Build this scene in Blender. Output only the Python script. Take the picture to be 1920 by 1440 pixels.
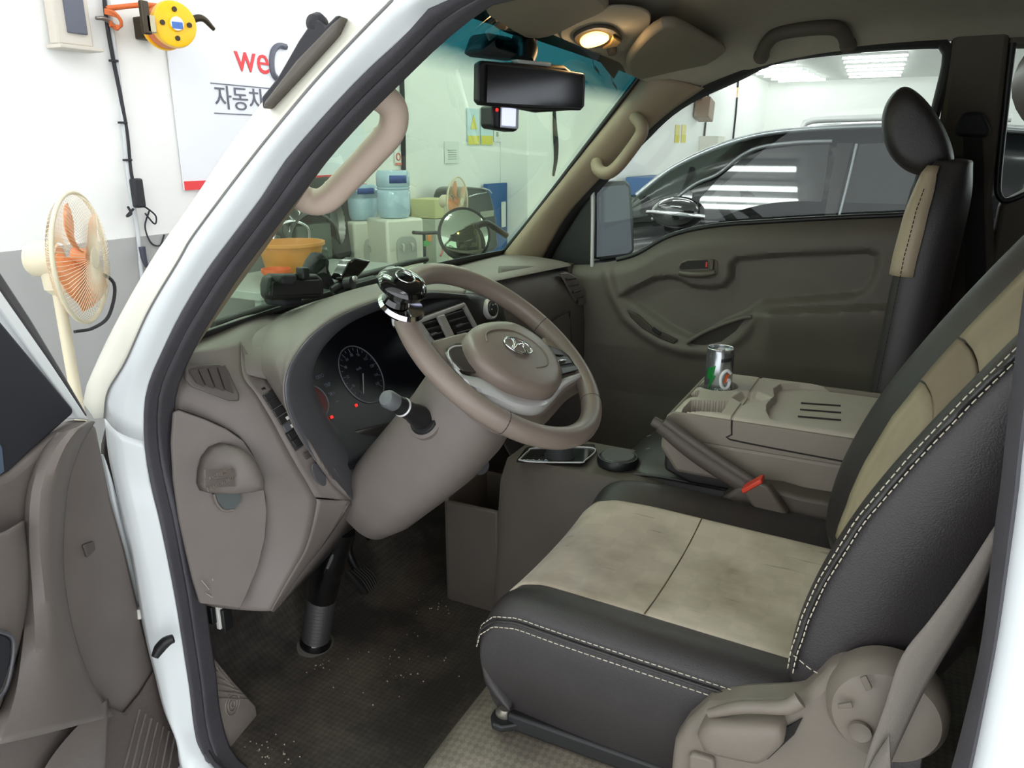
import bpy, bmesh, math, random
from mathutils import Vector, Matrix
random.seed(7)
for o in list(bpy.data.objects): bpy.data.objects.remove(o)
SC = bpy.context.scene
COL = SC.collection

# ------------------------------------------------------------------ camera
CAM = Vector((-0.70, 0.0, 1.68)); YAW = math.radians(27.0); PITCH = math.radians(17.0); FPX = 1442.0
cd = bpy.data.cameras.new('camera'); cam = bpy.data.objects.new('camera', cd); COL.objects.link(cam)
cd.sensor_fit = 'HORIZONTAL'; cd.sensor_width = 36.0; cd.lens = 36.0 * FPX / 1920.0
cd.clip_start = 0.02; cd.clip_end = 200
cam.location = CAM
_f = Vector((math.cos(YAW)*math.cos(PITCH), math.sin(YAW)*math.cos(PITCH), -math.sin(PITCH)))
_r = Vector((math.sin(YAW), -math.cos(YAW), 0)); _u = _r.cross(_f)
cam.rotation_euler = Matrix((_r, _u, -_f)).transposed().to_euler()
SC.camera = cam

# ------------------------------------------------------------------ world, lights, exposure
w = bpy.data.worlds.new('world'); SC.world = w; w.use_nodes = True
bg = w.node_tree.nodes['Background']; bg.inputs[0].default_value = (0.93, 0.97, 1.0, 1); bg.inputs[1].default_value = 1.9
SC.view_settings.view_transform = 'Standard'; SC.view_settings.look = 'None'
SC.view_settings.gamma = 1.0; SC.view_settings.use_curve_mapping = False
SC.view_settings.exposure = 0.4
TUBE_POWER = 23.0
SC.cycles.max_bounces = 10; SC.cycles.transparent_max_bounces = 16
SC.cycles.sample_clamp_indirect = 6.0

# ------------------------------------------------------------------ measuring helpers: a picture point on a known plane
def _ray(px, py): return _f*FPX + _r*(px-960) + _u*(720-py)
def AX(px, py, x): d = _ray(px, py); return CAM + d*((x-CAM.x)/d.x)
def AY(px, py, y): d = _ray(px, py); return CAM + d*((y-CAM.y)/d.y)
def AZ(px, py, z): d = _ray(px, py); return CAM + d*((z-CAM.z)/d.z)
def AP(px, py, p0, n):
    d = _ray(px, py); n = Vector(n); return CAM + d*((Vector(p0)-CAM).dot(n)/d.dot(n))

# ------------------------------------------------------------------ materials
def lin(c): return tuple(((v/255)/12.92 if v/255 <= 0.04045 else ((v/255+0.055)/1.055)**2.4) for v in c)
MATS = {}
def mat(name, rgb, rough=0.55, metal=0.0, var=0.0, vscale=8.0, bump=0.0, bscale=300.0, emit=None, es=0.0, spec=0.5, coat=0.0, pattern=None, trans=0.0):
    if name in MATS: return MATS[name]
    m = bpy.data.materials.new(name); m.use_nodes = True; nt = m.node_tree; b = nt.nodes['Principled BSDF']
    c = lin(rgb); b.inputs['Base Color'].default_value = (*c, 1)
    b.inputs['Roughness'].default_value = rough; b.inputs['Metallic'].default_value = metal
    b.inputs['Specular IOR Level'].default_value = spec; b.inputs['Coat Weight'].default_value = coat
    b.inputs['Coat Roughness'].default_value = 0.05; b.inputs['Transmission Weight'].default_value = trans
    tc = nt.nodes.new('ShaderNodeTexCoord')
    if var > 0:
        n = nt.nodes.new('ShaderNodeTexNoise'); n.inputs['Scale'].default_value = vscale; n.inputs['Detail'].default_value = 5
        nt.links.new(tc.outputs['Object'], n.inputs['Vector'])
        r = nt.nodes.new('ShaderNodeValToRGB')
        r.color_ramp.elements[0].position = 0.3; r.color_ramp.elements[1].position = 0.75
        r.color_ramp.elements[0].color = (*[v*(1-var) for v in c], 1); r.color_ramp.elements[1].color = (*[min(1, v*(1+var)) for v in c], 1)
        nt.links.new(n.outputs['Fac'], r.inputs['Fac']); nt.links.new(r.outputs['Color'], b.inputs['Base Color'])
    if bump > 0:
        n2 = nt.nodes.new('ShaderNodeTexNoise'); n2.inputs['Scale'].default_value = bscale; n2.inputs['Detail'].default_value = 3
        nt.links.new(tc.outputs['Object'], n2.inputs['Vector'])
        bp = nt.nodes.new('ShaderNodeBump'); bp.inputs['Strength'].default_value = bump; bp.inputs['Distance'].default_value = 0.002
        nt.links.new(n2.outputs['Fac'], bp.inputs['Height']); nt.links.new(bp.outputs['Normal'], b.inputs['Normal'])
    if emit:
        b.inputs['Emission Color'].default_value = (*lin(emit), 1); b.inputs['Emission Strength'].default_value = es
    MATS[name] = m; return m
def glassmat(name, rgb, ior=1.5, gloss=1.0, band=None, rough=0.0):
    if name in MATS: return MATS[name]
    m = bpy.data.materials.new(name); m.use_nodes = True; nt = m.node_tree
    for n in list(nt.nodes): nt.nodes.remove(n)
    out = nt.nodes.new('ShaderNodeOutputMaterial'); t = nt.nodes.new('ShaderNodeBsdfTransparent'); t.inputs[0].default_value = (*lin(rgb), 1)
    g = nt.nodes.new('ShaderNodeBsdfGlossy'); g.inputs['Roughness'].default_value = rough
    fr = nt.nodes.new('ShaderNodeFresnel'); fr.inputs['IOR'].default_value = ior
    mu = nt.nodes.new('ShaderNodeMath'); mu.operation = 'MULTIPLY'; mu.inputs[1].default_value = gloss
    mx = nt.nodes.new('ShaderNodeMixShader')
    nt.links.new(fr.outputs[0], mu.inputs[0]); nt.links.new(mu.outputs[0], mx.inputs[0])
    nt.links.new(t.outputs[0], mx.inputs[1]); nt.links.new(g.outputs[0], mx.inputs[2]); nt.links.new(mx.outputs[0], out.inputs[0])
    if band:  # a tinted shade band dyed into the upper edge of the pane: (z low, z high, colour)
        z0, z1, col2 = band
        tc = nt.nodes.new('ShaderNodeTexCoord'); s = nt.nodes.new('ShaderNodeSeparateXYZ'); mr = nt.nodes.new('ShaderNodeMapRange')
        mr.inputs['From Min'].default_value = z0; mr.inputs['From Max'].default_value = z1
        r = nt.nodes.new('ShaderNodeMix'); r.data_type = 'RGBA'; r.inputs[6].default_value = (*lin(rgb), 1); r.inputs[7].default_value = (*lin(col2), 1)
        nt.links.new(tc.outputs['Object'], s.inputs[0]); nt.links.new(s.outputs['Z'], mr.inputs['Value'])
        nt.links.new(mr.outputs[0], r.inputs[0]); nt.links.new(r.outputs[2], t.inputs[0])
    MATS[name] = m; return m
def fabricmat(name, base, dark, check=26.0):
    m = bpy.data.materials.new(name); m.use_nodes = True; nt = m.node_tree; b = nt.nodes['Principled BSDF']; L = nt.links.new
    b.inputs['Roughness'].default_value = 0.85; b.inputs['Specular IOR Level'].default_value = 0.25; b.inputs['Sheen Weight'].default_value = 0.15
    tc = nt.nodes.new('ShaderNodeTexCoord')
    n = nt.nodes.new('ShaderNodeTexNoise'); n.inputs['Scale'].default_value = 7; n.inputs['Detail'].default_value = 6; L(tc.outputs['Object'], n.inputs['Vector'])
    r = nt.nodes.new('ShaderNodeValToRGB'); r.color_ramp.elements[0].position = 0.30; r.color_ramp.elements[1].position = 0.56
    r.color_ramp.elements[0].color = (*lin(dark), 1); r.color_ramp.elements[1].color = (*lin(base), 1); L(n.outputs['Fac'], r.inputs['Fac'])
    ck = nt.nodes.new('ShaderNodeTexChecker'); ck.inputs['Scale'].default_value = check
    ck.inputs['Color1'].default_value = (0.95, 0.95, 0.95, 1); ck.inputs['Color2'].default_value = (1, 1, 1, 1); L(tc.outputs['Object'], ck.inputs['Vector'])
    mx = nt.nodes.new('ShaderNodeMix'); mx.data_type = 'RGBA'; mx.blend_type = 'MULTIPLY'; mx.inputs[0].default_value = 1
    L(r.outputs['Color'], mx.inputs[6]); L(ck.outputs['Color'], mx.inputs[7])
    st = nt.nodes.new('ShaderNodeMapping'); st.inputs['Scale'].default_value = (60, 6, 6); st.inputs['Rotation'].default_value = (0, 0, 0.25); L(tc.outputs['Object'], st.inputs['Vector'])
    sn = nt.nodes.new('ShaderNodeTexNoise'); sn.inputs['Scale'].default_value = 1.4; sn.inputs['Detail'].default_value = 2; L(st.outputs[0], sn.inputs['Vector'])
    sr = nt.nodes.new('ShaderNodeValToRGB'); sr.color_ramp.elements[0].position = 0.26; sr.color_ramp.elements[1].position = 0.31
    sr.color_ramp.elements[0].color = (0.45, 0.42, 0.38, 1); sr.color_ramp.elements[1].color = (1, 1, 1, 1); L(sn.outputs['Fac'], sr.inputs['Fac'])
    m2 = nt.nodes.new('ShaderNodeMix'); m2.data_type = 'RGBA'; m2.blend_type = 'MULTIPLY'; m2.inputs[0].default_value = 0.6
    L(mx.outputs[2], m2.inputs[6]); L(sr.outputs['Color'], m2.inputs[7]); L(m2.outputs[2], b.inputs['Base Color'])
    wv = nt.nodes.new('ShaderNodeTexChecker'); wv.inputs['Scale'].default_value = 420; L(tc.outputs['Object'], wv.inputs['Vector'])
    bp = nt.nodes.new('ShaderNodeBump'); bp.inputs['Strength'].default_value = 0.25; bp.inputs['Distance'].default_value = 0.001
    L(wv.outputs['Fac'], bp.inputs['Height']); L(bp.outputs['Normal'], b.inputs['Normal'])
    MATS[name] = m; return m
def rubbermat(name, base, dust, scale=110.0):
    m = bpy.data.materials.new(name); m.use_nodes = True; nt = m.node_tree; b = nt.nodes['Principled BSDF']; L = nt.links.new
    b.inputs['Roughness'].default_value = 0.6
    tc = nt.nodes.new('ShaderNodeTexCoord')
    n = nt.nodes.new('ShaderNodeTexNoise'); n.inputs['Scale'].default_value = 5; n.inputs['Detail'].default_value = 9; n.inputs['Roughness'].default_value = 0.7; L(tc.outputs['Object'], n.inputs['Vector'])
    r = nt.nodes.new('ShaderNodeValToRGB'); r.color_ramp.elements[0].position = 0.42; r.color_ramp.elements[1].position = 0.72
    r.color_ramp.elements[0].color = (*lin(base), 1); r.color_ramp.elements[1].color = (*lin(dust), 1); L(n.outputs['Fac'], r.inputs['Fac'])
    mp = nt.nodes.new('ShaderNodeMapping'); mp.inputs['Rotation'].default_value = (0, 0, math.radians(45)); mp.inputs['Scale'].default_value = (1, 1, 0.02); L(tc.outputs['Object'], mp.inputs['Vector'])
    ck = nt.nodes.new('ShaderNodeTexChecker'); ck.inputs['Scale'].default_value = scale; L(mp.outputs[0], ck.inputs['Vector'])
    ck.inputs['Color1'].default_value = (0.8, 0.8, 0.8, 1); ck.inputs['Color2'].default_value = (1.06, 1.06, 1.06, 1)
    mx = nt.nodes.new('ShaderNodeMix'); mx.data_type = 'RGBA'; mx.blend_type = 'MULTIPLY'; mx.inputs[0].default_value = 1
    L(r.outputs['Color'], mx.inputs[6]); L(ck.outputs['Color'], mx.inputs[7]); L(mx.outputs[2], b.inputs['Base Color'])
    bp = nt.nodes.new('ShaderNodeBump'); bp.inputs['Strength'].default_value = 0.5; bp.inputs['Distance'].default_value = 0.002
    L(ck.outputs['Fac'], bp.inputs['Height']); L(bp.outputs['Normal'], b.inputs['Normal'])
    MATS[name] = m; return m

PLASTIC = mat('brown plastic', (117, 108, 103), 0.5, var=0.06, vscale=14, bump=0.18, bscale=900)
PLASTIC2 = mat('dark brown plastic', (92, 85, 80), 0.55, var=0.06, vscale=12, bump=0.18, bscale=900)
WHEELM = mat('brown leather wheel', (126, 113, 104), 0.38, var=0.07, vscale=10, bump=0.1, bscale=700)
LEATHER = mat('black leatherette', (50, 46, 46), 0.42, var=0.12, vscale=6, bump=0.3, bscale=520)
LEATHER2 = mat('black leatherette top', (44, 42, 41), 0.38, var=0.15, vscale=6, bump=0.3, bscale=520)
BEIGE = fabricmat('worn beige fabric', (208, 195, 176), (158, 145, 124))
BEIGE2 = mat('beige leatherette', (176, 160, 136), 0.5, var=0.08, vscale=10, bump=0.2, bscale=400)
HEAD = mat('headliner fabric', (168, 160, 144), 0.9, var=0.04, vscale=30, bump=0.15, bscale=600)
TRIM = mat('beige pillar plastic', (146, 130, 110), 0.55, var=0.05, vscale=12, bump=0.12, bscale=800)
WHITE = mat('white car paint', (236, 240, 242), 0.25, coat=0.6, var=0.02, vscale=3)
CREAM = mat('white car paint with cream reflection', (226, 224, 208), 0.35, coat=0.4, var=0.05, vscale=9)  # cream reflection on the white pillar put into its colour
SEAL = mat('black rubber seal', (72, 70, 75), 0.55, var=0.08, vscale=20, bump=0.2, bscale=200)
BLACK = mat('black plastic', (24, 24, 26), 0.45)
BLACKM = mat('matte black plastic', (40, 40, 45), 0.7)
GLOSSBK = mat('glossy black plastic', (14, 14, 15), 0.08, coat=0.8)
CLUSTER = mat('instrument face', (26, 27, 34), 0.35)
BEZEL = mat('charcoal bezel plastic', (84, 84, 88), 0.28, bump=0.1, bscale=600)
SILVER = mat('silver painted plastic', (214, 212, 212), 0.35, metal=0.25)
CHROME = mat('chrome', (225, 225, 228), 0.08, metal=1.0)
STEEL = mat('dull steel', (150, 148, 145), 0.35, metal=0.9)
MIRROR = mat('mirror glass', (200, 205, 210), 0.02, metal=1.0)
DKMIRROR = mat('tinted mirror glass', (96, 93, 99), 0.12, metal=1.0)
THREAD = mat('pale stitching thread', (205, 196, 178), 0.8)
DARKTHREAD = mat('dark seam', (30, 28, 27), 0.8)
RED = mat('red plastic', (214, 62, 42), 0.45)
MATTE_W = mat('white matte plastic', (225, 224, 218), 0.5)
IVORY = mat('ivory plastic', (226, 216, 188), 0.45)
RUBBER = rubbermat('ribbed black floor rubber', (58, 54, 50), (108, 99, 88), 125)
RUBBER2 = rubbermat('dusty grey floor rubber', (100, 93, 83), (146, 136, 120), 120)
STRAP = mat('seat belt webbing', (112, 105, 98), 0.7, bump=0.3, bscale=900)
WSGLASS = glassmat('green windshield glass', (218, 242, 217), 1.45, 0.25, band=(1.795, 1.832, (34, 98, 106)))
SIDEGLASS = glassmat('clear side glass', (245, 250, 246), 1.5, 0.5)

# ------------------------------------------------------------------ mesh helpers
def base_obj(name, me, m, parent):
    o = bpy.data.objects.new(name, me); COL.objects.link(o)
    if m: me.materials.append(m)
    if parent:
        o.parent = parent; o.matrix_parent_inverse = parent.matrix_basis.inverted()
    return o
def mk(name, verts, faces, m, parent=None, smooth=True, sub=0, solid=0.0, bevel=0.0, bseg=2, off=0, crease=None, ang=None):
    me = bpy.data.meshes.new(name); me.from_pydata([tuple(v) for v in verts], [], faces); 
    bm = bmesh.new(); bm.from_mesh(me); bmesh.ops.remove_doubles(bm, verts=bm.verts, dist=1e-5)
    bmesh.ops.recalc_face_normals(bm, faces=bm.faces); bm.to_mesh(me); bm.free(); me.update()
    o = base_obj(name, me, m, parent)
    if solid:
        s = o.modifiers.new('thick', 'SOLIDIFY'); s.thickness = solid; s.offset = off
    if bevel:
        b = o.modifiers.new('bevel', 'BEVEL'); b.width = bevel; b.segments = bseg; b.limit_method = 'ANGLE'; b.angle_limit = math.radians(32)
    if sub:
        s = o.modifiers.new('sub', 'SUBSURF'); s.levels = sub; s.render_levels = sub
    if smooth:
        if ang is None and not sub and (bevel or solid): ang = 40
        for p in me.polygons: p.use_smooth = True
        if ang is not None:
            try: me.set_sharp_from_angle(angle=math.radians(ang))
            except Exception: pass
    return o
def cr(pts, n, closed=False):
    """Catmull-Rom through pts, resampled to n points evenly."""
    P = [Vector(p) for p in pts]; k = len(P); out = []
    if k == 2 and not closed: dense = [P[0].lerp(P[1], i/20) for i in range(21)]
    else:
        dense = []; segs = k if closed else k-1
        for i in range(segs):
            if closed: a, b, c, d = P[(i-1) % k], P[i], P[(i+1) % k], P[(i+2) % k]
            else: a, b, c, d = P[max(i-1, 0)], P[i], P[i+1], P[min(i+2, k-1)]
            if not closed and i == 0: a = b*2-c
            if not closed and i == k-2: d = c*2-b
            for j in range(12):
                t = j/12; dense.append(0.5*((2*b)+(c-a)*t+(2*a-5*b+4*c-d)*t*t+(3*b-a-3*c+d)*t**3))
        dense.append(P[0] if closed else P[-1])
    L = [0]
    for i in range(1, len(dense)): L.append(L[-1]+(dense[i]-dense[i-1]).length)
    T = L[-1]; j = 0
    cnt = n if not closed else n+1
    for i in range(cnt):
        s = T*i/(cnt-1)
        while j < len(L)-2 and L[j+1] < s: j += 1
        d = L[j+1]-L[j]; out.append(dense[j].lerp(dense[j+1], (s-L[j])/d if d > 1e-9 else 0))
    return out[:n] if closed else out
def grid(name, rows, m, parent=None, closeu=False, sub=0, solid=0.0, smooth=True, off=0, ang=None):
    """rows: list of equally long point lists."""
    n = len(rows[0]); V = [p for r in rows for p in r]; F = []
    for i in range(len(rows)-1):
        for j in range(n if closeu else n-1):
            a = i*n+j; b = i*n+(j+1) % n; F.append((a, b, b+n, a+n))
    return mk(name, V, F, m, parent, smooth, sub, solid, off=off, ang=ang)
def loft(name, curves, m, parent=None, n=40, mid=0, closed=False, **k):
    """Skin between polylines, each smoothed and resampled to n; mid>0 smooths across too."""
    rows = [cr(c, n, closed) for c in curves]
    if mid:
        cols = [cr([r[j] for r in rows], mid) for j in range(n)]
        rows = [[cols[j][i] for j in range(n)] for i in range(mid)]
    return grid(name, rows, m, parent, closeu=closed, **k)
def rings(name, rr, m, parent=None, cap=True, smooth=True, ang=None, sub=0, bevel=0):
    n = len(rr[0]); V = [p for r in rr for p in r]; F = []
    for i in range(len(rr)-1):
        for j in range(n): F.append((i*n+j, i*n+(j+1) % n, (i+1)*n+(j+1) % n, (i+1)*n+j))
    if cap: F.append(tuple(range(n-1, -1, -1))); F.append(tuple((len(rr)-1)*n+j for j in range(n)))
    return mk(name, V, F, m, parent, smooth, ang=ang if ang is not None else 50, sub=sub, bevel=bevel)
def frame(ax):
    ax = Vector(ax).normalized(); a = Vector((0, 0, 1)) if abs(ax.z) < 0.9 else Vector((1, 0, 0))
    e1 = ax.cross(a).normalized(); return e1, ax.cross(e1).normalized()
def lathe(name, prof, origin, axis, m, parent=None, n=32, ang=40, sx=1.0, sy=1.0, e=None):
    """prof: (radius, height) pairs along axis."""
    axis = Vector(axis).normalized(); e1, e2 = e if e else frame(axis); O = Vector(origin); rr = []
    for r, hgt in prof:
        rr.append([O+axis*hgt+(e1*math.cos(t)*sx+e2*math.sin(t)*sy)*max(r, 1e-4) for t in [2*math.pi*i/n for i in range(n)]])
    return rings(name, rr, m, parent, True, True, ang)
def tube(name, pts, r, m, parent=None, n=12, k=None, closed=False, flat=None, cap=True, straight=False):
    """A round tube along smoothed pts; r a number or one per input point; flat=(scale across, up vector)."""
    cnt = k or max(8, len(pts)*6)
    if straight: C = [Vector(p) for p in pts]; cnt = len(C)
    else: C = cr(pts, cnt, closed)
    if isinstance(r, (int, float)): R = [r]*cnt
    else:
        R = []
        for i in range(cnt):
            s = i/(cnt-1)*(len(r)-1); a = int(min(s, len(r)-2)); R.append(r[a]+(r[a+1]-r[a])*(s-a))
    rr = []; prev = None
    for i in range(cnt):
        if closed: T = (C[(i+1) % cnt]-C[i-1]).normalized()
        else: T = (C[min(i+1, cnt-1)]-C[max(i-1, 0)]).normalized()
        if prev is None: e1, e2 = frame(T)
        else:
            e1 = (prev-T*prev.dot(T)).normalized(); e2 = T.cross(e1)
        prev = e1; rr.append([C[i]+(e1*math.cos(t)+e2*math.sin(t))*R[i] for t in [2*math.pi*q/n for q in range(n)]])
    if closed:
        nn = n; V = [p for q in rr for p in q]; F = []
        # align seam
        best = min(range(n), key=lambda s: sum((rr[0][(j+s) % n]-rr[-1][j]).length for j in range(n)))
        for i in range(cnt):
            for j in range(n):
                if i < cnt-1: F.append((i*n+j, i*n+(j+1) % n, (i+1)*n+(j+1) % n, (i+1)*n+j))
                else: F.append((i*n+j, i*n+(j+1) % n, (j+1+best) % n, (j+best) % n))
        return mk(name, V, F, m, parent)
    return rings(name, rr, m, parent, cap, True, 60)
def prism(name, poly, vec, m, parent=None, bevel=0.0, bseg=2, smooth=True):
    P = [Vector(p) for p in poly]; n = len(P); v = Vector(vec)
    V = P+[p+v for p in P]
    F = [tuple(range(n)), tuple(range(2*n-1, n-1, -1))]+[(i, (i+1) % n, n+(i+1) % n, n+i) for i in range(n)]
    return mk(name, V, F, m, parent, smooth, bevel=bevel, bseg=bseg, ang=30)
def smo(pts, n=40): return cr(pts, n, True)
def rbox(name, c, s, m, parent=None, rot=None, bev=0.006, seg=2):
    sx, sy, sz = [v/2 for v in s]; R = rot if rot is not None else Matrix.Identity(3); c = Vector(c)
    V = [c+R @ Vector((x*sx, y*sy, z*sz)) for x in (-1, 1) for y in (-1, 1) for z in (-1, 1)]
    F = [(0, 1, 3, 2), (4, 6, 7, 5), (0, 4, 5, 1), (2, 3, 7, 6), (0, 2, 6, 4), (1, 5, 7, 3)]
    return mk(name, V, F, m, parent, True, bevel=bev, bseg=seg, ang=30)
def Rz(a): return Matrix.Rotation(a, 3, 'Z')
def Rx(a): return Matrix.Rotation(a, 3, 'X')
def Ry(a): return Matrix.Rotation(a, 3, 'Y')
def axes(ex, ey):
    ex = Vector(ex).normalized(); ez = ex.cross(Vector(ey)).normalized(); ey = ez.cross(ex)
    return Matrix((ex, ey, ez)).transposed()
def rrect(c, ex, ey, wd, ht, rad, seg=5):
    """Rounded rectangle outline."""
    c = Vector(c); ex = Vector(ex).normalized(); ey = Vector(ey).normalized(); out = []
    for qx, qy, a0 in ((1, 1, 0), (-1, 1, 90), (-1, -1, 180), (1, -1, 270)):
        for i in range(seg+1):
            a = math.radians(a0+90*i/seg)
            out.append(c+ex*(qx*(wd/2-rad)+rad*math.cos(a))+ey*(qy*(ht/2-rad)+rad*math.sin(a)))
    return out
def text(name, s, size, origin, ex, ey, m, parent=None, ext=0.001, align='CENTER'):
    cu = bpy.data.curves.new(name, 'FONT'); cu.body = s; cu.size = size; cu.extrude = ext; cu.align_x = align; cu.align_y = 'CENTER'; cu.resolution_u = 3
    t = bpy.data.objects.new('tmp', cu); COL.objects.link(t)
    dg = bpy.context.evaluated_depsgraph_get(); me = bpy.data.meshes.new_from_object(t.evaluated_get(dg))
    bpy.data.objects.remove(t); me.transform(axes(ex, ey).to_4x4()); me.transform(Matrix.Translation(Vector(origin)))
    me.name = name; me.materials.clear(); return base_obj(name, me, m, parent)
def joinmesh(objs, name):
    """Join several built meshes of one part (applying modifiers) into the first."""
    dg = bpy.context.evaluated_depsgraph_get(); bm = bmesh.new(); mats = []
    for o in objs:
        me = bpy.data.meshes.new_from_object(o.evaluated_get(dg)); bm.from_mesh(me)
    m = objs[0].data.materials[0]; par = objs[0].parent
    me = bpy.data.meshes.new(name); bm.to_mesh(me); bm.free()
    for p in me.polygons: p.material_index = 0
    for o in objs: bpy.data.objects.remove(o)
    me.materials.clear(); return base_obj(name, me, m, par)
def thing(name, label, cat, loc, group=None, kind=None):
    o = bpy.data.objects.new(name, None); COL.objects.link(o); o.empty_display_size = 0.05; o.location = Vector(loc)
    o.matrix_basis = Matrix.Translation(Vector(loc)); return tag(o, label, cat, group, kind)
def tag(o, label=None, cat=None, group=None, kind=None):
    if label: o['label'] = label
    if cat: o['category'] = cat
    if group: o['group'] = group
    if kind: o['kind'] = kind
    return o
def struct(o, label=None):
    o['kind'] = 'structure'
    if label: o['label'] = label
    return o
def stitches(name, pts, m, parent, step=0.009, ln=0.0065, r=0.0008, offset=(0, 0, 0)):
    """A row of separate thread stitches along a seam, one part."""
    pts = [Vector(p)+Vector(offset) for p in pts]
    tot = sum((pts[i+1]-pts[i]).length for i in range(len(pts)-1)); n = max(2, int(tot/step))
    C = cr(pts, n*2); V = []; F = []
    for i in range(0, 2*n-1, 2):
        a, b = C[i], C[i+1]; b = a+(b-a).normalized()*ln if (b-a).length > 1e-6 else b
        T = (b-a); e1, e2 = frame(T); k = len(V)
        for p in (a, b):
            for q in range(4): V.append(p+(e1*math.cos(q*math.pi/2)+e2*math.sin(q*math.pi/2))*r)
        F += [(k+j, k+(j+1) % 4, k+4+(j+1) % 4, k+4+j) for j in range(4)]+[(k+3, k+2, k+1, k), (k+4, k+5, k+6, k+7)]
    return mk(name, V, F, m, parent)
# ================================================================== THE GARAGE (setting)
YW = 4.2; XF = 23.9; ZC = 3.52; X0 = -3.5; YB = -7.0
WALLM = mat('white painted wall', (248, 248, 245), 0.7, var=0.02, vscale=1.5)
BANDM = mat('grey painted wall band', (176, 176, 174), 0.6, var=0.05, vscale=2)
FLOORM = mat('grey epoxy floor', (168, 170, 166), 0.3, var=0.08, vscale=1.5)
CEILM = mat('white ceiling', (232, 232, 230), 0.8, var=0.02, vscale=2)
struct(rbox('floor', ((X0+XF)/2, (YB+YW)/2, -0.05), (XF-X0+0.4, YW-YB+0.4, 0.1), FLOORM, bev=0))
struct(rbox('ceiling', ((X0+XF)/2, (YB+YW)/2, ZC+0.05), (XF-X0+0.4, YW-YB+0.4, 0.1), CEILM, bev=0))
wf = struct(rbox('wall_front', ((X0+XF)/2, YW+0.1, ZC/2), (XF-X0+0.4, 0.2, ZC), WALLM, bev=0))
rbox('painted_band', ((X0+XF)/2, YW-0.004, 0.583), (XF-X0, 0.008, 1.166), BANDM, wf, bev=0)
wr = struct(rbox('wall_right', (XF+0.1, (YB+YW)/2, ZC/2), (0.2, YW-YB+0.2, ZC), WALLM, bev=0))
rbox('painted_band', (XF-0.004, (YB+YW)/2, 0.583), (0.008, YW-YB, 1.166), BANDM, wr, bev=0)
# a shallow wall pilaster seen through the windshield
pl0 = AY(990, 300, YW-0.35); pl1 = AY(1075, 300, YW-0.35)
pf = struct(rbox('wall_pilaster', ((pl0.x+pl1.x)/2, YW-0.175, ZC/2), (pl1.x-pl0.x, 0.35, ZC), WALLM, bev=0.01))
for px in (1325, 1380):
    p = AY(px, 200, YW-0.03)
    tag(tube('wall_cable', [(p.x, YW-0.03, ZC), (p.x+0.05, YW-0.03, 2.6), (p.x-0.03, YW-0.03, 1.9), (p.x+0.02, YW-0.03, 1.2)], 0.022, BLACKM, n=8),
        'thin dark cable running down the far white wall, %s one in the passenger window' % ('left' if px == 1325 else 'right'), 'cable', 'cables on the far wall')
# ceiling lights: banks of bare tubes
TUBEM = mat('lit fluorescent tube', (255, 255, 255), 0.4, emit=(250, 253, 255), es=TUBE_POWER)
HOLD = mat('white lamp holder', (235, 235, 235), 0.5)
def tube_lamp(x, y, z, label, grp, ln=1.2):
    t = thing('ceiling_lamp', label, 'ceiling lamp', (x, y, z), grp)
    rbox('lamp_holder', (x, y, z+0.045), (0.05, ln, 0.05), HOLD, t, bev=0.006)
    lathe('lamp_tube', [(0.001, 0), (0.019, 0.001), (0.019, ln-0.001), (0.001, ln)], (x, y-ln/2, z), (0, 1, 0), TUBEM, t, n=10)
    return t
zt = ZC-0.075
for k, py in enumerate((106, 114, 123, 130, 137, 143)):
    a = AZ(1645-k*0, py, zt)
    tube_lamp(a.x, AZ(1640, py, zt).y, zt, '%s lamp tube of the right bank on the ceiling seen through the passenger window' % ('nearest', 'second', 'third', 'fourth', 'fifth', 'farthest')[k], 'right bank of ceiling tubes')
for k, (px, py) in enumerate(((1440, 124), (1452, 131), (1466, 137), (1479, 142), (1491, 147), (1503, 151))):
    a = AZ(px, py, zt)
    tube_lamp(a.x, a.y, zt, '%s lamp tube of the left bank on the ceiling seen through the passenger window' % ('nearest', 'second', 'third', 'fourth', 'fifth', 'farthest')[k], 'left bank of ceiling tubes')
for xi, x in enumerate((-1.9, -1.2, -0.5, 0.2, 0.9, 1.6)):  # unseen lamp rows added over the truck to brighten the scene
    for yi, y in enumerate((-2.6, 2.9)):
        tube_lamp(x, y, zt, 'unseen ceiling lamp tube added above the truck for light', 'added ceiling tubes above the truck')
for x, q_ in ((0.78, 'nearest the black car'), (0.52, 'second from the black car'), (0.36, 'third from the black car'), (0.25, 'farthest from the black car')):
    tube_lamp(x, 1.48, zt, 'ceiling lamp tube mirrored in the black car window, %s' % q_, 'ceiling tubes mirrored in the car window')
for xi, x in enumerate((3.2, 4.4, 5.6, 6.8, 8.0, 9.2)):  # unseen lamp bank added to brighten the front wall and hall
    for y in (-1.2, 1.2, 3.0):
        tube_lamp(x, y, zt, 'unseen ceiling lamp tube added beyond the black car for light', 'added ceiling tubes beyond the black car')

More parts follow.
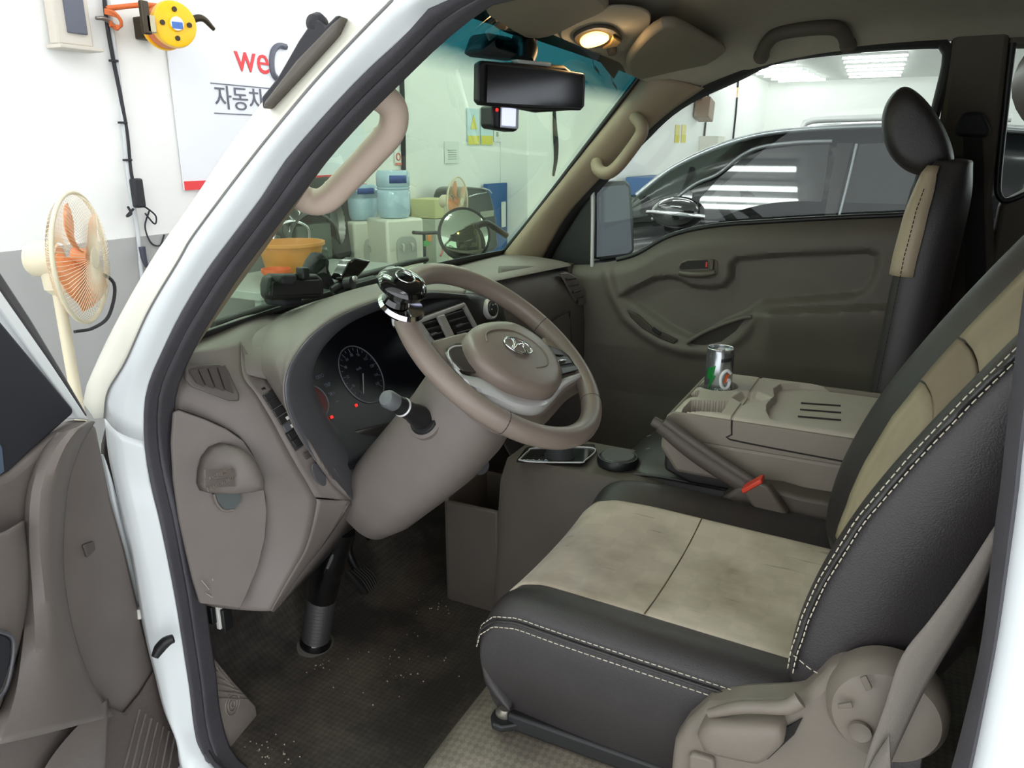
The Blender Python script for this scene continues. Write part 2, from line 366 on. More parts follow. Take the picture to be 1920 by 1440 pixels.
# ---- banner on the wall
by = YW-0.02
BANM = mat('white banner vinyl', (240, 243, 248), 0.4, var=0.01, vscale=2)
BRED = mat('red banner print', (232, 62, 66), 0.5); BGREY = mat('grey banner print', (98, 100, 112), 0.5)
xl, xr = AY(345, 345, by).x, AY(687, 335, by).x; zb = AY(345, 357, by).z; ztp = AY(365, 15, by).z
bn = thing('wall_banner', 'large white wall banner with red and grey lettering and a red bottom stripe', 'banner', ((xl+xr)/2, by, zb))
rbox('banner_sheet', ((xl+xr)/2, by+0.006, (zb+ztp)/2), (xr-xl, 0.012, ztp-zb), BANM, bn, bev=0.002)
zs = AY(345, 340, by).z
rbox('red_stripe', ((xl+xr)/2, by-0.002, (zs+zb)/2), (xr-xl, 0.004, zs-zb), BRED, bn, bev=0)
EX, EZ = (1, 0, 0), (0, 0, 1)
pw = AY(473, 112, by-0.003); text('lettering_red', 'we', 0.27, (pw.x, by-0.004, pw.z), EX, EZ, BRED, bn, 0.002)
cc = AY(512, 88, by-0.004)
tube('lettering_c', [AY(536, 88, by-0.006), AY(522, 86, by-0.006), AY(512, 96, by-0.006), AY(509, 115, by-0.006), AY(512, 138, by-0.006), AY(524, 150, by-0.006), AY(540, 150, by-0.006)], 0.022, BGREY, bn, n=6)
pk = AY(402, 185, by-0.003)
text('lettering_korean', '자동차 진단', 0.165, (pk.x, by-0.004, pk.z), EX, EZ, BGREY, bn, 0.002, 'LEFT')
for (a, b) in (((395, 160), (560, 167)), ((402, 212), (560, 220))):
    p, q = AY(*a, by-0.003), AY(*b, by-0.003); rbox('ruled_line', ((p.x+q.x)/2, by-0.003, (p.z+q.z)/2), (q.x-p.x, 0.003, 0.006), BGREY, bn, bev=0)

# ---- wall unit at the upper left
a, b = AY(112, -40, YW-0.12), AY(165, 85, YW-0.12)
zlow = AY(140, 85, YW-0.12).z
sp = thing('wall_heater', 'grey-fronted metal wall heater at the top left corner', 'heater', ((a.x+b.x)/2, YW-0.1, zlow))
xm = AY(140, 40, YW-0.12).x; hw = 0.15
rbox('housing', (xm, YW-0.07, zlow+0.55), (0.20, 0.08, 1.1), mat('aged cream metal', (205, 198, 186), 0.5), sp, rot=Ry(0.0), bev=0.01)
rbox('grille', (xm+0.01, YW-0.115, zlow+0.58), (0.11, 0.02, 1.04), mat('slate grey mesh', (92, 96, 108), 0.6), sp, bev=0.004)
rbox('bottom_lip', (xm+0.01, YW-0.08, zlow-0.01), (0.25, 0.12, 0.02), mat('aged cream metal', (205, 198, 186), 0.5), sp, bev=0.004)

# ---- yellow hose reel
YEL = mat('yellow enamel', (246, 190, 20), 0.35); ORG = mat('orange rubber hose', (206, 104, 50), 0.5)
ry = YW-0.32; rc = AY(325, 46, ry); R = 0.335*(AY(325, 2, ry)-AY(325, 90, ry)).length/0.67
hr = thing('hose_reel', 'yellow wall-mounted air hose reel with orange hose', 'hose reel', (rc.x, YW-0.05, rc.z-R))
axr = Vector((-0.35, -1, 0.0)).normalized()
lathe('drum_front', [(0.001, 0.05), (R*0.3, 0.05), (R*0.34, 0.035), (R*0.86, 0.035), (R*0.95, 0.03), (R, 0.0), (R*0.96, -0.02), (0.001, -0.02)], rc, axr, YEL, hr, n=48)
lathe('hose_coil', [(0.001, -0.02), (R*0.9, -0.02), (R*0.95, -0.05), (R*0.95, -0.10), (R*0.9, -0.13), (0.001, -0.13)], rc, axr, ORG, hr, n=48)
lathe('drum_back', [(0.001, -0.13), (R*0.98, -0.13), (R, -0.15), (0.001, -0.16)], rc, axr, YEL, hr, n=48)
lathe('label_disc', [(0.001, 0.056), (R*0.29, 0.056), (R*0.29, 0.05), (0.001, 0.05)], rc, axr, mat('white label', (228, 232, 238), 0.5), hr, n=32)
e1, e2 = frame(axr)
rbox('label_print', rc+axr*0.057+Vector((0, 0, -0.01)), (0.06, 0.002, 0.035), mat('blue label print', (70, 110, 180), 0.5), hr, rot=Rz(math.atan2(axr.x, -axr.y)), bev=0)
for t in range(4): lathe('rivet', [(0.001, 0.046), (0.014, 0.044), (0.014, 0.03), (0.001, 0.03)], rc+(e1*math.cos(t*1.571)+e2*math.sin(t*1.571))*R*0.6, axr, mat('dark steel', (70, 62, 50), 0.5, metal=0.7), hr, n=10)
bk = AY(272, 38, ry); bk = AY(272, 33, ry); rbox('bracket', (bk.x, ry, bk.z), (0.05, 0.03, 0.17), mat('dark steel', (70, 62, 50), 0.5, metal=0.7), hr, bev=0.008)
bk = AY(281, 45, ry); rbox('bracket_arm', (bk.x, ry, bk.z), (0.06, 0.03, 0.09), mat('galvanised steel', (186, 178, 150), 0.45, metal=0.5), hr, bev=0.006)
rbox('wall_plate', (rc.x+0.05, (ry+YW)/2+0.08, rc.z), (0.12, YW-ry-0.16, 0.12), mat('dark steel', (70, 62, 50), 0.5, metal=0.7), hr, bev=0.006)
nz = AY(385, 42, ry); tube('hose_nozzle', [rc+Vector((R*0.9, 0.05, 0.02)), nz+Vector((-0.03, 0, 0.02)), nz+Vector((0.06, 0, -0.03))], [0.022, 0.02, 0.012], mat('dark steel', (70, 62, 50), 0.5, metal=0.7), hr, n=8)
tube('feed_hose', [AY(200, 16, YW-0.06), AY(235, 12, YW-0.10), AY(270, 9, YW-0.15), AY(300, 12, ry+0.05)], 0.014, ORG, hr, n=8)
# orange hose loops on the wall valve
hl = thing('hose_coil_on_valve', 'short loop of orange hose hanging from a wall valve', 'hose', AY(205, 30, YW-0.05))
for k in range(3):
    tube('hose_loop', [AY(196, 18+k*3, YW-0.06), AY(215+k*3, 24+k*4, YW-0.1), AY(228, 42+k*3, YW-0.1), AY(218, 55-k*3, YW-0.07), AY(206, 40+k*4, YW-0.07)], 0.008, ORG, hl, n=8)
tube('valve', [AY(180, 34, YW-0.05), AY(198, 36, YW-0.05), AY(222, 55, YW-0.05)], [0.010, 0.014, 0.010], STEEL, hl, n=8)
# cable and conduit
cbl = [(192, -40), (200, 40), (212, 110), (226, 180), (238, 250), (245, 320), (252, 350)]
tag(tube('wall_cable', [AY(x, y, YW-0.03) for x, y in cbl], 0.011, BLACKM, n=8), 'thick black cable running down the white wall beside the hose reel', 'cable')
cnd = thing('conduit_pipe', 'pale conduit pipe clipped to the wall left of the banner', 'pipe', AY(262, 480, YW-0.02))
tube('pipe', [AY(196, -40, YW-0.02), AY(212, 70, YW-0.02), AY(226, 180, YW-0.02), AY(240, 330, YW-0.02), AY(256, 420, YW-0.02), AY(266, 520, YW-0.02), AY(275, 640, YW-0.02)], 0.013, mat('pale grey pipe', (200, 203, 205), 0.4), cnd, n=10)
for q in ((213, 114), (230, 230), (239, 300)):
    p = AY(*q, YW-0.03); rbox('clip', p, (0.045, 0.03, 0.012), BLACKM, cnd, bev=0.002)
pb = AY(258, 362, YW-0.06)
ad = thing('power_adapter', 'small black power adapter box hanging on the wall cable', 'adapter', pb-Vector((0, 0, 0.12)))
rbox('adapter_box', pb, (0.065, 0.05, 0.17), BLACKM, ad, bev=0.012)
tube('adapter_lead', [pb+Vector((0.02, 0, -0.08)), AY(275, 390, YW-0.05), AY(292, 405, YW-0.05), AY(290, 420, YW-0.05), AY(272, 400, YW-0.05)], 0.005, BLACKM, ad, n=6)
tube('cord_tangle', [AY(240, 388, YW-0.05), AY(246, 400, YW-0.08), AY(238, 405, YW-0.06), AY(250, 392, YW-0.05)], 0.008, BLACKM, ad, n=6)
tag(tube('thin_wire', [AY(280, 395, YW-0.01), AY(272, 425, YW-0.02), AY(283, 455, YW-0.02), AY(300, 460, YW-0.02), AY(308, 440, YW-0.02)], 0.005, BLACKM, n=6), 'thin wire looped below the power adapter', 'wire')
pg = AY(268, 490, YW-0.05)
pgt = thing('hand_tool', 'dark slim tool hanging on the grey wall band beside the white pillar', 'tool', pg-Vector((0, 0, 0.1)))
tube('tool_shaft', [AY(266, 463, YW-0.05), AY(270, 485, YW-0.05), AY(275, 500, YW-0.05)], [0.02, 0.018, 0.012], mat('dark slate', (66, 68, 82), 0.5), pgt, n=8)
tube('tool_hook', [AY(275, 500, YW-0.05), AY(280, 507, YW-0.04)], 0.008, STEEL, pgt, n=6)

# ---- pedestal fans
FANORG = mat('orange translucent fan blade', (232, 150, 96), 0.4); CAGE = mat('ivory wire cage', (222, 212, 184), 0.45)
HAZE = glassmat('dusty fan cage haze', (214, 204, 184), 1.3, 0.15, rough=0.4)
def fan(c, R, axis, label, grp, foot=None):
    c = Vector(c); axis = Vector(axis).normalized(); e1, e2 = frame(axis)
    pole = c-axis*(R*0.42); f = thing('pedestal_fan', label, 'fan', (pole.x, pole.y, 0), grp)
    lathe('motor', [(0.001, -R*0.80), (R*0.20, -R*0.78), (R*0.27, -R*0.70), (R*0.28, -R*0.40), (R*0.2, -R*0.3), (0.001, -R*0.3)], c, axis, IVORY, f, n=24)
    V = []; F = []
    for k in range(84):   # front and back wire cage
        a = 2*math.pi*k/84; d = e1*math.cos(a)+e2*math.sin(a)
        for prof in (((0.14, 0.20), (0.55, 0.19), (0.9, 0.10), (1.0, 0.0)), ((0.25, -0.30), (0.6, -0.26), (0.92, -0.12), (1.0, 0.0))):
            P = [c+d*(R*q)+axis*(R*hh) for q, hh in prof]
            t = e1*(-math.sin(a))+e2*math.cos(a); wv = R*0.0038
            for i in range(3):
                k0 = len(V); V += [P[i]-t*wv, P[i]+t*wv, P[i+1]+t*wv, P[i+1]-t*wv, P[i]+axis*wv*2, P[i+1]+axis*wv*2]
                F += [(k0, k0+4, k0+5, k0+3), (k0+1, k0+2, k0+5, k0+4), (k0, k0+3, k0+2, k0+1)]
    mk('cage_wires', V, F, CAGE, f, smooth=False)
    tube('cage_rim', [c+(e1*math.cos(a)+e2*math.sin(a))*R for a in [2*math.pi*i/24 for i in range(24)]], R*0.035, CAGE, f, n=8, k=48, closed=True)
    lathe('cage_badge', [(0.001, R*0.215), (R*0.16, R*0.21), (R*0.17, R*0.19), (0.001, R*0.19)], c, axis, CAGE, f, n=24)
    for k in range(4):
        a0 = 2*math.pi*k/4+0.4; rows = []
        for i in range(6):
            r = R*(0.16+0.68*i/5); wd = 0.5+0.25*math.sin(math.pi*i/5)
            rows.append([c+(e1*math.cos(a0+q*wd)+e2*math.sin(a0+q*wd))*r+axis*(R*0.10*q) for q in (-0.9, -0.3, 0.3, 0.9)])
        grid('blade', rows, FANORG, f, solid=0.004)
    lathe('hub', [(0.001, R*0.14), (R*0.14, R*0.12), (R*0.17, -R*0.1), (0.001, -R*0.12)], c, axis, FANORG, f, n=20)
    lathe('pole', [(0.001, 0.03), (0.026, 0.03), (0.026, 0.62), (0.019, 0.63), (0.019, pole.z-0.12), (0.04, pole.z-0.10), (0.045, pole.z), (0.001, pole.z)], (pole.x, pole.y, 0), (0, 0, 1), IVORY, f, n=16)
    lathe('base', [(0.001, 0), (0.22, 0), (0.225, 0.02), (0.20, 0.045), (0.05, 0.07), (0.03, 0.10), (0.001, 0.10)], (pole.x, pole.y, 0), (0, 0, 1), IVORY, f, n=32)
    return f
fc = AY(152, 484, 2.45); fr = (AY(150, 363, 2.45)-AY(155, 605, 2.45)).length/2
vd = (fc-CAM).normalized(); rt = Vector((vd.y, -vd.x, 0)).normalized()
f1 = fan(fc, fr, rt*0.91-Vector((vd.x, vd.y, 0))*0.36+Vector((0, 0, 0.0)), 'dusty ivory pedestal fan with orange blades beside the open door', 'pedestal fans')
tube('power_cord', [fc-rt*0.0+Vector((0.05, 0.05, -fr*0.2)), AY(213, 530, 2.5), AY(205, 590, 2.5), AY(175, 615, 2.47), AY(140, 622, 2.45)], 0.006, BLACKM, f1, n=6)
fc2 = AY(858, 378, 3.45); fr2 = (AY(858, 332, 3.45)-AY(858, 424, 3.45)).length/2
vd = (fc2-CAM).normalized(); rt2 = Vector((vd.y, -vd.x, 0)).normalized()
fan(fc2, fr2, rt2*0.9-Vector((vd.x, vd.y, 0))*0.42, 'greyish pedestal fan seen through the windshield behind the round mirror', 'pedestal fans')

# ---- water coolers
WATER = glassmat('blue water bottle plastic', (150, 196, 226), 1.35, 0.5, rough=0.1)
BLUEP = mat('blue printed label', (40, 74, 150), 0.5); BTL = mat('pale blue bottle plastic', (178, 205, 222), 0.15, trans=0.0, coat=0.5)
def cooler(px0, pxm, px1, ytop, ybot_top, y, label, bl, blab):
    """px0..pxm: side, pxm..px1: front; the cooler stands turned against the wall."""
    a = AY(px0, ytop+5, y); wdt = 0.33; dep = 0.33
    ang = math.radians(38); ex = Vector((math.cos(ang), math.sin(ang), 0)); ey = Vector((-math.sin(ang), math.cos(ang), 0))
    c = AY((px0+px1)/2, ytop+10, y+0.12); zc = AY((px0+px1)/2, ytop, y+0.12).z
    ctr = Vector((c.x, y+0.12, 0)); Rm = Rz(math.radians(-25))
    t = thing('water_cooler', label, 'water cooler', (ctr.x, ctr.y, 0), 'water coolers')
    BODY = mat('off-white cooler plastic', (226, 224, 210), 0.4)
    rbox('cabinet', (ctr.x, ctr.y, zc/2), (wdt, dep, zc), BODY, t, rot=Rm, bev=0.02)
    fn = Rm @ Vector((0.30, -1, 0)); fy = Rm @ Vector((0, -1, 0)); fx = Rm @ Vector((1, 0, 0))
    o = ctr+fy*(dep/2+0.002)
    prism('tap_recess', rrect(o+Vector((0, 0, zc-0.24)), fx, (0, 0, 1), 0.18, 0.22, 0.06), fy*0.008, mat('grey cooler plastic', (176, 178, 170), 0.4), t, bevel=0.003)
    for s in (-1, 1): tube('tap', [o+fx*(0.04*s)+Vector((0, 0, zc-0.19)), o+fx*(0.04*s)+fy*0.03+Vector((0, 0, zc-0.20)), o+fx*(0.04*s)+fy*0.035+Vector((0, 0, zc-0.24))], 0.012, mat('grey cooler plastic', (176, 178, 170), 0.4), t, n=8)
    rbox('drip_tray', o+fy*0.03+Vector((0, 0, zc-0.38)), (0.16, 0.06, 0.02), BODY, t, rot=Rm, bev=0.006)
    bh = bl; r = 0.13
    b = thing('water_bottle', blab, 'water bottle', (ctr.x, ctr.y, zc), 'cooler bottles')
    lathe('bottle', [(0.05, 0.0), (r*0.82, 0.004), (r*0.95, 0.03), (r, 0.06), (r, 0.20), (r*0.93, 0.215), (r, 0.23), (r, bh*0.62), (r*0.93, bh*0.65), (r, bh*0.68), (r, bh-0.03), (r*0.85, bh), (0.001, bh)], (ctr.x, ctr.y, zc), (0, 0, 1), BTL, b, n=28)
    V = []; 
    cv = (CAM-Vector((ctr.x, ctr.y, CAM.z))).normalized(); cx_ = Vector((-cv.y, cv.x, 0)); rows = [[Vector((ctr.x, ctr.y, zc+zz))+(cx_*math.sin(q)+cv*math.cos(q))*(r+0.002) for q in [-0.2+1.1*i/10 for i in range(11)]] for zz in (bh*0.74, bh*0.90)]
    grid('printed_label', rows, BLUEP, b, solid=0.002)
    return t
cooler(700, 730, 780, 408, 0, 3.5, 'off-white water cooler at the right, nearer the pedestal fan behind glass', 0.36, 'large blue water bottle on the right water cooler')
cooler(648, 665, 712, 412, 0, 3.83, 'off-white water cooler at the left, half hidden behind the other cooler', 0.28, 'smaller blue water bottle on the left water cooler')

# ---- workbench with tubs, bumper part
BENCH = mat('grey painted bench', (170, 174, 168), 0.5, var=0.05); TUBM = mat('orange plastic tub', (212, 142, 62), 0.45, var=0.06, vscale=10)
yb_ = 3.45; tb = AY(550, 516, yb_); zt_ = tb.z
wb = thing('work_bench', 'grey metal work bench with shelves under the orange tubs', 'bench', (tb.x-0.2, yb_, 0))
bx0, bx1 = AY(425, 530, yb_).x, AY(690, 530, yb_).x
rbox('bench_top', ((bx0+bx1)/2, yb_+0.05, zt_-0.03), (bx1-bx0, 0.6, 0.05), BENCH, wb, bev=0.006)
rbox('lower_shelf', ((bx0+bx1)/2, yb_+0.05, zt_-0.36), (bx1-bx0-0.06, 0.56, 0.03), BENCH, wb, bev=0.006)
for sx in (bx0+0.05, bx1-0.05):
    for sy in (-0.2, 0.3): rbox('leg', (sx, yb_+sy, (zt_-0.05)/2), (0.05, 0.05, zt_-0.05), BENCH, wb, bev=0.004)
def tub(c, r, hgt, name, label, cat, mt, grp=None):
    t = thing(name, label, cat, c, grp)
    lathe('tub_wall', [(0.001, 0.0), (r*0.72, 0.0), (r*0.76, 0.02), (r*0.96, hgt-0.02), (r*1.02, hgt-0.02), (r*1.02, hgt), (r*0.93, hgt), (r*0.73, 0.03), (0.001, 0.03)], c, (0, 0, 1), mt, t, n=32)
    return t
tr = (AY(498, 452, yb_)-AY(605, 452, yb_)).length/2*0.8; th = AY(550, 452, yb_).z-zt_
t1 = tub((tb.x, yb_, zt_), tr, th, 'orange_tub', 'big orange plastic tub on the work bench', 'tub', TUBM)
p = AY(515, 525, yb_-0.12)
tub((p.x, yb_-0.14, zt_), 0.085, 0.09, 'small_basket', 'small orange basket at the left front of the big orange tub', 'basket', mat('red-orange plastic', (222, 104, 56), 0.45))
p = AY(450, 590, yb_)
tag(rbox('cardboard_box', (p.x+0.05, yb_-0.05, zt_-0.345+0.072), (0.34, 0.3, 0.14), mat('brown cardboard', (150, 120, 82), 0.8), bev=0.004), 'brown cardboard box lying on the lower bench shelf', 'box')
# glossy black bumper part standing on the floor behind the bench
yq = 3.95
arc = [AY(498, 450, yq), AY(505, 415, yq), AY(530, 393, yq), AY(560, 395, yq), AY(585, 415, yq), AY(594, 447, yq)]
bp = thing('car_bumper_part', 'glossy black curved car bumper part behind the orange tub', 'car part', (arc[0].x+0.2, yq, 0.85))
loft('bumper_shell', [[q+Vector((0, -0.22, -0.03)) for q in arc], [q+Vector((0, -0.12, 0.04)) for q in arc], arc, [q+Vector((0, 0.08, -0.06)) for q in arc]], GLOSSBK, bp, n=24, mid=10, solid=0.015)
inn = [AY(512, 452, yq-0.2), AY(520, 425, yq-0.2), AY(548, 415, yq-0.2), AY(575, 425, yq-0.2), AY(580, 452, yq-0.2)]
tube('chrome_edge', inn, 0.012, CHROME, bp, n=8)
rbox('mount_block', (AY(550, 440, yq).x, yq-0.12, zt_+0.13), (0.36, 0.16, 0.26), mat('dark green-grey plastic', (74, 84, 74), 0.5), bp, bev=0.01)
# dark tyre stack behind
ty = thing('spare_tyre', 'black tyre leaning on the wall left of the water coolers', 'tyre', AY(606, 440, YW-0.2))
q = AY(612, 418, YW-0.2); lathe('tyre_ring', [(0.17, -0.1), (0.3, -0.11), (0.34, -0.06), (0.34, 0.06), (0.3, 0.11), (0.17, 0.1), (0.16, 0.0), (0.17, -0.1)], q, (0.35, -1, 0.1), mat('tyre rubber', (30, 32, 32), 0.7), ty, n=36)
lathe('wheel_rim', [(0.001, 0.03), (0.06, 0.05), (0.15, 0.04), (0.17, 0.09), (0.165, -0.05), (0.001, -0.05)], q, (0.35, -1, 0.1), STEEL, ty, n=24)
bn2 = rbox('parts_cabinet', (q.x-0.12, YW-0.26, 0.37), (0.62, 0.45, 0.74), mat('dark grey metal', (62, 68, 66), 0.5), bev=0.01)
tag(bn2, 'dark grey metal cabinet under the tyre by the wall', 'cabinet')

# ---- stand with coloured tags, boxes
yv = 3.3; pv = AY(795, 440, yv)
sv = thing('t_handle_pump', 'black T-handled floor pump standing right of the water coolers', 'pump', (pv.x, yv, 0))
lathe('cylinder', [(0.001, 0), (0.022, 0), (0.022, pv.z-0.28), (0.012, pv.z-0.27), (0.012, pv.z), (0.001, pv.z)], (pv.x, yv, 0), (0, 0, 1), BLACK, sv, n=12)
tube('handle', [AY(775, 436, yv), AY(795, 437, yv), AY(818, 436, yv)], 0.014, BLACK, sv, n=10)
lathe('foot', [(0.001, 0), (0.11, 0), (0.10, 0.02), (0.001, 0.02)], (pv.x, yv, 0), (0, 0, 1), BLACK, sv, n=16)
tube('air_hose', [AY(818, 436, yv), AY(828, 448, yv), AY(830, 470, yv), AY(826, 480, yv)], 0.009, mat('pink hose', (190, 110, 104), 0.5), sv, n=8)
tg = thing('coloured_tag', 'orange and green tag hanging on the floor pump', 'tag', AY(803, 455, yv-0.03))
rbox('orange_half', AY(805, 447, yv-0.03), (0.05, 0.01, 0.05), mat('orange tag', (240, 140, 50), 0.5), tg, bev=0.004)
rbox('green_half', AY(800, 456, yv-0.03), (0.08, 0.01, 0.04), mat('green tag', (70, 160, 70), 0.5), tg, bev=0.004)
pc = AY(822, 386, 3.9)
tag(rbox('carton', (pc.x, 3.98, pc.z-0.02), (0.28, 0.26, 0.17), mat('pale yellow carton', (206, 204, 150), 0.7), bev=0.005), 'pale yellow carton beside the fan behind the windshield', 'box')
cs = rbox('carton_shelf', (pc.x, 3.98, (pc.z-0.11)/2), (0.30, 0.28, pc.z-0.11), mat('pale cabinet', (190, 196, 180), 0.6), bev=0.006); tag(cs, 'pale cabinet standing under the yellow carton', 'cabinet')
# ---- blue partition and dark car beyond
pb0, pb1 = AY(925, 350, YW-0.1), AY(975, 345, YW-0.1)
bl = thing('blue_partition', 'blue painted partition panel beside the pilaster', 'partition', ((pb0.x+pb1.x)/2, YW-0.06, 0))
BLU = mat('blue paint', (48, 92, 150), 0.5)
rbox('panel', ((pb0.x+pb1.x)/2, YW-0.06, pb0.z/2+0.02), (pb1.x-pb0.x+0.2, 0.06, pb0.z+0.02), BLU, bl, bev=0.006)
rbox('pale_plate', AY(944, 402, YW-0.1), (0.1, 0.01, 0.28), MATTE_W, bl, bev=0.002)
# dark equipment beside the partition
ye_ = 3.75; DEQ = mat('dark equipment plastic', (44, 52, 52), 0.25, coat=0.3)
dc = thing('dark_equipment', 'dark rounded equipment cabinet with a pale plate left of the blue partition', 'equipment', (AY(900, 400, ye_).x, ye_, 0))
sh = smo([AY(*p, ye_) for p in ((866, 356), (900, 352), (918, 358), (925, 380), (931, 410), (933, 440), (930, 470), (866, 470), (862, 410))], 40)
prism('equipment_shell', sh, (0.0, 0.3, 0), DEQ, dc, bevel=0.03, bseg=3)
rbox('equipment_stand', (AY(898, 440, ye_).x, ye_+0.15, 0.38), (0.42, 0.28, 0.76), DEQ, dc, bev=0.01)
prism('pale_plate', [AY(*p, ye_-0.004) for p in ((901, 397), (926, 394), (926, 405), (901, 409))], (0, 0.006, 0), mat('pale plate', (150, 156, 140), 0.5), dc)
tube('chrome_edge', [AY(*p, ye_-0.006) for p in ((878, 369), (895, 364), (912, 361))], 0.006, CHROME, dc, n=8)
tube('top_highlight', [AY(*p, ye_-0.004) for p in ((905, 353), (916, 356), (922, 362))], 0.006, SILVER, dc, n=8)  # silver tube stands in for a highlight on the top edge
# ---- notices on the wall
def notice(px0, py0, px1, py1, y, label, colr, kind='notice'):
    a, b = AY(px0, py0, y), AY(px1, py1, y)
    t = thing('wall_notice', label, 'notice', ((a.x+b.x)/2, y, min(a.z, b.z)), 'paper notices on the wall')
    xw = AY(px1, (py0+py1)/2, y).x-AY(px0, (py0+py1)/2, y).x; zh = AY((px0+px1)/2, py0, y).z-AY((px0+px1)/2, py1, y).z; cx, cz = (a.x+b.x)/2, (a.z+b.z)/2
    rbox('paper_sheet', (cx, y, cz), (xw, 0.006, zh), colr, t, bev=0.001)
    return t, cx, cz, xw, zh
PAP = mat('white paper', (236, 240, 236), 0.7); YELP = mat('yellow print', (226, 214, 90), 0.6); SKY = mat('pale sky print', (206, 228, 236), 0.6)
for k, (p0, p1) in enumerate(((876, 898), (901, 923))):
    t, cx, cz, xw, zh = notice(p0, 203, p1, 272, YW-0.01, 'yellow and pale blue %s poster of the pair below the rear-view mirror' % ('left' if k == 0 else 'right'), SKY)
    rbox('yellow_base', (cx, YW-0.016, cz-zh*0.36), (xw*0.96, 0.003, zh*0.25), YELP, t, bev=0)
    prism('yellow_peak', [(cx-xw*0.28, YW-0.016, cz-zh*0.06), (cx+xw*0.28, YW-0.016, cz-zh*0.06), (cx+0.02*xw, YW-0.016, cz+zh*0.34)], (0, -0.003, 0), YELP, t)
t, cx, cz, xw, zh = notice(834, 265, 860, 306, YW-0.01, 'plain white paper notice left of the yellow posters', PAP)
for k in range(5): rbox('printed_line', (cx, YW-0.015, cz+zh*(0.1-0.1*k)), (xw*0.6, 0.002, zh*0.03), mat('grey ink', (170, 175, 165), 0.7), t, bev=0)
t, cx, cz, xw, zh = notice(740, 283, 752, 310, YW-0.01, 'small no smoking notice with red foot beside the wall cable', PAP)
rbox('red_foot', (cx, YW-0.015, cz-zh*0.4), (xw, 0.002, zh*0.18), mat('faded red', (214, 116, 104), 0.6), t, bev=0)
tube('ring_mark', [Vector((cx+math.cos(a)*xw*0.3, YW-0.016, cz+zh*0.1+math.sin(a)*xw*0.3)) for a in [i*math.pi/6 for i in range(12)]], 0.006, mat('faded red', (214, 116, 104), 0.6), t, n=5, closed=True, k=24)
t, cx, cz, xw, zh = notice(926, 244, 945, 266, YW-0.01, 'small white notice under the dash camera', PAP)
rbox('printed_figure', (cx-xw*0.2, YW-0.015, cz+zh*0.15), (xw*0.2, 0.002, zh*0.4), mat('grey ink', (170, 175, 165), 0.7), t, bev=0)
t, cx, cz, xw, zh = notice(961, 312, 970, 338, YW-0.05, 'dark blue notice board beside the pilaster', mat('navy board', (50, 62, 92), 0.5))
rbox('white_slip', (cx+xw*0.15, YW-0.055, cz), (xw*0.4, 0.003, zh*0.6), PAP, t, bev=0)
tag(tube('wall_cable', [AY(749, -10, YW-0.02), AY(753, 130, YW-0.02), AY(756, 240, YW-0.02), AY(757, 330, YW-0.02)], 0.022, BLACKM, n=8), 'black cable running down the wall above the water coolers', 'cable')
tag(tube('pilaster_cable', [AY(1041, 130, YW-0.37), AY(1040, 220, YW-0.37), AY(1043, 290, YW-0.37), AY(1038, 330, YW-0.37)], [0.012, 0.015, 0.035, 0.012], BLACKM, n=8), 'dark cable with a plug hanging on the pilaster', 'cable')
for k, px in enumerate((1270, 1282)):
    t, cx, cz, xw, zh = notice(px-4, 234, px+4, 268, YW-0.01, 'distant yellow poster, %s of two in the passenger window' % ('left' if k == 0 else 'right'), mat('pale yellow print', (240, 226, 150), 0.6))
    rbox('yellow_base', (cx, YW-0.015, cz-zh*0.25), (xw, 0.003, zh*0.4), YELP, t, bev=0)
# far wall speaker and white column by the passenger window
ps = AY(1332, 205, YW-0.3)
fs = thing('wall_speaker', 'brown wall speaker on the far white wall', 'speaker', ps-Vector((0, 0, 0.25)))
rbox('speaker_box', ps+Vector((0, 0.12, 0)), (0.45, 0.3, 0.40), mat('brown speaker', (146, 118, 100), 0.5), fs, rot=Ry(0.2), bev=0.02)
rbox('speaker_arm', ps+Vector((-0.2, 0.2, 0.2)), (0.6, 0.12, 0.06), STEEL, fs, bev=0.01)
pc2 = AY(1337, 215, YW-0.3)
fcol = rbox('far_column', (pc2.x+0.5, YW-0.2, 0.97), (0.6, 0.4, 1.94), mat('pale locker', (236, 232, 222), 0.6), bev=0.01); tag(fcol, 'pale narrow locker against the far wall', 'locker')
hb = AY(1215, 322, YW-0.4); 
tag(rbox('blue_crate', (hb.x+0.3, YW-0.4, 1.12), (1.3, 0.5, 0.28), BLU, bev=0.02), 'blue crate on a shelf by the far wall', 'crate')
tag(rbox('crate_shelf', (hb.x+0.3, YW-0.35, 0.485), (2.0, 0.6, 0.97), mat('dark bench', (70, 72, 74), 0.6), bev=0.01), 'dark shelf cabinet holding the blue crate by the far wall', 'cabinet')

# ---- black SUV in the next bay
CARP = mat('black car paint', (20, 21, 23), 0.16, spec=0.35, coat=0.1); CARG = mat('black car glass', (30, 32, 35), 0.02, spec=0.5)
gl_p0 = Vector((3.06, 0, 1.37)); gl_n = Vector((-math.cos(math.radians(20)), 0, math.sin(math.radians(20))))
def SV(px, py, o=0.0): return AP(px, py, gl_p0+gl_n*o, gl_n)
suv = thing('black_suv', 'black car with chrome roof rail and tinted windows parked outside the passenger window', 'car', (4.0, 0.2, 0))
roof_px = [(1150, 410), (1195, 368), (1260, 318), (1340, 280), (1420, 256), (1500, 246), (1600, 240), (1700, 238), (1800, 240), (1950, 250)]
roof = [SV(*p) for p in roof_px]
belt = [Vector((3.02, p.y, 1.36-0.02*max(0, p.y-0.6)*2)) for p in roof]
loft('greenhouse_side', [belt, [a.lerp(b, 0.5)+gl_n*0.01 for a, b in zip(belt, roof)], roof], CARP, suv, n=40, solid=0.01)
cen = [Vector((3.75, p.y-0.03, p.z+0.035)) for p in roof]; far = [Vector((4.75, p.y, p.z)) for p in roof]
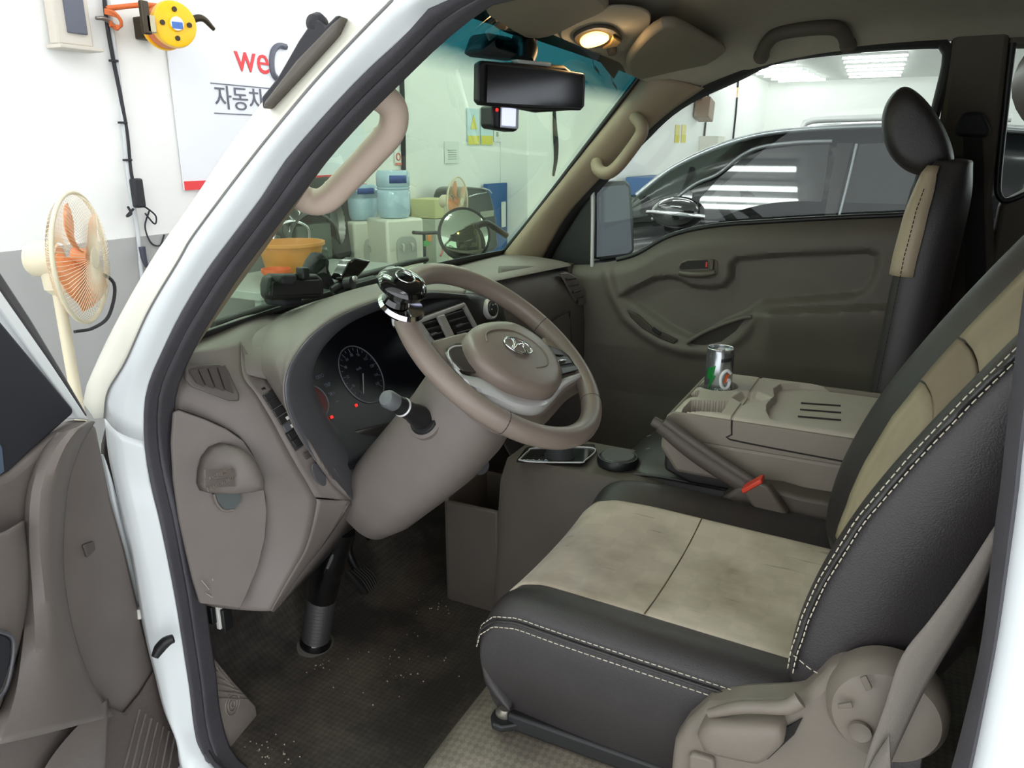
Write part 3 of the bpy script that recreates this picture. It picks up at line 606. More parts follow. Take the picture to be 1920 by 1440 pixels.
loft('roof', [roof, [p+Vector((0.10, 0, 0.015)) for p in roof], [p+Vector((0.3, -0.01, 0.025)) for p in roof], cen, [p+Vector((-0.3, -0.01, 0.025)) for p in far], far], CARP, suv, n=40, mid=16, solid=0.01)
yA = roof[0].y; yZ = roof[-1].y
sec = lambda y, zt, xw: [Vector((3.02+xw, y, zt)), Vector((2.94+xw, y, zt-0.08)), Vector((2.90+xw, y, zt-0.30)), Vector((2.93+xw, y, 0.45)), Vector((3.0+xw, y, 0.28)), Vector((4.8-xw, y, 0.28)), Vector((4.87-xw, y, 0.45)), Vector((4.9-xw, y, zt-0.3)), Vector((4.86-xw, y, zt-0.08)), Vector((4.78-xw, y, zt))]
rings('lower_body', [sec(2.25, 0.85, 0.25), sec(2.15, 1.02, 0.12), sec(1.9, 1.16, 0.04), sec(1.5, 1.28, 0.0), sec(1.0, 1.36, 0.0), sec(0.0, 1.37, 0.0), sec(-1.2, 1.38, 0.0), sec(-1.6, 1.25, 0.1)], CARP, suv, ang=70)
prism('front_window', [SV(*p, 0.036) for p in ((1302, 412), (1312, 372), (1345, 335), (1390, 298), (1432, 280), (1500, 272), (1556, 270), (1552, 300), (1536, 412))], -gl_n*0.012, CARG, suv, bevel=0.002)
prism('rear_window', [SV(*p, 0.036) for p in ((1572, 412), (1590, 340), (1612, 270), (1700, 266), (1780, 266), (1800, 412))], -gl_n*0.012, CARG, suv, bevel=0.002)
prism('door_pillar', [SV(*p, 0.04) for p in ((1545, 412), (1556, 340), (1570, 268), (1600, 268), (1582, 340), (1566, 412))], -gl_n*0.012, CARP, suv, bevel=0.002)
tube('window_frame', [SV(*p, 0.035) for p in ((1222, 412), (1296, 350), (1345, 327), (1390, 292), (1432, 275), (1500, 267), (1560, 265))], 0.009, mat('grey window frame', (120, 122, 126), 0.3, metal=0.6), suv, n=8, k=40)
tube('pillar_trim_line', [SV(*p, 0.045) for p in ((1572, 410), (1590, 340), (1606, 270))], 0.006, mat('grey window frame', (120, 122, 126), 0.3, metal=0.6), suv, n=8)
tube('window_chrome_line', [SV(1300, 418, 0.025), SV(1500, 414, 0.025), SV(1700, 414, 0.025)], 0.008, SILVER, suv, n=8)
tube('drip_rail', [p+gl_n*0.012 for p in roof[1:]], 0.014, mat('grey chrome', (150, 152, 156), 0.2, metal=0.9), suv, n=8)
rp = [SV(x, y)+Vector((0.10, 0, 0)) for x, y in ((1498, 240), (1515, 230), (1600, 226), (1700, 224), (1900, 226))]
tube('roof_rail', [rp[0]+Vector((0, 0, 0.0))]+[p+Vector((0, 0, 0.012)) for p in rp[1:]], 0.016, SILVER, suv, n=10)
prism('quarter_glass', [SV(*p, 0.036) for p in ((1222, 410), (1292, 355), (1300, 362), (1290, 412))], -gl_n*0.012, CARG, suv, bevel=0.002)
mc = AX(1272, 398, 2.82)
sm = rings('mirror_shell', [[mc+Vector((0.02*0+dx, s*math.cos(a), s2*math.sin(a))) for a in [2*math.pi*i/20 for i in range(20)]] for dx, s, s2 in ((-0.10, 0.04, 0.02), (-0.09, 0.10, 0.055), (-0.03, 0.125, 0.075), (0.05, 0.12, 0.07), (0.09, 0.06, 0.04))], GLOSSBK, suv, sub=1)
tube('mirror_chrome_strip', [mc+Vector((-0.05, 0.13, 0.0)), mc+Vector((-0.11, 0.05, 0.005)), mc+Vector((-0.11, -0.05, 0.0)), mc+Vector((-0.05, -0.13, -0.01))], 0.009, CHROME, suv, n=8)
tube('mirror_foot', [mc+Vector((0.02, 0.02, -0.06)), mc+Vector((0.12, 0.02, -0.10)), mc+Vector((0.2, 0.02, -0.09))], [0.05, 0.045, 0.05], GLOSSBK, suv, n=12)
for wy in (1.55, -0.85):
    for wx in (3.02, 4.78): lathe('wheel', [(0.001, -0.12), (0.3, -0.12), (0.35, -0.08), (0.36, 0), (0.35, 0.08), (0.3, 0.12), (0.001, 0.12)], (wx, wy, 0.36), (1, 0, 0), mat('tyre rubber', (30, 32, 32), 0.7), suv, n=28)
# ================================================================== THE TRUCK CAB
ZF = 0.62   # cab floor height
cab = thing('truck_cab', 'white truck cab body with open driver doorway and green tinted windshield', 'truck', (0.85, 0.3, 0))
def c_(pts, x): return [AX(px, py, x) for px, py in pts]
C0 = [(667, 0), (640, 28), (560, 118), (480, 212), (417, 300), (350, 400), (293, 480), (233, 583), (187, 673), (158, 747), (165, 768), (182, 780)]
C1 = [(741, 0), (695, 47), (605, 142), (540, 218), (480, 292), (420, 370), (363, 447), (340, 487), (283, 583), (240, 677), (207, 733), (200, 782)]
C2 = [(840, 0), (780, 52), (690, 132), (605, 222), (530, 310), (502, 357), (440, 440), (390, 507), (340, 590), (307, 659), (287, 704), (276, 751), (275, 829)]
C2b = [(275, 829), (285, 900), (300, 960), (313, 1017), (328, 1093), (340, 1160), (350, 1227), (360, 1293), (370, 1377), (390, 1427), (440, 1475)]
C3 = [(915, 0), (870, 28), (805, 83), (752, 135), (680, 207), (605, 290), (552, 360), (459, 482), (418, 540), (368, 620), (354, 645), (320, 718), (309, 773), (312, 837)]
C3b = [(312, 837), (325, 900), (340, 960), (353, 1043), (367, 1120), (377, 1193), (390, 1277), (397, 1343), (413, 1407), (430, 1437), (480, 1475)]
CL = [(200, 782), (207, 850), (218, 905), (230, 960), (247, 1027), (263, 1120), (273, 1177), (283, 1223), (293, 1260), (310, 1327), (333, 1387), (343, 1440), (375, 1490)]
topx = lambda x, dz=0: [Vector((x, -0.62, 1.885+dz)), Vector((x, -0.2, 1.895+dz)), Vector((x, 0.15, 1.89+dz))]
k0, k1, k2, k3 = topx(0.06, 0.045)+c_(C0, 0.055), topx(0.0, 0.02)+c_(C1, 0.0), topx(0.03, -0.015)+c_(C2, 0.03), topx(0.06, -0.04)+c_(C3, 0.06)
kin = [p+Vector((0.05, -0.035, -0.03)) for p in k0]
loft('outer_pillar', [kin, [p+Vector((0.02, -0.006, -0.006)) for p in k0], k0, [a.lerp(b, 0.4)+Vector((-0.010, -0.002, 0.0)) for a, b in zip(cr(k0, 30), cr(k1, 30))], k1], CREAM, cab, n=60, mid=14, solid=0.004)
loft('door_flange', [[p+Vector((-0.002, 0, 0)) for p in k1], [a.lerp(b, 0.5)+Vector((-0.012, 0, 0)) for a, b in zip(cr(k1, 30), cr(k2, 30))], k2], WHITE, cab, n=60, mid=9, solid=0.004)
lo = c_(CL, 0.0); l2 = c_(C2b, 0.03)
loft('lower_pillar', [[p+Vector((-0.002, 0, 0)) for p in lo], [a.lerp(b, 0.5)+Vector((-0.012, 0, 0)) for a, b in zip(cr(lo, 30), cr(l2, 30))], l2], WHITE, cab, n=50, mid=9, solid=0.004)
s2, s3 = k2+c_(C2b[1:], 0.03), k3+c_(C3b[1:], 0.06)
m2, m3 = cr(s2, 80), cr(s3, 80)
loft('door_seal', [[p+Vector((0.01, 0, 0)) for p in m2], [a.lerp(b, 0.12)+Vector((-0.006, 0, 0)) for a, b in zip(m2, m3)], [a.lerp(b, 0.45)+Vector((-0.014, 0, 0)) for a, b in zip(m2, m3)], [a.lerp(b, 0.62)+Vector((0.0, 0, 0)) for a, b in zip(m2, m3)], [a.lerp(b, 0.68)+Vector((-0.004, 0, 0)) for a, b in zip(m2, m3)], [a.lerp(b, 0.95)+Vector((-0.006, 0, 0)) for a, b in zip(m2, m3)], [p+Vector((0.02, 0.004, 0)) for p in m3]], SEAL, cab, n=90, mid=22, solid=0.004)
tube('paint_seam', [p+Vector((-0.004, 0, 0)) for p in k1[3:]], 0.0016, mat('seam sealer', (120, 118, 116), 0.7), cab, n=6, k=60)
# driver side inner pillar trim, between seal and windshield edge
LE = [Vector((0.13, 0.56, 1.885)), Vector((0.125, 0.72, 1.70)), Vector((0.12, 0.90, 1.50)), Vector((0.115, 1.045, 1.36))]
ik = [p+Vector((0.015, 0.005, 0)) for p in c_(C3, 0.06)][:11]
loft('driver_pillar_trim', [ik, [a.lerp(b, 0.5)+Vector((0.02, -0.01, 0)) for a, b in zip(cr(ik, 12), cr(LE, 12))], LE], TRIM, cab, n=30, mid=8, solid=0.004)
# hinge and door check hole
hp = AX(318, 1200, 0.005)
hg = tube('door_check_strap', [AX(290, 1232, -0.03), AX(300, 1215, -0.02), AX(312, 1203, -0.012), AX(325, 1197, -0.004)], [0.006, 0.009, 0.009, 0.007], BLACK, cab, n=8)
# windshield
RE = [Vector((1.45, 0.699, 1.880)), Vector((1.455, 0.856, 1.693)), Vector((1.46, 1.023, 1.493)), Vector((1.46, 1.148, 1.352))]
cols = []
for i in range(13):
    t = i/12; bow = 4*t*(1-t)
    cols.append([LE[j].lerp(RE[j], t)+Vector((0, 0.035*bow, 0.008*bow)) for j in range(4)])
loft('windshield', cols, WSGLASS, cab, n=16)
# black ceramic border inside the lower windshield edge and right edge
lowb = [c[3] for c in cols]; 
loft('windshield_lower_border', [[p+Vector((0, -0.030, 0.026)) for p in lowb], [p+Vector((0, -0.008, -0.006)) for p in lowb], [p+Vector((0, 0.01, -0.02)) for p in lowb]], BLACK, cab, n=30, solid=0.003)
tube('windshield_side_seal', [p+Vector((-0.012, -0.006, 0)) for p in RE], 0.007, BLACK, cab, n=8)
# cowl outside, wipers
loft('front_panel', [[p+Vector((0, 0.10, -0.10)) for p in lowb], [p+Vector((0, 0.15, -0.2)) for p in lowb], [p+Vector((0, 0.18, -0.5)) for p in lowb], [p+Vector((0, 0.18, -1.0)) for p in lowb]], WHITE, cab, n=30, mid=10, solid=0.01)
loft('outer_cowl', [[p+Vector((0, 0.0, -0.02)) for p in lowb], [p+Vector((0, 0.06, -0.06)) for p in lowb], [p+Vector((0, 0.10, -0.10)) for p in lowb]], mat('dark cowl plastic', (52, 56, 56), 0.5), cab, n=30, solid=0.01)
wp = thing('wiper', 'black wiper arm resting along the lower windshield edge', 'wiper', AY(560, 575, 1.17))
tube('wiper_blade', [AY(400, 612, 1.19)+Vector((0, 0, 0.0)), AY(500, 578, 1.19), AY(590, 553, 1.19), AY(700, 524, 1.19)], 0.011, BLACK, wp, n=8)
tube('wiper_arm', [AY(470, 585, 1.205), AY(640, 530, 1.205), AY(760, 494, 1.21), AY(800, 486, 1.21)], 0.008, BLACK, wp, n=8)
# headliner: side to side, front to back
wt = [(0.80, 1.65), (0.73, 1.715), (0.628, 1.805), (0.55, 1.842), (0.474, 1.872), (0.37, 1.906), (0.182, 1.924), (-0.03, 1.925), (-0.7, 1.915)]
def wtz(y):
    for i in range(len(wt)-1):
        if wt[i+1][0] <= y <= wt[i][0]:
            t = (y-wt[i][0])/(wt[i+1][0]-wt[i][0]); return wt[i][1]+(wt[i+1][1]-wt[i][1])*t
    return wt[-1][1] if y < 0 else wt[0][1]
rows = []
for y, z in ((0.72, 1.872), (0.70, 1.888), (0.62, 1.918), (0.5, 1.95), (0.3, 1.975), (0.0, 1.982), (-0.35, 1.975), (-0.7, 1.95)):
    ye = min(y, 0.62)
    rows.append([Vector((0.075, ye-0.2 if y > 0.3 else y, 1.855 if y > 0.3 else 1.86)), Vector((0.11, y-0.12 if y > 0.4 else y, z-0.03)), Vector((0.25, y-0.085, z)), Vector((0.55, y-0.045, z+0.008)), Vector((0.85, y-0.015, z+0.01)), Vector((1.15, y-0.005, z+0.008)), Vector((1.36, y, z-0.002)), Vector((1.45, y-0.03, min(z-0.015, wtz(ye)+0.045))), Vector((1.505, ye-0.02, wtz(ye-0.02)-0.004))])
grid('headliner', rows, HEAD, cab, sub=2, solid=0.006)
rf = [Vector((x, y, z)) for x, y, z in ((0.05, 0, 1.94), (0.2, 0, 2.0), (0.85, 0, 2.02), (1.5, 0, 2.0), (1.66, 0, 1.94))]
loft('roof_panel', [[p+Vector((0, y-max(0, y)*0.35*max(0, (1.45-p.x)/1.4), dz)) for p in rf] for y, dz in ((0.68, -0.06), (0.5, -0.012), (0, 0), (-0.75, -0.01))], WHITE, cab, n=24, mid=10, solid=0.006)
# passenger side pillar trim
tL = [AX(px, py, 1.45) for px, py in ((1205, 138), (1100, 270), (1000, 400), (935, 482))]
tR = [AX(px, py, 1.49) for px, py in ((1320, 165), (1252, 212), (1182, 276), (1112, 347), (1060, 408), (1012, 492))]
loft('passenger_pillar_trim', [tL, [a.lerp(b, 0.25)+Vector((-0.025, -0.01, 0)) for a, b in zip(cr(tL, 20), cr(tR, 20))], [a.lerp(b, 0.65)+Vector((-0.02, -0.01, 0)) for a, b in zip(cr(tL, 20), cr(tR, 20))], tR], TRIM, cab, n=40, mid=12, solid=0.004)
# passenger door window seal: black band round the opening
so = [AX(px, py, 1.495) for px, py in ((1008, 495), (1050, 415), (1105, 350), (1180, 268), (1255, 198), (1370, 138), (1450, 105), (1600, 84), (1760, 74), (1785, 84), (1783, 130), (1765, 200), (1740, 300), (1720, 410))]
si = [AX(px, py, 1.515) for px, py in ((1022, 497), (1065, 420), (1118, 352), (1195, 270), (1270, 202), (1380, 148), (1455, 115), (1600, 95), (1752, 86), (1768, 97), (1765, 130), (1748, 200), (1724, 300), (1704, 410))]
loft('passenger_window_seal', [[p+Vector((0.02, 0, 0)) for p in so], so, [a.lerp(b, 0.5)+Vector((-0.008, 0, 0)) for a, b in zip(so, si)], si, [p+Vector((0.05, 0, 0)) for p in si]], mat('black window seal', (34, 33, 32), 0.6), cab, n=70, mid=12, solid=0.003)
# rear pillar trim on the passenger side and quarter window
DK = mat('dark brown trim', (88, 80, 70), 0.7, var=0.05, vscale=12, bump=0.15, bscale=700)
prism('rear_pillar_trim', [Vector((1.49, y, z)) for y, z in ((-0.028, 1.985), (-0.03, 1.75), (-0.01, 1.50), (0.0, 0.75), (-0.22, 0.75), (-0.20, 1.40), (-0.165, 1.57), (-0.14, 1.985))], (0.08, 0, 0), DK, cab, bevel=0.012)
prism('quarter_panel', [Vector((1.50, y, z)) for y, z in ((-0.19, 0.62), (-0.185, 1.555), (-0.28, 1.62), (-0.70, 1.62), (-0.70, 0.62))], (0.08, 0, 0), DK, cab, bevel=0.01)
prism('quarter_header', [Vector((1.50, y, z)) for y, z in ((-0.14, 1.985), (-0.145, 1.905), (-0.70, 1.88), (-0.70, 1.985))], (0.08, 0, 0), DK, cab, bevel=0.006)
qw = [Vector((1.56, y, z)) for y, z in ((-0.165, 1.60), (-0.15, 1.91), (-0.70, 1.89), (-0.70, 1.62), (-0.25, 1.57))]
prism('quarter_window', qw, (0.004, 0, 0), SIDEGLASS, cab)
tube('quarter_window_seal', [Vector((1.505, y, z)) for y, z in ((-0.152, 1.91), (-0.158, 1.80), (-0.170, 1.62), (-0.178, 1.575), (-0.20, 1.562), (-0.25, 1.59), (-0.32, 1.625))], 0.008, BLACK, cab, n=8)
rbox('rear_wall', (0.83, -0.74, 1.28), (1.5, 0.05, 1.32), DK, cab, bev=0.01)
rbox('rear_wall_left', (0.075, -0.45, 1.28), (0.04, 0.55, 1.32), DK, cab, bev=0.01)
rbox('rear_corner_panel', (0.03, -0.475, 1.24), (0.03, 0.55, 1.36), WHITE, cab, bev=0.012)
# belt anchor loop on the rear pillar
ba = thing('belt_guide', 'dark seat belt guide on the far rear door pillar', 'belt guide', (1.48, -0.10, 1.68))
prism('guide_cover', [AX(px, py, 1.485) for px, py in ((1805, 212), (1842, 210), (1858, 245), (1850, 258), (1795, 256), (1788, 246))], (-0.025, 0, 0), BLACKM, ba, bevel=0.008)
prism('far_belt', [AX(px, py, 1.47) for px, py in ((1806, 256), (1842, 258), (1850, 620), (1812, 620))], (-0.004, 0, 0), mat('dark webbing', (40, 39, 38), 0.8), ba)
# passenger window pane
prism('passenger_window', [p+Vector((0.05, 0, 0)) for p in (si[:12:1]+[AX(1704, 425, 1.515), AX(1600, 428, 1.515), AX(1330, 445, 1.515), AX(1190, 495, 1.515)])], (0.004, 0, 0), SIDEGLASS, cab)
# floor: rubber mat, firewall, seat riser
fl = [[Vector((x, y, z)) for x in (0.06, 0.3, 0.6, 0.9, 1.2, 1.5)] for y, z in ((-0.7, ZF), (0.3, ZF), (0.7, ZF), (0.95, ZF), (1.06, ZF+0.005), (1.14, ZF+0.05), (1.19, ZF+0.2), (1.20, ZF+0.35), (1.20, 1.30))]
grid('floor_mat', fl, RUBBER, cab, sub=2, solid=0.01)
prism('right_kick_panel', [Vector((1.49, y, z)) for y, z in ((0.85, 0.60), (1.25, 0.60), (1.25, 1.34), (0.92, 1.34), (0.86, 1.0))], (0.06, 0, 0), PLASTIC2, cab, bevel=0.004)
rbox('sill', (0.035, 0.42, 0.57), (0.09, 1.35, 0.10), WHITE, cab, bev=0.02)
prism('sill_tread', [Vector((0.07, 1.02, ZF+0.004)), Vector((0.07, -0.5, ZF+0.004)), Vector((0.01, -0.5, ZF-0.002)), Vector((0.01, 1.0, ZF-0.002))], (0, 0, -0.02), PLASTIC2, cab, bevel=0.004)
# seat riser with sloped front
ZR = 0.80
p0, p1 = AZ(905, 1250, ZR), AZ(845, 1440, ZR)
rs = [[Vector((x, y, z)) for x in (0.085, 0.12, 0.5, 1.0, 1.5)] for y, z in ((0.62, ZF-0.01), (0.60, ZF+0.03), (0.565, ZR-0.04), (0.545, ZR-0.008), (0.52, ZR), (0.2, ZR+0.005), (-0.7, ZR+0.005))]
for r_ in rs: r_[0].z = min(r_[0].z, ZR-0.03)
grid('seat_riser', rs, RUBBER2, cab, sub=1, solid=0.006)
# driver side rear door pillar (right edge of the view)
q2 = [(1925, 780), (1912, 900), (1903, 970), (1890, 1060), (1872, 1180), (1850, 1300), (1822, 1440), (1800, 1520)]
q3 = [(1895, 780), (1882, 900), (1872, 970), (1860, 1080), (1845, 1200), (1822, 1310), (1788, 1440), (1760, 1520)]
a2 = [Vector((0.03, -0.085, 1.86)), Vector((0.03, -0.095, 1.70))]+c_(q2, 0.03); a3 = [Vector((0.06, -0.075, 1.85)), Vector((0.06, -0.085, 1.70))]+c_(q3, 0.055)
a1 = [p+Vector((-0.02, -0.10, 0)) for p in a2]
loft('rear_door_pillar', [[p+Vector((0.06, -0.06, 0)) for p in a1], a1, [a.lerp(b, 0.6)+Vector((-0.008, 0, 0)) for a, b in zip(a1, a2)], a2], WHITE, cab, n=40, mid=9, solid=0.004)
loft('rear_door_seal', [[p+Vector((0.008, -0.002, 0)) for p in a2], [a.lerp(b, 0.3)+Vector((-0.012, 0, 0)) for a, b in zip(a2, a3)], [a.lerp(b, 0.8)+Vector((-0.006, 0, 0)) for a, b in zip(a2, a3)], a3, [p+Vector((0.04, -0.01, 0)) for p in a3]], SEAL, cab, n=40, mid=12, solid=0.004)
# ---- black mirror mount on the outside of the pillar
mm = thing('mirror_mount', 'black plastic wedge mount fixed outside the white front pillar', 'mirror mount', AX(500, 195, 0.07))
wd = [(637, 28), (628, 30), (608, 50), (600, 40), (593, 36), (587, 44), (589, 53), (577, 50), (560, 75), (520, 145), (490, 182), (492, 204), (505, 196), (560, 130), (625, 62)]
prism('mount_body', [AX(px, py, 0.0) for px, py in wd], (0.05, 0.012, 0), BLACKM, mm, bevel=0.004)
lathe('mount_ball', [(0.001, -0.012), (0.009, -0.008), (0.012, 0), (0.009, 0.008), (0.001, 0.012)], AX(595, 45, 0.01), (1, 0, 0), BLACKM, mm, n=16)
prism('mount_gasket', [AX(px, py, -0.004) for px, py in ((640, 28), (628, 62), (560, 138), (500, 200), (491, 205), (495, 190), (555, 112), (620, 45))], (0.03, 0.008, 0), mat('grey rubber gasket', (92, 86, 80), 0.7), mm, bevel=0.003)
# ---- grab handles
def grab(name, label, pts, r, m, grp, seams=()):
    t = thing(name, label, 'grab handle', pts[0], grp)
    tube('handle_bar', pts, r, m, t, n=18, k=60)
    for p, d in seams: lathe('seam_ring', [(r*0.97, -0.0012), (r*1.015, 0), (r*0.97, 0.0012)], p, d, mat('pale seam', (196, 180, 160), 0.6), t, n=24)
    for p, q in ((pts[0], pts[1]), (pts[-1], pts[-2])):
        lathe('end_cap', [(0.001, -0.01), (r*1.15, -0.008), (r*1.15, 0.004), (r, 0.008), (0.001, 0.008)], p, (q-p), m, t, n=20)
    return t
gp = [AX(500, 332, 0.115), AX(545, 356, 0.135), AX(580, 377, 0.155), AX(612, 374, 0.165), AX(650, 338, 0.17), AX(700, 285, 0.17), AX(733, 246, 0.165), AX(738, 208, 0.155), AX(718, 184, 0.14), AX(680, 168, 0.12)]
HANDM = mat('taupe handle plastic', (196, 176, 161), 0.5, bump=0.1, bscale=700)
s1, s2_ = AX(722, 259, 0.168), AX(628, 360, 0.168)
grab('grab_handle', 'taupe grab handle on the near front pillar seen through the doorway', gp, 0.0185, HANDM, 'grab handles', [(s1, AX(700, 285, 0.17)-AX(733, 246, 0.165)), (s2_, AX(650, 338, 0.17)-AX(612, 374, 0.165))])
gp = [AX(1118, 303, 1.455), AX(1122, 318, 1.42), AX(1138, 325, 1.40), AX(1158, 312, 1.40), AX(1185, 278, 1.40), AX(1202, 252, 1.40), AX(1203, 236, 1.40), AX(1196, 225, 1.42), AX(1190, 221, 1.455)]
grab('grab_handle', 'beige grab handle on the far front pillar by the passenger window', gp, 0.0175, TRIM, 'grab handles')
gp = [AX(1428, 104, 1.44), AX(1436, 84, 1.40), AX(1458, 64, 1.37), AX(1510, 54, 1.36), AX(1560, 52, 1.37), AX(1580, 62, 1.40), AX(1590, 84, 1.44)]
grab('grab_handle', 'dark folding grab handle on the roof rail above the passenger window', gp, 0.0165, DK, 'grab handles')
# ---- sun visors, roof lamp
hz = lambda px, py, z: AZ(px, py, z)
vis = thing('sun_visor', 'beige sun visor folded up above the passenger side of the windshield', 'sun visor', AZ(1250, 100, 1.92), 'sun visors')
vp = [(1172, 106), (1192, 132), (1240, 140), (1300, 120), (1352, 88), (1357, 78), (1330, 62), (1270, 28), (1238, 30), (1200, 60)]
visN = Vector((0, 0.18, 1)).normalized(); visP = Vector((1.2, 0.55, 1.905))
prism('visor_board', smo([AP(px, py, visP, visN) for px, py in vp]), -visN*0.022, mat('visor vinyl', (142, 131, 114), 0.8, bump=0.15, bscale=500), vis, bevel=0.009, bseg=3)
lathe('visor_clip', [(0.001, -0.006), (0.010, -0.004), (0.012, 0.012), (0.001, 0.014)], AP(1148, 98, visP, visN), (0.3, 0.3, 1), DK, vis, n=16)
vis2 = thing('sun_visor', 'beige sun visor folded up above the driver side of the windshield', 'sun visor', AZ(950, 30, 1.92), 'sun visors')
v2P = Vector((0.5, 0.56, 1.912))
prism('visor_board', smo([AP(px, py, v2P, visN) for px, py in ((905, 8), (935, 38), (985, 52), (1030, 48), (1085, 22), (1140, -12), (1050, -60), (930, -40))]), -visN*0.02, mat('visor vinyl', (142, 131, 114), 0.8, bump=0.15, bscale=500), vis2, bevel=0.009, bseg=3)
lampP = Vector((0.85, 0.60, 1.906))
lam = thing('roof_lamp', 'lit amber map lamp in the overhead roof panel', 'lamp', AP(1120, 65, lampP, visN))
LP_ = lambda px, py, o=0: AP(px, py, lampP, visN)-visN*o
prism('lamp_frame', smo([LP_(*p) for p in ((1074, 66), (1086, 53), (1118, 43), (1150, 48), (1166, 66), (1156, 76), (1120, 83), (1088, 80))]), -visN*0.008, DK, lam, bevel=0.003)
prism('lamp_lens', smo([LP_(*p, 0.008) for p in ((1086, 68), (1096, 56), (1120, 50), (1140, 57), (1134, 67), (1114, 75), (1096, 77))]), -visN*0.006, mat('lit amber lens', (255, 214, 140), 0.3, emit=(255, 188, 92), es=5.0), lam, bevel=0.002)
prism('lamp_switch', [LP_(*p, 0.008) for p in ((1148, 56), (1164, 66), (1156, 74), (1128, 80), (1142, 70))], -visN*0.006, mat('amber tinted reflector', (190, 150, 90), 0.25), lam, bevel=0.002)
oc = prism('overhead_panel', smo([LP_(*p, -0.004) for p in ((1050, 62), (1080, 36), (1150, 12), (1215, 22), (1215, 55), (1180, 92), (1120, 98), (1070, 88))]), -visN*0.005, HEAD, lam, bevel=0.003)
pl = bpy.data.lights.new('map_lamp_light', 'POINT'); pl.energy = 0.35; pl.color = (1.0, 0.72, 0.4); pl.shadow_soft_size = 0.02
plo = bpy.data.objects.new('map_lamp_light', pl); COL.objects.link(plo); plo.location = LP_(1118, 62, 0.03); plo.parent = lam; plo.matrix_parent_inverse = lam.matrix_basis.inverted()
# ---- rear-view mirror with camera
mw = Vector((math.cos(math.radians(10.8)), -math.sin(math.radians(10.8)), 0)); mn = Vector((-mw.y*-1, 0, 0))
mn = Vector((-math.sin(math.radians(10.8)), -math.cos(math.radians(10.8)), 0.0))
m0 = AY(900, 155, 0.66); MR = lambda px, py, o=0.0: AP(px, py, m0+mn*o, mn)
mir = thing('rear_view_mirror', 'wide black clip-on rear-view mirror hanging from the windshield top', 'mirror', MR(1000, 205))
out = [(908, 113), (1000, 122), (1096, 137), (1099, 145), (1097, 200), (1090, 207), (1000, 205), (905, 197), (898, 190), (899, 118)]
prism('mirror_housing', [MR(*p) for p in out], -mn*0.014, BLACK, mir, bevel=0.004, bseg=3)
prism('mirror_glass', [MR(*p, 0.001) for p in ((913, 121), (1092, 141), (1090, 202), (911, 192))], mn*0.002, DKMIRROR, mir)
prism('mirror_back_cover', [MR(*p, -0.014) for p in ((950, 116), (1060, 122), (1085, 142), (1085, 206), (1010, 211), (945, 198))], -mn*0.016, BLACK, mir, bevel=0.006)
prism('mirror_label', [MR(*p, -0.006) for p in ((970, 111), (1034, 117), (1034, 125), (974, 119))], -mn*0.016, mat('white sticker', (206, 208, 204), 0.6), mir, bevel=0.002)
tube('mirror_stem', [MR(985, 118, -0.03), MR(988, 92, -0.05), MR(978, 70, -0.07)], [0.016, 0.02, 0.02], BLACK, mir, n=14)
tube('mirror_cable', [MR(985, 100, -0.06), MR(1000, 85, -0.05), MR(1004, 70, -0.06)], 0.004, BLACK, mir, n=6)
prism('camera_shroud', [MR(*p, -0.075) for p in ((918, 60), (960, 68), (1000, 92), (985, 112), (915, 104), (903, 98), (910, 85))], -mn*0.05, mat('dark shroud plastic', (28, 34, 40), 0.4), mir, bevel=0.01)
ck = thing('dash_camera', 'small black dash camera with bright screen below the rear-view mirror', 'dash camera', MR(948, 245, -0.04))
prism('camera_body', [MR(*p, -0.03) for p in ((924, 198), (972, 200), (972, 244), (966, 247), (929, 241), (924, 236))], -mn*0.03, BLACK, ck, bevel=0.004)
prism('camera_screen_frame', [MR(*p, -0.029) for p in ((938, 200), (971, 202), (970, 242), (937, 239))], mn*0.003, mat('pale grey bezel', (200, 202, 214), 0.35), ck, bevel=0.002)
prism('camera_screen', [MR(*p, -0.025) for p in ((942, 202), (967, 203), (966, 237), (941, 235))], mn*0.001, mat('lit screen', (215, 220, 245), 0.3, emit=(225, 230, 255), es=0.7), ck)
lathe('camera_led', [(0.001, 0), (0.003, 0.0), (0.003, 0.002), (0.001, 0.002)], MR(931, 206, -0.029), mn, mat('red lamp', (220, 40, 40), 0.4, emit=(220, 40, 40), es=1.0), ck, n=10)
# paper sticker on the windshield
tagp = thing('windshield_sticker', 'pale translucent square sticker at the top right of the windshield', 'sticker', AY(1150, 120, 0.72))
prism('sticker_sheet', [AY(px, py, 0.725+0.0012*(py-118)) for px, py in ((1122, 112), (1170, 112), (1150, 148))], (0, -0.002, 0), mat('pale film', (150, 156, 150), 0.5), tagp)
for k, (px, py, s) in enumerate(((1118, 128, 'Love'), (1152, 158, 'Love'))):
    text('script_lettering', s, 0.03, AY(px, py, 0.74+0.0009*(py-118)), (1, 0.1, -0.25), (0, 0.3, 1), BLACK, tagp, 0.0005)
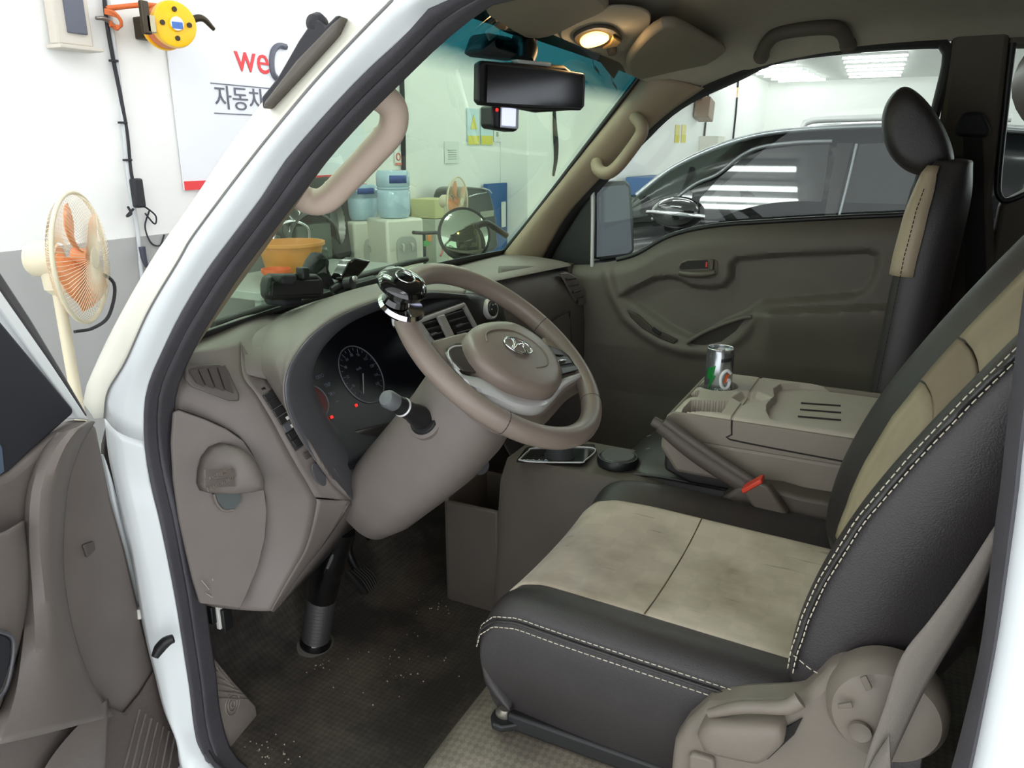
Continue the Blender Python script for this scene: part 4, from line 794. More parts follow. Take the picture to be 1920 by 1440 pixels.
# ---- passenger exterior mirror and black sail panel
em = thing('door_mirror', 'black exterior door mirror outside the passenger window', 'mirror', AX(1150, 490, 1.82))
emP = AX(1150, 410, 1.82); emN = Vector((-0.55, -0.83, 0.05)).normalized()
EM = lambda px, py, o=0.0: AP(px, py, emP+emN*o, emN)
prism('mirror_shell', [EM(*p) for p in ((1116, 345), (1130, 340), (1175, 337), (1184, 345), (1190, 400), (1191, 470), (1184, 480), (1130, 487), (1114, 485))], -emN*0.07, BLACK, em, bevel=0.012, bseg=3)
prism('mirror_glass', [EM(*p, 0.001) for p in ((1119, 352), (1172, 346), (1178, 352), (1184, 468), (1176, 475), (1118, 482))], emN*0.002, mat('darkened mirror glass', (62, 64, 68), 0.14, metal=1.0), em)  # glass colour darkened to stand in for a dark reflection
tube('mirror_arm', [EM(1150, 490, -0.05), EM(1120, 494, -0.05)+Vector((-0.15, 0, 0))], 0.016, BLACK, em, n=10)
rd = thing('round_convex_mirror', 'round convex mirror on a black arm outside the windshield corner', 'mirror', AX(870, 480, 1.45))
rc_ = AX(870, 440, 1.45); rax = (CAM-rc_).normalized()*0.55+Vector((-0.2, -0.45, 0.25)); rax.normalize()
rr_ = 0.083
lathe('mirror_bowl', [(0.001, -0.05), (rr_*0.6, -0.045), (rr_*0.98, -0.012), (rr_*1.05, 0.0), (rr_*1.05, 0.006), (rr_, 0.008), (0.001, 0.006)], rc_, rax, BLACK, rd, n=40)
lathe('convex_glass', [(rr_*0.98, 0.006), (rr_*0.9, 0.010), (rr_*0.6, 0.018), (rr_*0.3, 0.022), (0.001, 0.0235)], rc_, rax, mat('dull mirror glass', (170, 178, 165), 0.06, metal=1.0), rd, n=40, ang=80)
tube('mirror_arm', [AX(893, 425, 1.47), AX(910, 418, 1.50), AX(925, 425, 1.55), AX(950, 442, 1.6)], 0.010, BLACK, rd, n=10)
# ================================================================== PASSENGER DOOR (inner face x ~ 1.5)
pd = thing('passenger_door', 'closed brown passenger door with pull handle and map pocket', 'door', (1.52, 0.4, 0.62))
U = lambda u, v: AX(1060+u/2.88, 400+v/2.88, 1.50)
def seg_d(p, a, b):
    ax, ay = a; bx, by = b; px, py = p; dx, dy = bx-ax, by-ay; L = dx*dx+dy*dy
    t = 0 if L == 0 else max(0, min(1, ((px-ax)*dx+(py-ay)*dy)/L)); return math.hypot(px-ax-t*dx, py-ay-t*dy)
def inside(p, poly):
    x, y = p; c = False
    for i in range(len(poly)):
        x1, y1 = poly[i]; x2, y2 = poly[i-1]
        if (y1 > y) != (y2 > y) and x < (x2-x1)*(y-y1)/(y2-y1)+x1: c = not c
    return c
def poly_d(p, poly, closed=True): return min(seg_d(p, poly[i-1], poly[i]) for i in range(0 if closed else 1, len(poly)))
yz = lambda v: (v.y, v.z)
ins = [yz(U(*q)) for q in ((300, 450), (360, 410), (480, 352), (560, 345), (610, 352), (680, 392), (780, 402), (850, 392), (890, 350), (892, 275), (930, 244), (1200, 222), (1640, 205), (1690, 222), (1690, 280), (1660, 370), (1620, 425), (1560, 450), (1400, 462), (1060, 488), (1000, 540), (850, 600), (700, 690), (640, 665), (560, 625), (450, 545), (370, 490))]
swoop = [yz(U(*q)) for q in ((225, 310), (260, 430), (330, 560), (420, 640), (520, 700), (640, 735), (760, 745), (860, 725), (950, 660), (1020, 570), (1040, 545))]
arm0, arm1 = yz(U(1040, 540)), yz(U(1600, 520))
top = [AX(px, py, 1.50) for px, py in ((1000, 500), (1105, 498), (1150, 492), (1190, 480), (1250, 447), (1330, 428), (1450, 419), (1600, 411), (1680, 408), (1760, 402))]
NY, NZ = 230, 130
tops = cr(top, NY); rows = []
# left (front) limit of each column follows the top edge; lower edge at z=.70
for j in range(NZ):
    t = j/(NZ-1); r_ = []
    for i in range(NY):
        y = tops[i].y; z = tops[i].z+(0.72-tops[i].z)*t; p = (y, z); x = 1.50
        x += 0.035*max(0, 1-t*14)**2                        # rolled top edge
        d = poly_d(p, ins)
        sd_ = d if inside(p, ins) else -d; q_ = max(0, min(1, (sd_+0.010)/0.020)); x += 0.024*q_*q_*(3-2*q_)
        ds = poly_d(p, swoop, False)
        x -= 0.012*math.exp(-(ds/0.016)**2)
        # armrest shelf swells out of the door below its ridge
        zr = arm0[1]+(arm1[1]-arm0[1])*(y-arm0[0])/(arm1[0]-arm0[0]); sy_ = max(0, min(1, (arm0[0]+0.01-y)/0.05)); sy_ = sy_*sy_*(3-2*sy_)
        x -= 0.034*sy_*(math.exp(-((zr-z)/0.10)**2) if z < zr else max(0, 1-(z-zr)/0.016)**1.5)
        if z < 1.10: x += 0.02*min(1, (1.10-z)/0.15)
        r_.append(Vector((x, y, z)))
    rows.append(r_)
grid('door_panel', rows, mat('door brown plastic', (98, 91, 84), 0.6, var=0.05, vscale=10, bump=0.15, bscale=900), pd, solid=0.006)
prism('outer_skin', [Vector((1.62, y, z)) for y, z in ((1.02, 0.6), (1.05, 1.2), (0.86, 1.32), (0.5, 1.44), (0.0, 1.48), (-0.06, 1.4), (-0.06, 0.6))], (0.02, 0, 0), WHITE, pd, bevel=0.004)
tube('window_sill_seal', [p+Vector((0.03, 0, 0.004)) for p in top[2:]], 0.007, BLACK, pd, n=8, k=40)
# handle
hc = [U(*q) for q in ((605, 290), (620, 262), (660, 245), (760, 240), (815, 245), (830, 262), (828, 320), (815, 345), (780, 355), (660, 350), (610, 335))]
prism('handle_bezel', [p+Vector((-0.004, 0, 0)) for p in hc], (0.012, 0, 0), mat('handle bezel brown', (92, 82, 73), 0.5), pd, bevel=0.004)
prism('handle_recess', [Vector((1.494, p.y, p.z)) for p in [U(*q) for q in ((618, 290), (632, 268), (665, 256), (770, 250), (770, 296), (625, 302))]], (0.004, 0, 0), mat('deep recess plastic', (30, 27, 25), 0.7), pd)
tube('handle_lever', [U(622, 318)+Vector((-0.010, 0, 0)), U(680, 326)+Vector((-0.013, 0, 0)), U(760, 324)+Vector((-0.013, 0, 0)), U(812, 316)+Vector((-0.010, 0, 0))], [0.007, 0.010, 0.010, 0.008], mat('handle brown', (86, 78, 70), 0.45), pd, n=10)
rbox('lock_slider', U(795, 275)+Vector((-0.008, 0, 0)), (0.012, 0.012, 0.03), mat('handle brown', (86, 78, 70), 0.45), pd, bev=0.003)
rbox('lock_mark', U(766, 275)+Vector((-0.0075, 0, 0)), (0.003, 0.005, 0.014), RED, pd, bev=0.0005)
pp = [U(*q) for q in ((335, 515), (400, 545), (480, 620), (560, 655), (612, 680), (590, 705), (500, 665), (420, 620), (360, 560))]
prism('switch_plate', [p+Vector((-0.012, 0, 0)) for p in pp], (0.012, 0, 0), mat('dark handle plastic', (64, 57, 50), 0.5), pd, bevel=0.003)
rbox('window_switch', U(500, 632)+Vector((-0.014, 0, 0)), (0.008, 0.03, 0.010), BLACK, pd, rot=Rx(0.6), bev=0.002)
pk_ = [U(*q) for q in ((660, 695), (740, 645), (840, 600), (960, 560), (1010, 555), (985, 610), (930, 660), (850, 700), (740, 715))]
prism('pull_pocket', [p+Vector((-0.006, 0, 0)) for p in pk_], (0.006, 0, 0), mat('pocket shadow plastic', (52, 46, 41), 0.65), pd, bevel=0.002)  # dark colour paints the shade inside the pull pocket
tube('pull_rim', [p+Vector((-0.012, 0, 0)) for p in pk_[:5]], 0.006, mat('door brown plastic', (100, 90, 80), 0.6), pd, n=8)
# black triangular sail and its chrome division bar
prism('sail_panel', [AX(px, py, 1.53) for px, py in ((1025, 500), (1045, 462), (1108, 362), (1110, 498))], (0.012, 0, 0), BLACK, pd, bevel=0.002)
tube('division_bar', [AX(1111, 352, 1.525), AX(1111, 430, 1.525), AX(1110, 500, 1.525)], 0.006, SILVER, pd, n=8)

# ================================================================== DRIVER DOOR (open, swung out to the left)
th = math.radians(72); dH = Vector((-0.01, 1.04, 0)); dD = Vector((-math.sin(th), -math.cos(th), 0)); dN = Vector((-dD.y, dD.x, 0))
if dN.y > 0: dN = -dN
DP = lambda px, py, o=0.0: AP(px, py, dH+dN*o, dN)
dd = thing('driver_door', 'open driver door with brown inner panel and white window frame', 'door', (-0.1, 1.0, 0.62))
DPM = PLASTIC
pan = [(2, 892), (20, 885), (62, 850), (105, 815), (140, 796), (176, 788), (186, 800), (196, 850), (212, 930), (240, 1030), (268, 1150), (295, 1260), (318, 1350), (345, 1440), (370, 1560), (-160, 1560), (-160, 960)]
def dpan(o): return [DP(px, py, o) for px, py in pan]
prism('inner_panel', dpan(0.0), -dN*0.04, DPM, dd, bevel=0.012, bseg=3)
# raised soft form: upper ledge running down the panel
ed1 = [(176, 790), (150, 835), (128, 900), (118, 980), (118, 1080), (135, 1180), (165, 1270), (210, 1345)]
ed0 = [(120, 812), (88, 850), (62, 920), (56, 1010), (58, 1110), (50, 1200), (30, 1290), (-20, 1400)]
loft('arm_form', [[DP(*p, 0.0) for p in ed1], [DP(x-8, y, 0.02) for x, y in ed1], [DP((a[0]+b[0])/2, (a[1]+b[1])/2, 0.034) for a, b in zip(ed0, ed1)], [DP(*p, 0.02) for p in ed0], [DP(x-10, y, -0.004) for x, y in ed0]], DPM, dd, n=40, mid=14, solid=0.004)
loft('armrest', [[DP(*p, 0.0) for p in ((46, 975), (56, 1060), (52, 1140), (30, 1230), (-10, 1350))], [DP(*p, 0.03) for p in ((30, 985), (40, 1060), (36, 1140), (14, 1230), (-20, 1350))], [DP(*p, 0.035) for p in ((0, 1000), (5, 1060), (0, 1140), (-20, 1230), (-60, 1350))], [DP(*p, 0.03) for p in ((-60, 1000), (-60, 1060), (-60, 1140), (-70, 1230), (-90, 1350))]], DPM, dd, n=30, mid=12, solid=0.004)
prism('pull_cup', [DP(*p, 0.040) for p in ((-20, 1180), (12, 1188), (24, 1200), (22, 1240), (8, 1290), (-30, 1330))], -dN*0.02, BLACKM, dd, bevel=0.004)
tube('cup_rim', [DP(*p, 0.041) for p in ((-20, 1180), (12, 1188), (25, 1200), (23, 1240), (8, 1295), (-30, 1335))], 0.0025, BEZEL, dd, n=8)
prism('screw_cap', [DP(*p, 0.001) for p in ((152, 1022), (172, 1014), (176, 1030), (160, 1046))], dN*0.004, PLASTIC2, dd, bevel=0.002)
prism('lower_trim', [DP(*p, 0.002) for p in ((192, 1330), (205, 1326), (228, 1336), (258, 1300), (290, 1248), (318, 1350), (345, 1440), (370, 1540), (150, 1540))], dN*0.008, mat('ribbed dark brown plastic', (96, 86, 82), 0.6, bump=0.4, bscale=120), dd, bevel=0.004)
loft('kick_pocket', [[DP(*p, 0.0) for p in ((205, 1320), (160, 1370), (110, 1430), (70, 1500))], [DP(*p, 0.022) for p in ((202, 1318), (150, 1365), (100, 1425), (60, 1495))], [DP(*p, 0.016) for p in ((195, 1440), (190, 1470), (160, 1500), (120, 1540))]], DPM, dd, n=20, mid=8, solid=0.004)
for k in range(7):
    a = (262+k*11, 1330+k*2); b = (228+k*14, 1440)
    tube('rib', [DP(a[0]+6*k*0, a[1]+k*6, 0.011), DP(b[0], b[1]+20, 0.011)], 0.0022, PLASTIC2, dd, n=6)
# window frame: black inner trim, white sash, outer rubber
prism('corner_trim', [DP(*p, -0.004) for p in ((-60, 500), (0, 600), (138, 766), (138, 776), (60, 845), (18, 884), (-60, 930))], -dN*0.02, mat('charcoal corner trim', (42, 42, 48), 0.75), dd, bevel=0.004)
prism('window_sash', [DP(*p, -0.008) for p in ((-60, 462), (0, 543), (90, 672), (163, 782), (170, 788), (146, 786), (138, 770), (0, 580), (-60, 498))], -dN*0.025, WHITE, dd, bevel=0.004)
prism('sash_seal', [DP(*p, -0.012) for p in ((-60, 420), (0, 508), (60, 600), (120, 700), (166, 780), (160, 782), (90, 672), (0, 543), (-60, 462))], -dN*0.03, SEAL, dd, bevel=0.004)
prism('mirror_corner_glass', [DP(*p, -0.002) for p in ((-20, 800), (0, 840), (4, 884), (-20, 900))], dN*0.003, mat('blue grey glass edge', (90, 104, 124), 0.2), dd)
prism('outer_skin', [p-dN*0.05 for p in [DP(*q) for q in ((-160, 930), (140, 800), (205, 830), (225, 960), (260, 1120), (300, 1280), (345, 1440), (370, 1560), (-160, 1560))]], -dN*0.02, WHITE, dd, bevel=0.006)
prism('door_edge', [DP(*p, -0.01) for p in ((196, 850), (214, 905), (232, 970), (250, 1040), (268, 1130), (280, 1190), (268, 1160), (242, 1050), (214, 940))], -dN*0.04, WHITE, dd, bevel=0.003)
tube('edge_rubber', [DP(*p, -0.014) for p in ((234, 962), (250, 1000), (266, 1040), (277, 1080), (278, 1120), (270, 1160))], 0.006, SEAL, dd, n=8)
tube('edge_clip', [DP(262, 1140, 0.0), DP(263, 1158, 0.0)], 0.007, MATTE_W, dd, n=8)

# ================================================================== DASHBOARD
ds = thing('dashboard', 'brown plastic dashboard with cowled instrument panel', 'dashboard', (0.8, 1.0, 0.9))
Yl = lambda pts: [AY(px, py, y) for px, py, y in pts]
# hood pad round the instrument bezel
O = Yl([(652, 935, .845), (612, 890, .85), (575, 840, .852), (545, 785, .852), (533, 740, .852), (540, 690, .852), (580, 632, .852), (640, 590, .852), (720, 560, .852), (800, 548, .852), (872, 553, .852)])
M = Yl([(656, 933, .835), (618, 890, .842), (585, 838, .85), (550, 778, .865), (530, 735, .872), (520, 680, .885), (552, 612, .91), (612, 566, .94), (700, 537, .94), (790, 524, .94), (880, 520, .94)])
N = Yl([(657, 936, .84), (623, 906, .848), (597, 866, .86), (571, 818, .875), (529, 754, .90), (500, 708, .93), (477, 670, .98), (510, 600, 1.06), (640, 552, 1.06), (770, 520, 1.06), (890, 500, 1.06)])
Wb = [Vector((0.40, 1.12, 1.02)), Vector((0.38, 1.12, 1.08)), Vector((0.34, 1.12, 1.15)), Vector((0.30, 1.12, 1.22)), Vector((0.26, 1.13, 1.28)), Vector((0.22, 1.14, 1.33)), Vector((0.20, 1.15, 1.35)), Vector((0.30, 1.155, 1.362)), Vector((0.50, 1.165, 1.366)), Vector((0.70, 1.17, 1.368)), Vector((0.90, 1.175, 1.368))]
loft('instrument_hood', [O, M, N], PLASTIC, ds, n=60, mid=14, solid=0.004)
# long top pad
tp = []
for x, yf, zf in ((0.115, 1.0, 1.352), (0.2, 1.0, 1.362), (0.35, 1.0, 1.366), (0.6, 0.98, 1.385), (0.85, 0.92, 1.385), (1.1, 0.90, 1.378), (1.3, 0.885, 1.372), (1.42, 0.90, 1.362), (1.50, 0.96, 1.345)):
    yb = 1.045+0.075*x; tp.append([Vector((x, yb+0.05, 1.350)), Vector((x, yb-0.01, 1.364)), Vector((x, (yb+yf)/2, (1.372+zf)/2)), Vector((x, yf, zf)), Vector((x, yf-0.03, zf-0.012))])
grid('top_pad', tp, PLASTIC, ds, sub=2, solid=0.004)
# apron left of the hood: fills between hood edge, ridge and the top pad
loft('left_shoulder', [Yl([(325, 700, 1.0), (333, 660, 1.02), (352, 632, 1.06)]), Yl([(375, 690, .985), (390, 655, 1.0), (410, 612, 1.07)]), Yl([(430, 690, .965), (440, 650, .985), (470, 592, 1.07)]), Yl([(462, 702, .945), (470, 660, .97), (520, 590, 1.06)]), Yl([(505, 712, .925), (505, 660, .955), (545, 590, 1.04)])], PLASTIC, ds, n=14, mid=24, solid=0.004)
# side panel (fuse cover side) : left edge at the door seal to the bright ridge
ridge = Yl([(450, 641, .975), (454, 704, .945), (479, 737, .93), (508, 785, .91), (553, 868, .88), (588, 925, .865), (592, 950, .862), (574, 1023, .87), (540, 1085, .885), (507, 1145, .90)])
left = Yl([(318, 660, 1.02), (306, 720, 1.02), (303, 765, 1.02), (306, 830, 1.02), (315, 900, 1.02), (328, 975, 1.02), (345, 1050, 1.02), (355, 1090, 1.02), (362, 1115, 1.02), (368, 1132, 1.02)])
mid1 = [a.lerp(b, 0.35)+Vector((0, -0.014, 0)) for a, b in zip(left, ridge)]
mid2 = [a.lerp(b, 0.75)+Vector((0, -0.012, 0)) for a, b in zip(left, ridge)]
sp_ = loft('side_panel', [left, mid1, mid2, ridge], PLASTIC, ds, n=60, mid=16, solid=0.004)
# switch strip face
Rl = Yl([(450, 641, .978), (477, 685, .955), (500, 710, .935), (529, 754, .905), (571, 818, .878), (597, 862, .863), (623, 906, .85), (655, 938, .842)])
Ll = Yl([(450, 641, .975), (456, 704, .942), (479, 737, .928), (508, 785, .908), (531, 828, .893), (553, 868, .878), (575, 905, .868), (590, 932, .862)])
strip = loft('switch_strip', [Ll, [a.lerp(b, 0.5)+Vector((0, 0.002, 0)) for a, b in zip(Ll, Rl)], Rl], PLASTIC, ds, n=40, mid=5, solid=0.003)
tube('strip_edge', [p+Vector((0, -0.002, 0)) for p in Rl[2:7]], 0.0028, mat('light edge plastic', (158, 148, 140), 0.45), ds, n=8, k=40)
# lower inner face under the strip, turning down to the knee
loft('knee_face', [Yl([(592, 935, .862), (592, 950, .862), (574, 1023, .87), (540, 1085, .885), (507, 1145, .90)]), Yl([(625, 938, .852), (620, 965, .86), (590, 1030, .875), (550, 1090, .89), (509, 1146, .905)]), Yl([(655, 938, .842), (650, 955, .85), (606, 1020, .88), (560, 1080, .90), (512, 1146, .91)])], PLASTIC, ds, n=30, mid=8, solid=0.004)
loft('knee_bottom', [Yl([(655, 940, .842), (606, 1020, .88), (512, 1146, .91)]), Yl([(668, 985, .93), (640, 1015, .96), (530, 1130, .99)])], PLASTIC2, ds, n=14, solid=0.004)
# fuse cover and its hooded knob
fcp = [(322, 772), (332, 768), (380, 785), (420, 803), (452, 825), (475, 860), (490, 905), (497, 955), (493, 1010), (480, 1062), (460, 1110), (447, 1140), (372, 1130), (358, 1085), (345, 1030), (332, 970), (322, 900), (318, 830)]
fcv = [AY(px, py, 1.0-0.085*max(0, min(1, (px-318)/190))-0.012) for px, py in fcp]
fuse = prism('fuse_cover', fcv, (0, -0.006, 0), PLASTIC, ds, bevel=0.004, bseg=3)
tube('fuse_cover_gap', [p+Vector((0, -0.0005, 0)) for p in fcv[1:12]], 0.0022, mat('dark panel gap', (40, 36, 34), 0.9), ds, n=6, k=50)
def yf(px): return 1.0-0.085*max(0, min(1, (px-318)/190))-0.018
kb = [(370, 905), (372, 880), (378, 858), (392, 840), (412, 832), (432, 835), (452, 850), (466, 872), (476, 898), (474, 916), (440, 922), (400, 924), (376, 918)]
kc = AY(425, 880, yf(425))
rr0 = [AY(px, py, yf(px)) for px, py in kb]
def kring(s, o, dz=0.0): return [kc.lerp(p, s)+Vector((0, -o, dz)) for p in rr0]
rings('knob_hood', [kring(1.04, 0), kring(1.0, 0.014), kring(0.9, 0.03), kring(0.7, 0.04, -0.004), kring(0.4, 0.046, -0.006), kring(0.1, 0.048, -0.006)], PLASTIC, fuse, ang=180)
prism('knob_recess', [AY(px, py, yf(px)-0.002) for px, py in ((402, 924), (448, 922), (450, 940), (438, 955), (420, 956), (408, 942))], (0, -0.002, 0), mat('dark knob recess', (70, 76, 76), 0.4), fuse)
tube('recess_rim', [AY(px, py, yf(px)-0.003) for px, py in ((401, 926), (407, 944), (420, 957), (438, 956))], 0.0025, PLASTIC, ds, n=8)
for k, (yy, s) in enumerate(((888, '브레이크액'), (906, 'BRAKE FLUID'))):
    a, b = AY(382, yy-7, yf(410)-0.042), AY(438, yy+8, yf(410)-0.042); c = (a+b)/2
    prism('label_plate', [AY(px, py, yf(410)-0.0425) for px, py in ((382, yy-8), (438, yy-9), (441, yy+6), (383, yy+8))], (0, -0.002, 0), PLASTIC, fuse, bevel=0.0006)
    text('moulded_lettering', s, 0.0085 if k else 0.0095, c+Vector((0, -0.003, 0)), (1, 0, 0.02), (0, 0, 1), mat('moulded lettering highlight', (138, 126, 118), 0.4), fuse, 0.0008)  # lighter lettering colour is a painted highlight
# scrape marks
for a, b in (((378, 1088), (392, 1105)), ((386, 1112), (402, 1122)), ((398, 1085), (404, 1100))):
    tube('scrape', [AY(*a, yf(390)-0.001), AY(*b, yf(390)-0.001)], 0.0009, mat('pale scrape', (176, 168, 158), 0.7), fuse, n=5)
# defroster vent at the dash end
vf = Yl([(345, 690, .98), (362, 686, .972), (410, 682, .955), (425, 690, .948), (447, 738, .932), (448, 752, .932), (430, 752, .935), (360, 726, .965), (346, 712, .975)])
vn = Vector((-0.5, -0.8, 0.25)).normalized()
svf = prism('side_vent_frame', [p+vn*0.006 for p in vf], -vn*0.012, PLASTIC2, ds, bevel=0.003)
for k in range(4):
    q = [(353+k*19, 694-k*2.5), (369+k*19, 690-k*2.5), (376+k*21, 736+k*4-10), (366+k*20, 728+k*4-6)]
    q = [(353+k*18, 695-k*2), (368+k*17.5, 691-k*2), (382+k*18, 725+k*4), (367+k*18, 718+k*4.2)]
    prism('vent_slot', [AY(px, py, 0.972-0.04*(px-345)/100)+vn*0.0085 for px, py in q], -vn*0.006, mat('vent dark', (62, 54, 50), 0.7), svf)
# switches in the strip
sdir = (Ll[5]-Ll[2]).normalized(); sacr = (Rl[4]-Ll[4]).normalized(); snrm = sdir.cross(sacr).normalized()
if snrm.y > 0: snrm = -snrm
s0 = AY(497, 733, .928); s1_ = AY(563, 838, .882)
Rsw = axes((s1_-s0), sacr)
prism('switch_bed', [AY(px, py, y)+snrm*0.002 for px, py, y in ((482, 733, .932), (495, 725, .930), (572, 832, .874), (554, 846, .880))], -snrm*0.006, BLACK, strip)
for k in range(7):
    t = (k+0.5)/7; c = s0.lerp(s1_, 0.02+0.94*t)+snrm*0.006
    o = rbox('dash_switch', c, ((s1_-s0).length/7*0.86, 0.022, 0.010), mat('switch black', (34, 33, 34), 0.35) if k not in (4,) else BEZEL, strip, rot=Rsw, bev=0.0015)
    if k in (3, 4): rbox('switch_marker', c+snrm*0.006+sacr*0.004, (0.006, 0.005, 0.001), MATTE_W, strip, rot=Rsw, bev=0)
prism('small_blank', [AY(px, py, .873)+snrm*0.007 for px, py in ((566, 850), (576, 846), (582, 856), (572, 862))], -snrm*0.004, PLASTIC2, ds, bevel=0.001)
ov = [AY(596+13*math.sin(a)-6*math.cos(a)*0-0.35*22*math.cos(a)*0, 888, .86) for a in (0,)]
def oval(cx, cy, ra, rb, rot, y, n=24): return [AY(cx+ra*math.cos(t)*math.cos(rot)-rb*math.sin(t)*math.sin(rot), cy+ra*math.cos(t)*math.sin(rot)+rb*math.sin(t)*math.cos(rot), y) for t in [2*math.pi*i/n for i in range(n)]]
prism('oval_blank', [p+snrm*0.009 for p in oval(595, 889, 24, 11, math.radians(64), .862)], -snrm*0.004, BEZEL, ds, bevel=0.0015)
# bezel ring
I = Yl([(690, 885, .90), (662, 848, .90), (637, 815, .90), (608, 772, .90), (588, 728, .90), (585, 690, .90), (606, 645, .90), (655, 603, .90), (735, 572, .90), (810, 560, .90), (880, 566, .90)])
O2 = [p+Vector((0, -0.002, 0)) for p in O]
loft('bezel_ring', [O2, [a.lerp(b, 0.35)+Vector((0, -0.008, 0)) for a, b in zip(O2, I)], [a.lerp(b, 0.75)+Vector((0, -0.012, 0)) for a, b in zip(O2, I)], I], BEZEL, ds, n=60, mid=12, solid=0.003)
I2 = [p+Vector((0.012, 0.075, -0.004)) for p in I]
loft('cluster_tunnel', [I, I2], BLACK, ds, n=60, solid=0.003)
loft('bezel_foot', [Yl([(655, 938, .846), (640, 905, .85), (625, 880, .852)]), Yl([(682, 930, .85), (675, 895, .87), (650, 850, .89)]), Yl([(698, 905, .87), (695, 880, .90), (690, 850, .92)])], BEZEL, ds, n=14, mid=10, solid=0.003)
loft('cluster_lower_shelf', [Yl([(640, 815, .90), (665, 850, .90), (692, 885, .90)]), Yl([(740, 790, .86), (760, 800, .86), (770, 815, .86)])], mat('dark shelf plastic', (58, 55, 52), 0.5), ds, n=14, solid=0.003)
CPn = Vector((0.06, -0.86, 0.50)).normalized(); CP0 = AY(678, 700, 0.945)
CF = lambda px, py, o=0.0: AP(px, py, CP0+CPn*o, CPn)
CXr = Vector((0, 0, 1)).cross(CPn).normalized(); CXr = CXr if CXr.x > 0 else -CXr
CUp = CPn.cross(CXr); CUp = CUp if CUp.z > 0 else -CUp
inst = prism('instrument_face', [CF(*p) for p in ((555, 700), (575, 640), (640, 585), (760, 560), (880, 555), (880, 760), (760, 830), (660, 880), (590, 810))], -CPn*0.008, CLUSTER, ds)
GA = mat('gauge ring grey', (120, 122, 130), 0.4); TK = mat('gauge print', (118, 120, 138), 0.5)
def gpt(c, a, R, o=0.0): return c+CXr*(R*math.cos(a))+CUp*(R*math.sin(a))+CPn*o
def gring(c, R, m, r=0.0014): tube('gauge_ring', [gpt(c, 2*math.pi*i/20, R, 0.001) for i in range(20)], r, m, inst, n=6, k=56, closed=True)
gc = CF(678, 702); gR = 0.062
gring(gc, gR, GA)
for k in range(21):
    a = math.radians(225-270*k/20); L = 0.009 if k % 2 == 0 else 0.005
    tube('gauge_tick', [gpt(gc, a, gR*0.93, 0.0008), gpt(gc, a, gR*0.93-L, 0.0008)], 0.0006, TK, inst, n=4, k=2)
    if k % 2 == 0: text('gauge_number', str(k*8), 0.009, gpt(gc, a, gR*0.70, 0.0008), CXr, CUp, TK, inst, 0.0002)
text('gauge_unit', 'km/h', 0.008, gpt(gc, 1.57, 0.013, 0.0008), CXr, CUp, TK, inst, 0.0002)
tube('gauge_needle', [gpt(gc, 0, 0, 0.004), gpt(gc, math.radians(232), gR*0.75, 0.004)], [0.0014, 0.0008], mat('pale needle', (160, 162, 168), 0.4), inst, n=6)
g2 = CF(592, 752); gring(g2, gR*0.48, GA)
lathe('red_gauge_face', [(0.001, 0.001), (gR*0.46, 0.001), (gR*0.46, 0), (0.001, 0)], g2, CPn, mat('dark red gauge', (92, 28, 30), 0.4), inst, n=32)
for k, (px, py) in enumerate(((600, 706), (614, 722), (622, 738), (632, 752))): text('display_digits', ('ODO', 'TRIP', '58.6', '---')[k], 0.010, CF(px, py, 0.001), CXr, CUp, TK, inst, 0.0002)
REDL = mat('red warning lamp', (220, 40, 36), 0.4, emit=(230, 40, 34), es=0.7)
for px, py in ((622, 782), (668, 760)): rbox('warning_lamp', CF(px, py, 0.001), (0.008, 0.006, 0.002), REDL, inst, rot=axes(CXr, CUp), bev=0.001)
# centre stack: black fascia with silver framed vents and a control dial
yc_ = 0.865
loft('centre_fascia', [Yl([(770, 560, .90), (830, 548, .885), (880, 545, .88), (935, 560, .885)]), Yl([(772, 590, .875), (830, 570, .868), (890, 562, .866), (945, 590, .868)]), Yl([(790, 640, .868), (850, 640, .866), (910, 620, .866), (955, 640, .87)]), Yl([(820, 690, .87), (880, 690, .87), (930, 680, .87), (965, 700, .875)])], mat('black fascia', (34, 34, 36), 0.35), ds, n=24, mid=14, solid=0.004)
fr = Yl([(776, 600, yc_), (864, 568, yc_), (890, 612, yc_), (905, 650, yc_), (820, 665, yc_), (800, 640, yc_)])
def vframe(name, poly, m, wdt=0.007):
    ob = [tube('x', [poly[i], poly[(i+1) % len(poly)]], wdt, m, ds, n=6, k=2, straight=True) for i in range(len(poly))]
    return joinmesh(ob, name)
vfr = vframe('vent_frame', [p+Vector((0, -0.006, 0)) for p in Yl([(778, 602, yc_), (864, 571, yc_), (888, 615, yc_), (908, 655, yc_), (828, 672, yc_), (806, 642, yc_)])], SILVER, 0.006)
prism('vent_divider', [p+Vector((0, -0.012, 0)) for p in Yl([(812, 592, yc_), (825, 588, yc_), (850, 640, yc_), (862, 665, yc_), (848, 668, yc_), (836, 642, yc_)])], (0, 0.008, 0), SILVER, ds, bevel=0.002)
for (A, B) in ((((782, 606), (811, 597)), ((812, 655), (846, 646))), (((828, 589), (862, 578)), ((862, 640), (892, 632)))):
    for k in range(5):
        t = 0.08+k*0.21; p = AY(A[0][0]+(B[0][0]-A[0][0])*t, A[0][1]+(B[0][1]-A[0][1])*t, yc_); q = AY(A[1][0]+(B[1][0]-A[1][0])*t, A[1][1]+(B[1][1]-A[1][1])*t, yc_)
        tube('vent_louvre', [p+Vector((0, -0.004, 0)), q+Vector((0, -0.004, 0))], 0.0032, mat('louvre black', (44, 44, 46), 0.4), vfr, n=6, k=2)
    m_ = AY((A[0][0]+A[1][0]+B[0][0]+B[1][0])/4, (A[0][1]+A[1][1]+B[0][1]+B[1][1])/4, yc_-0.012); rbox('vent_tab', m_, (0.02, 0.008, 0.006), BEZEL, vfr, bev=0.002)
kd = AY(916, 580, .862)
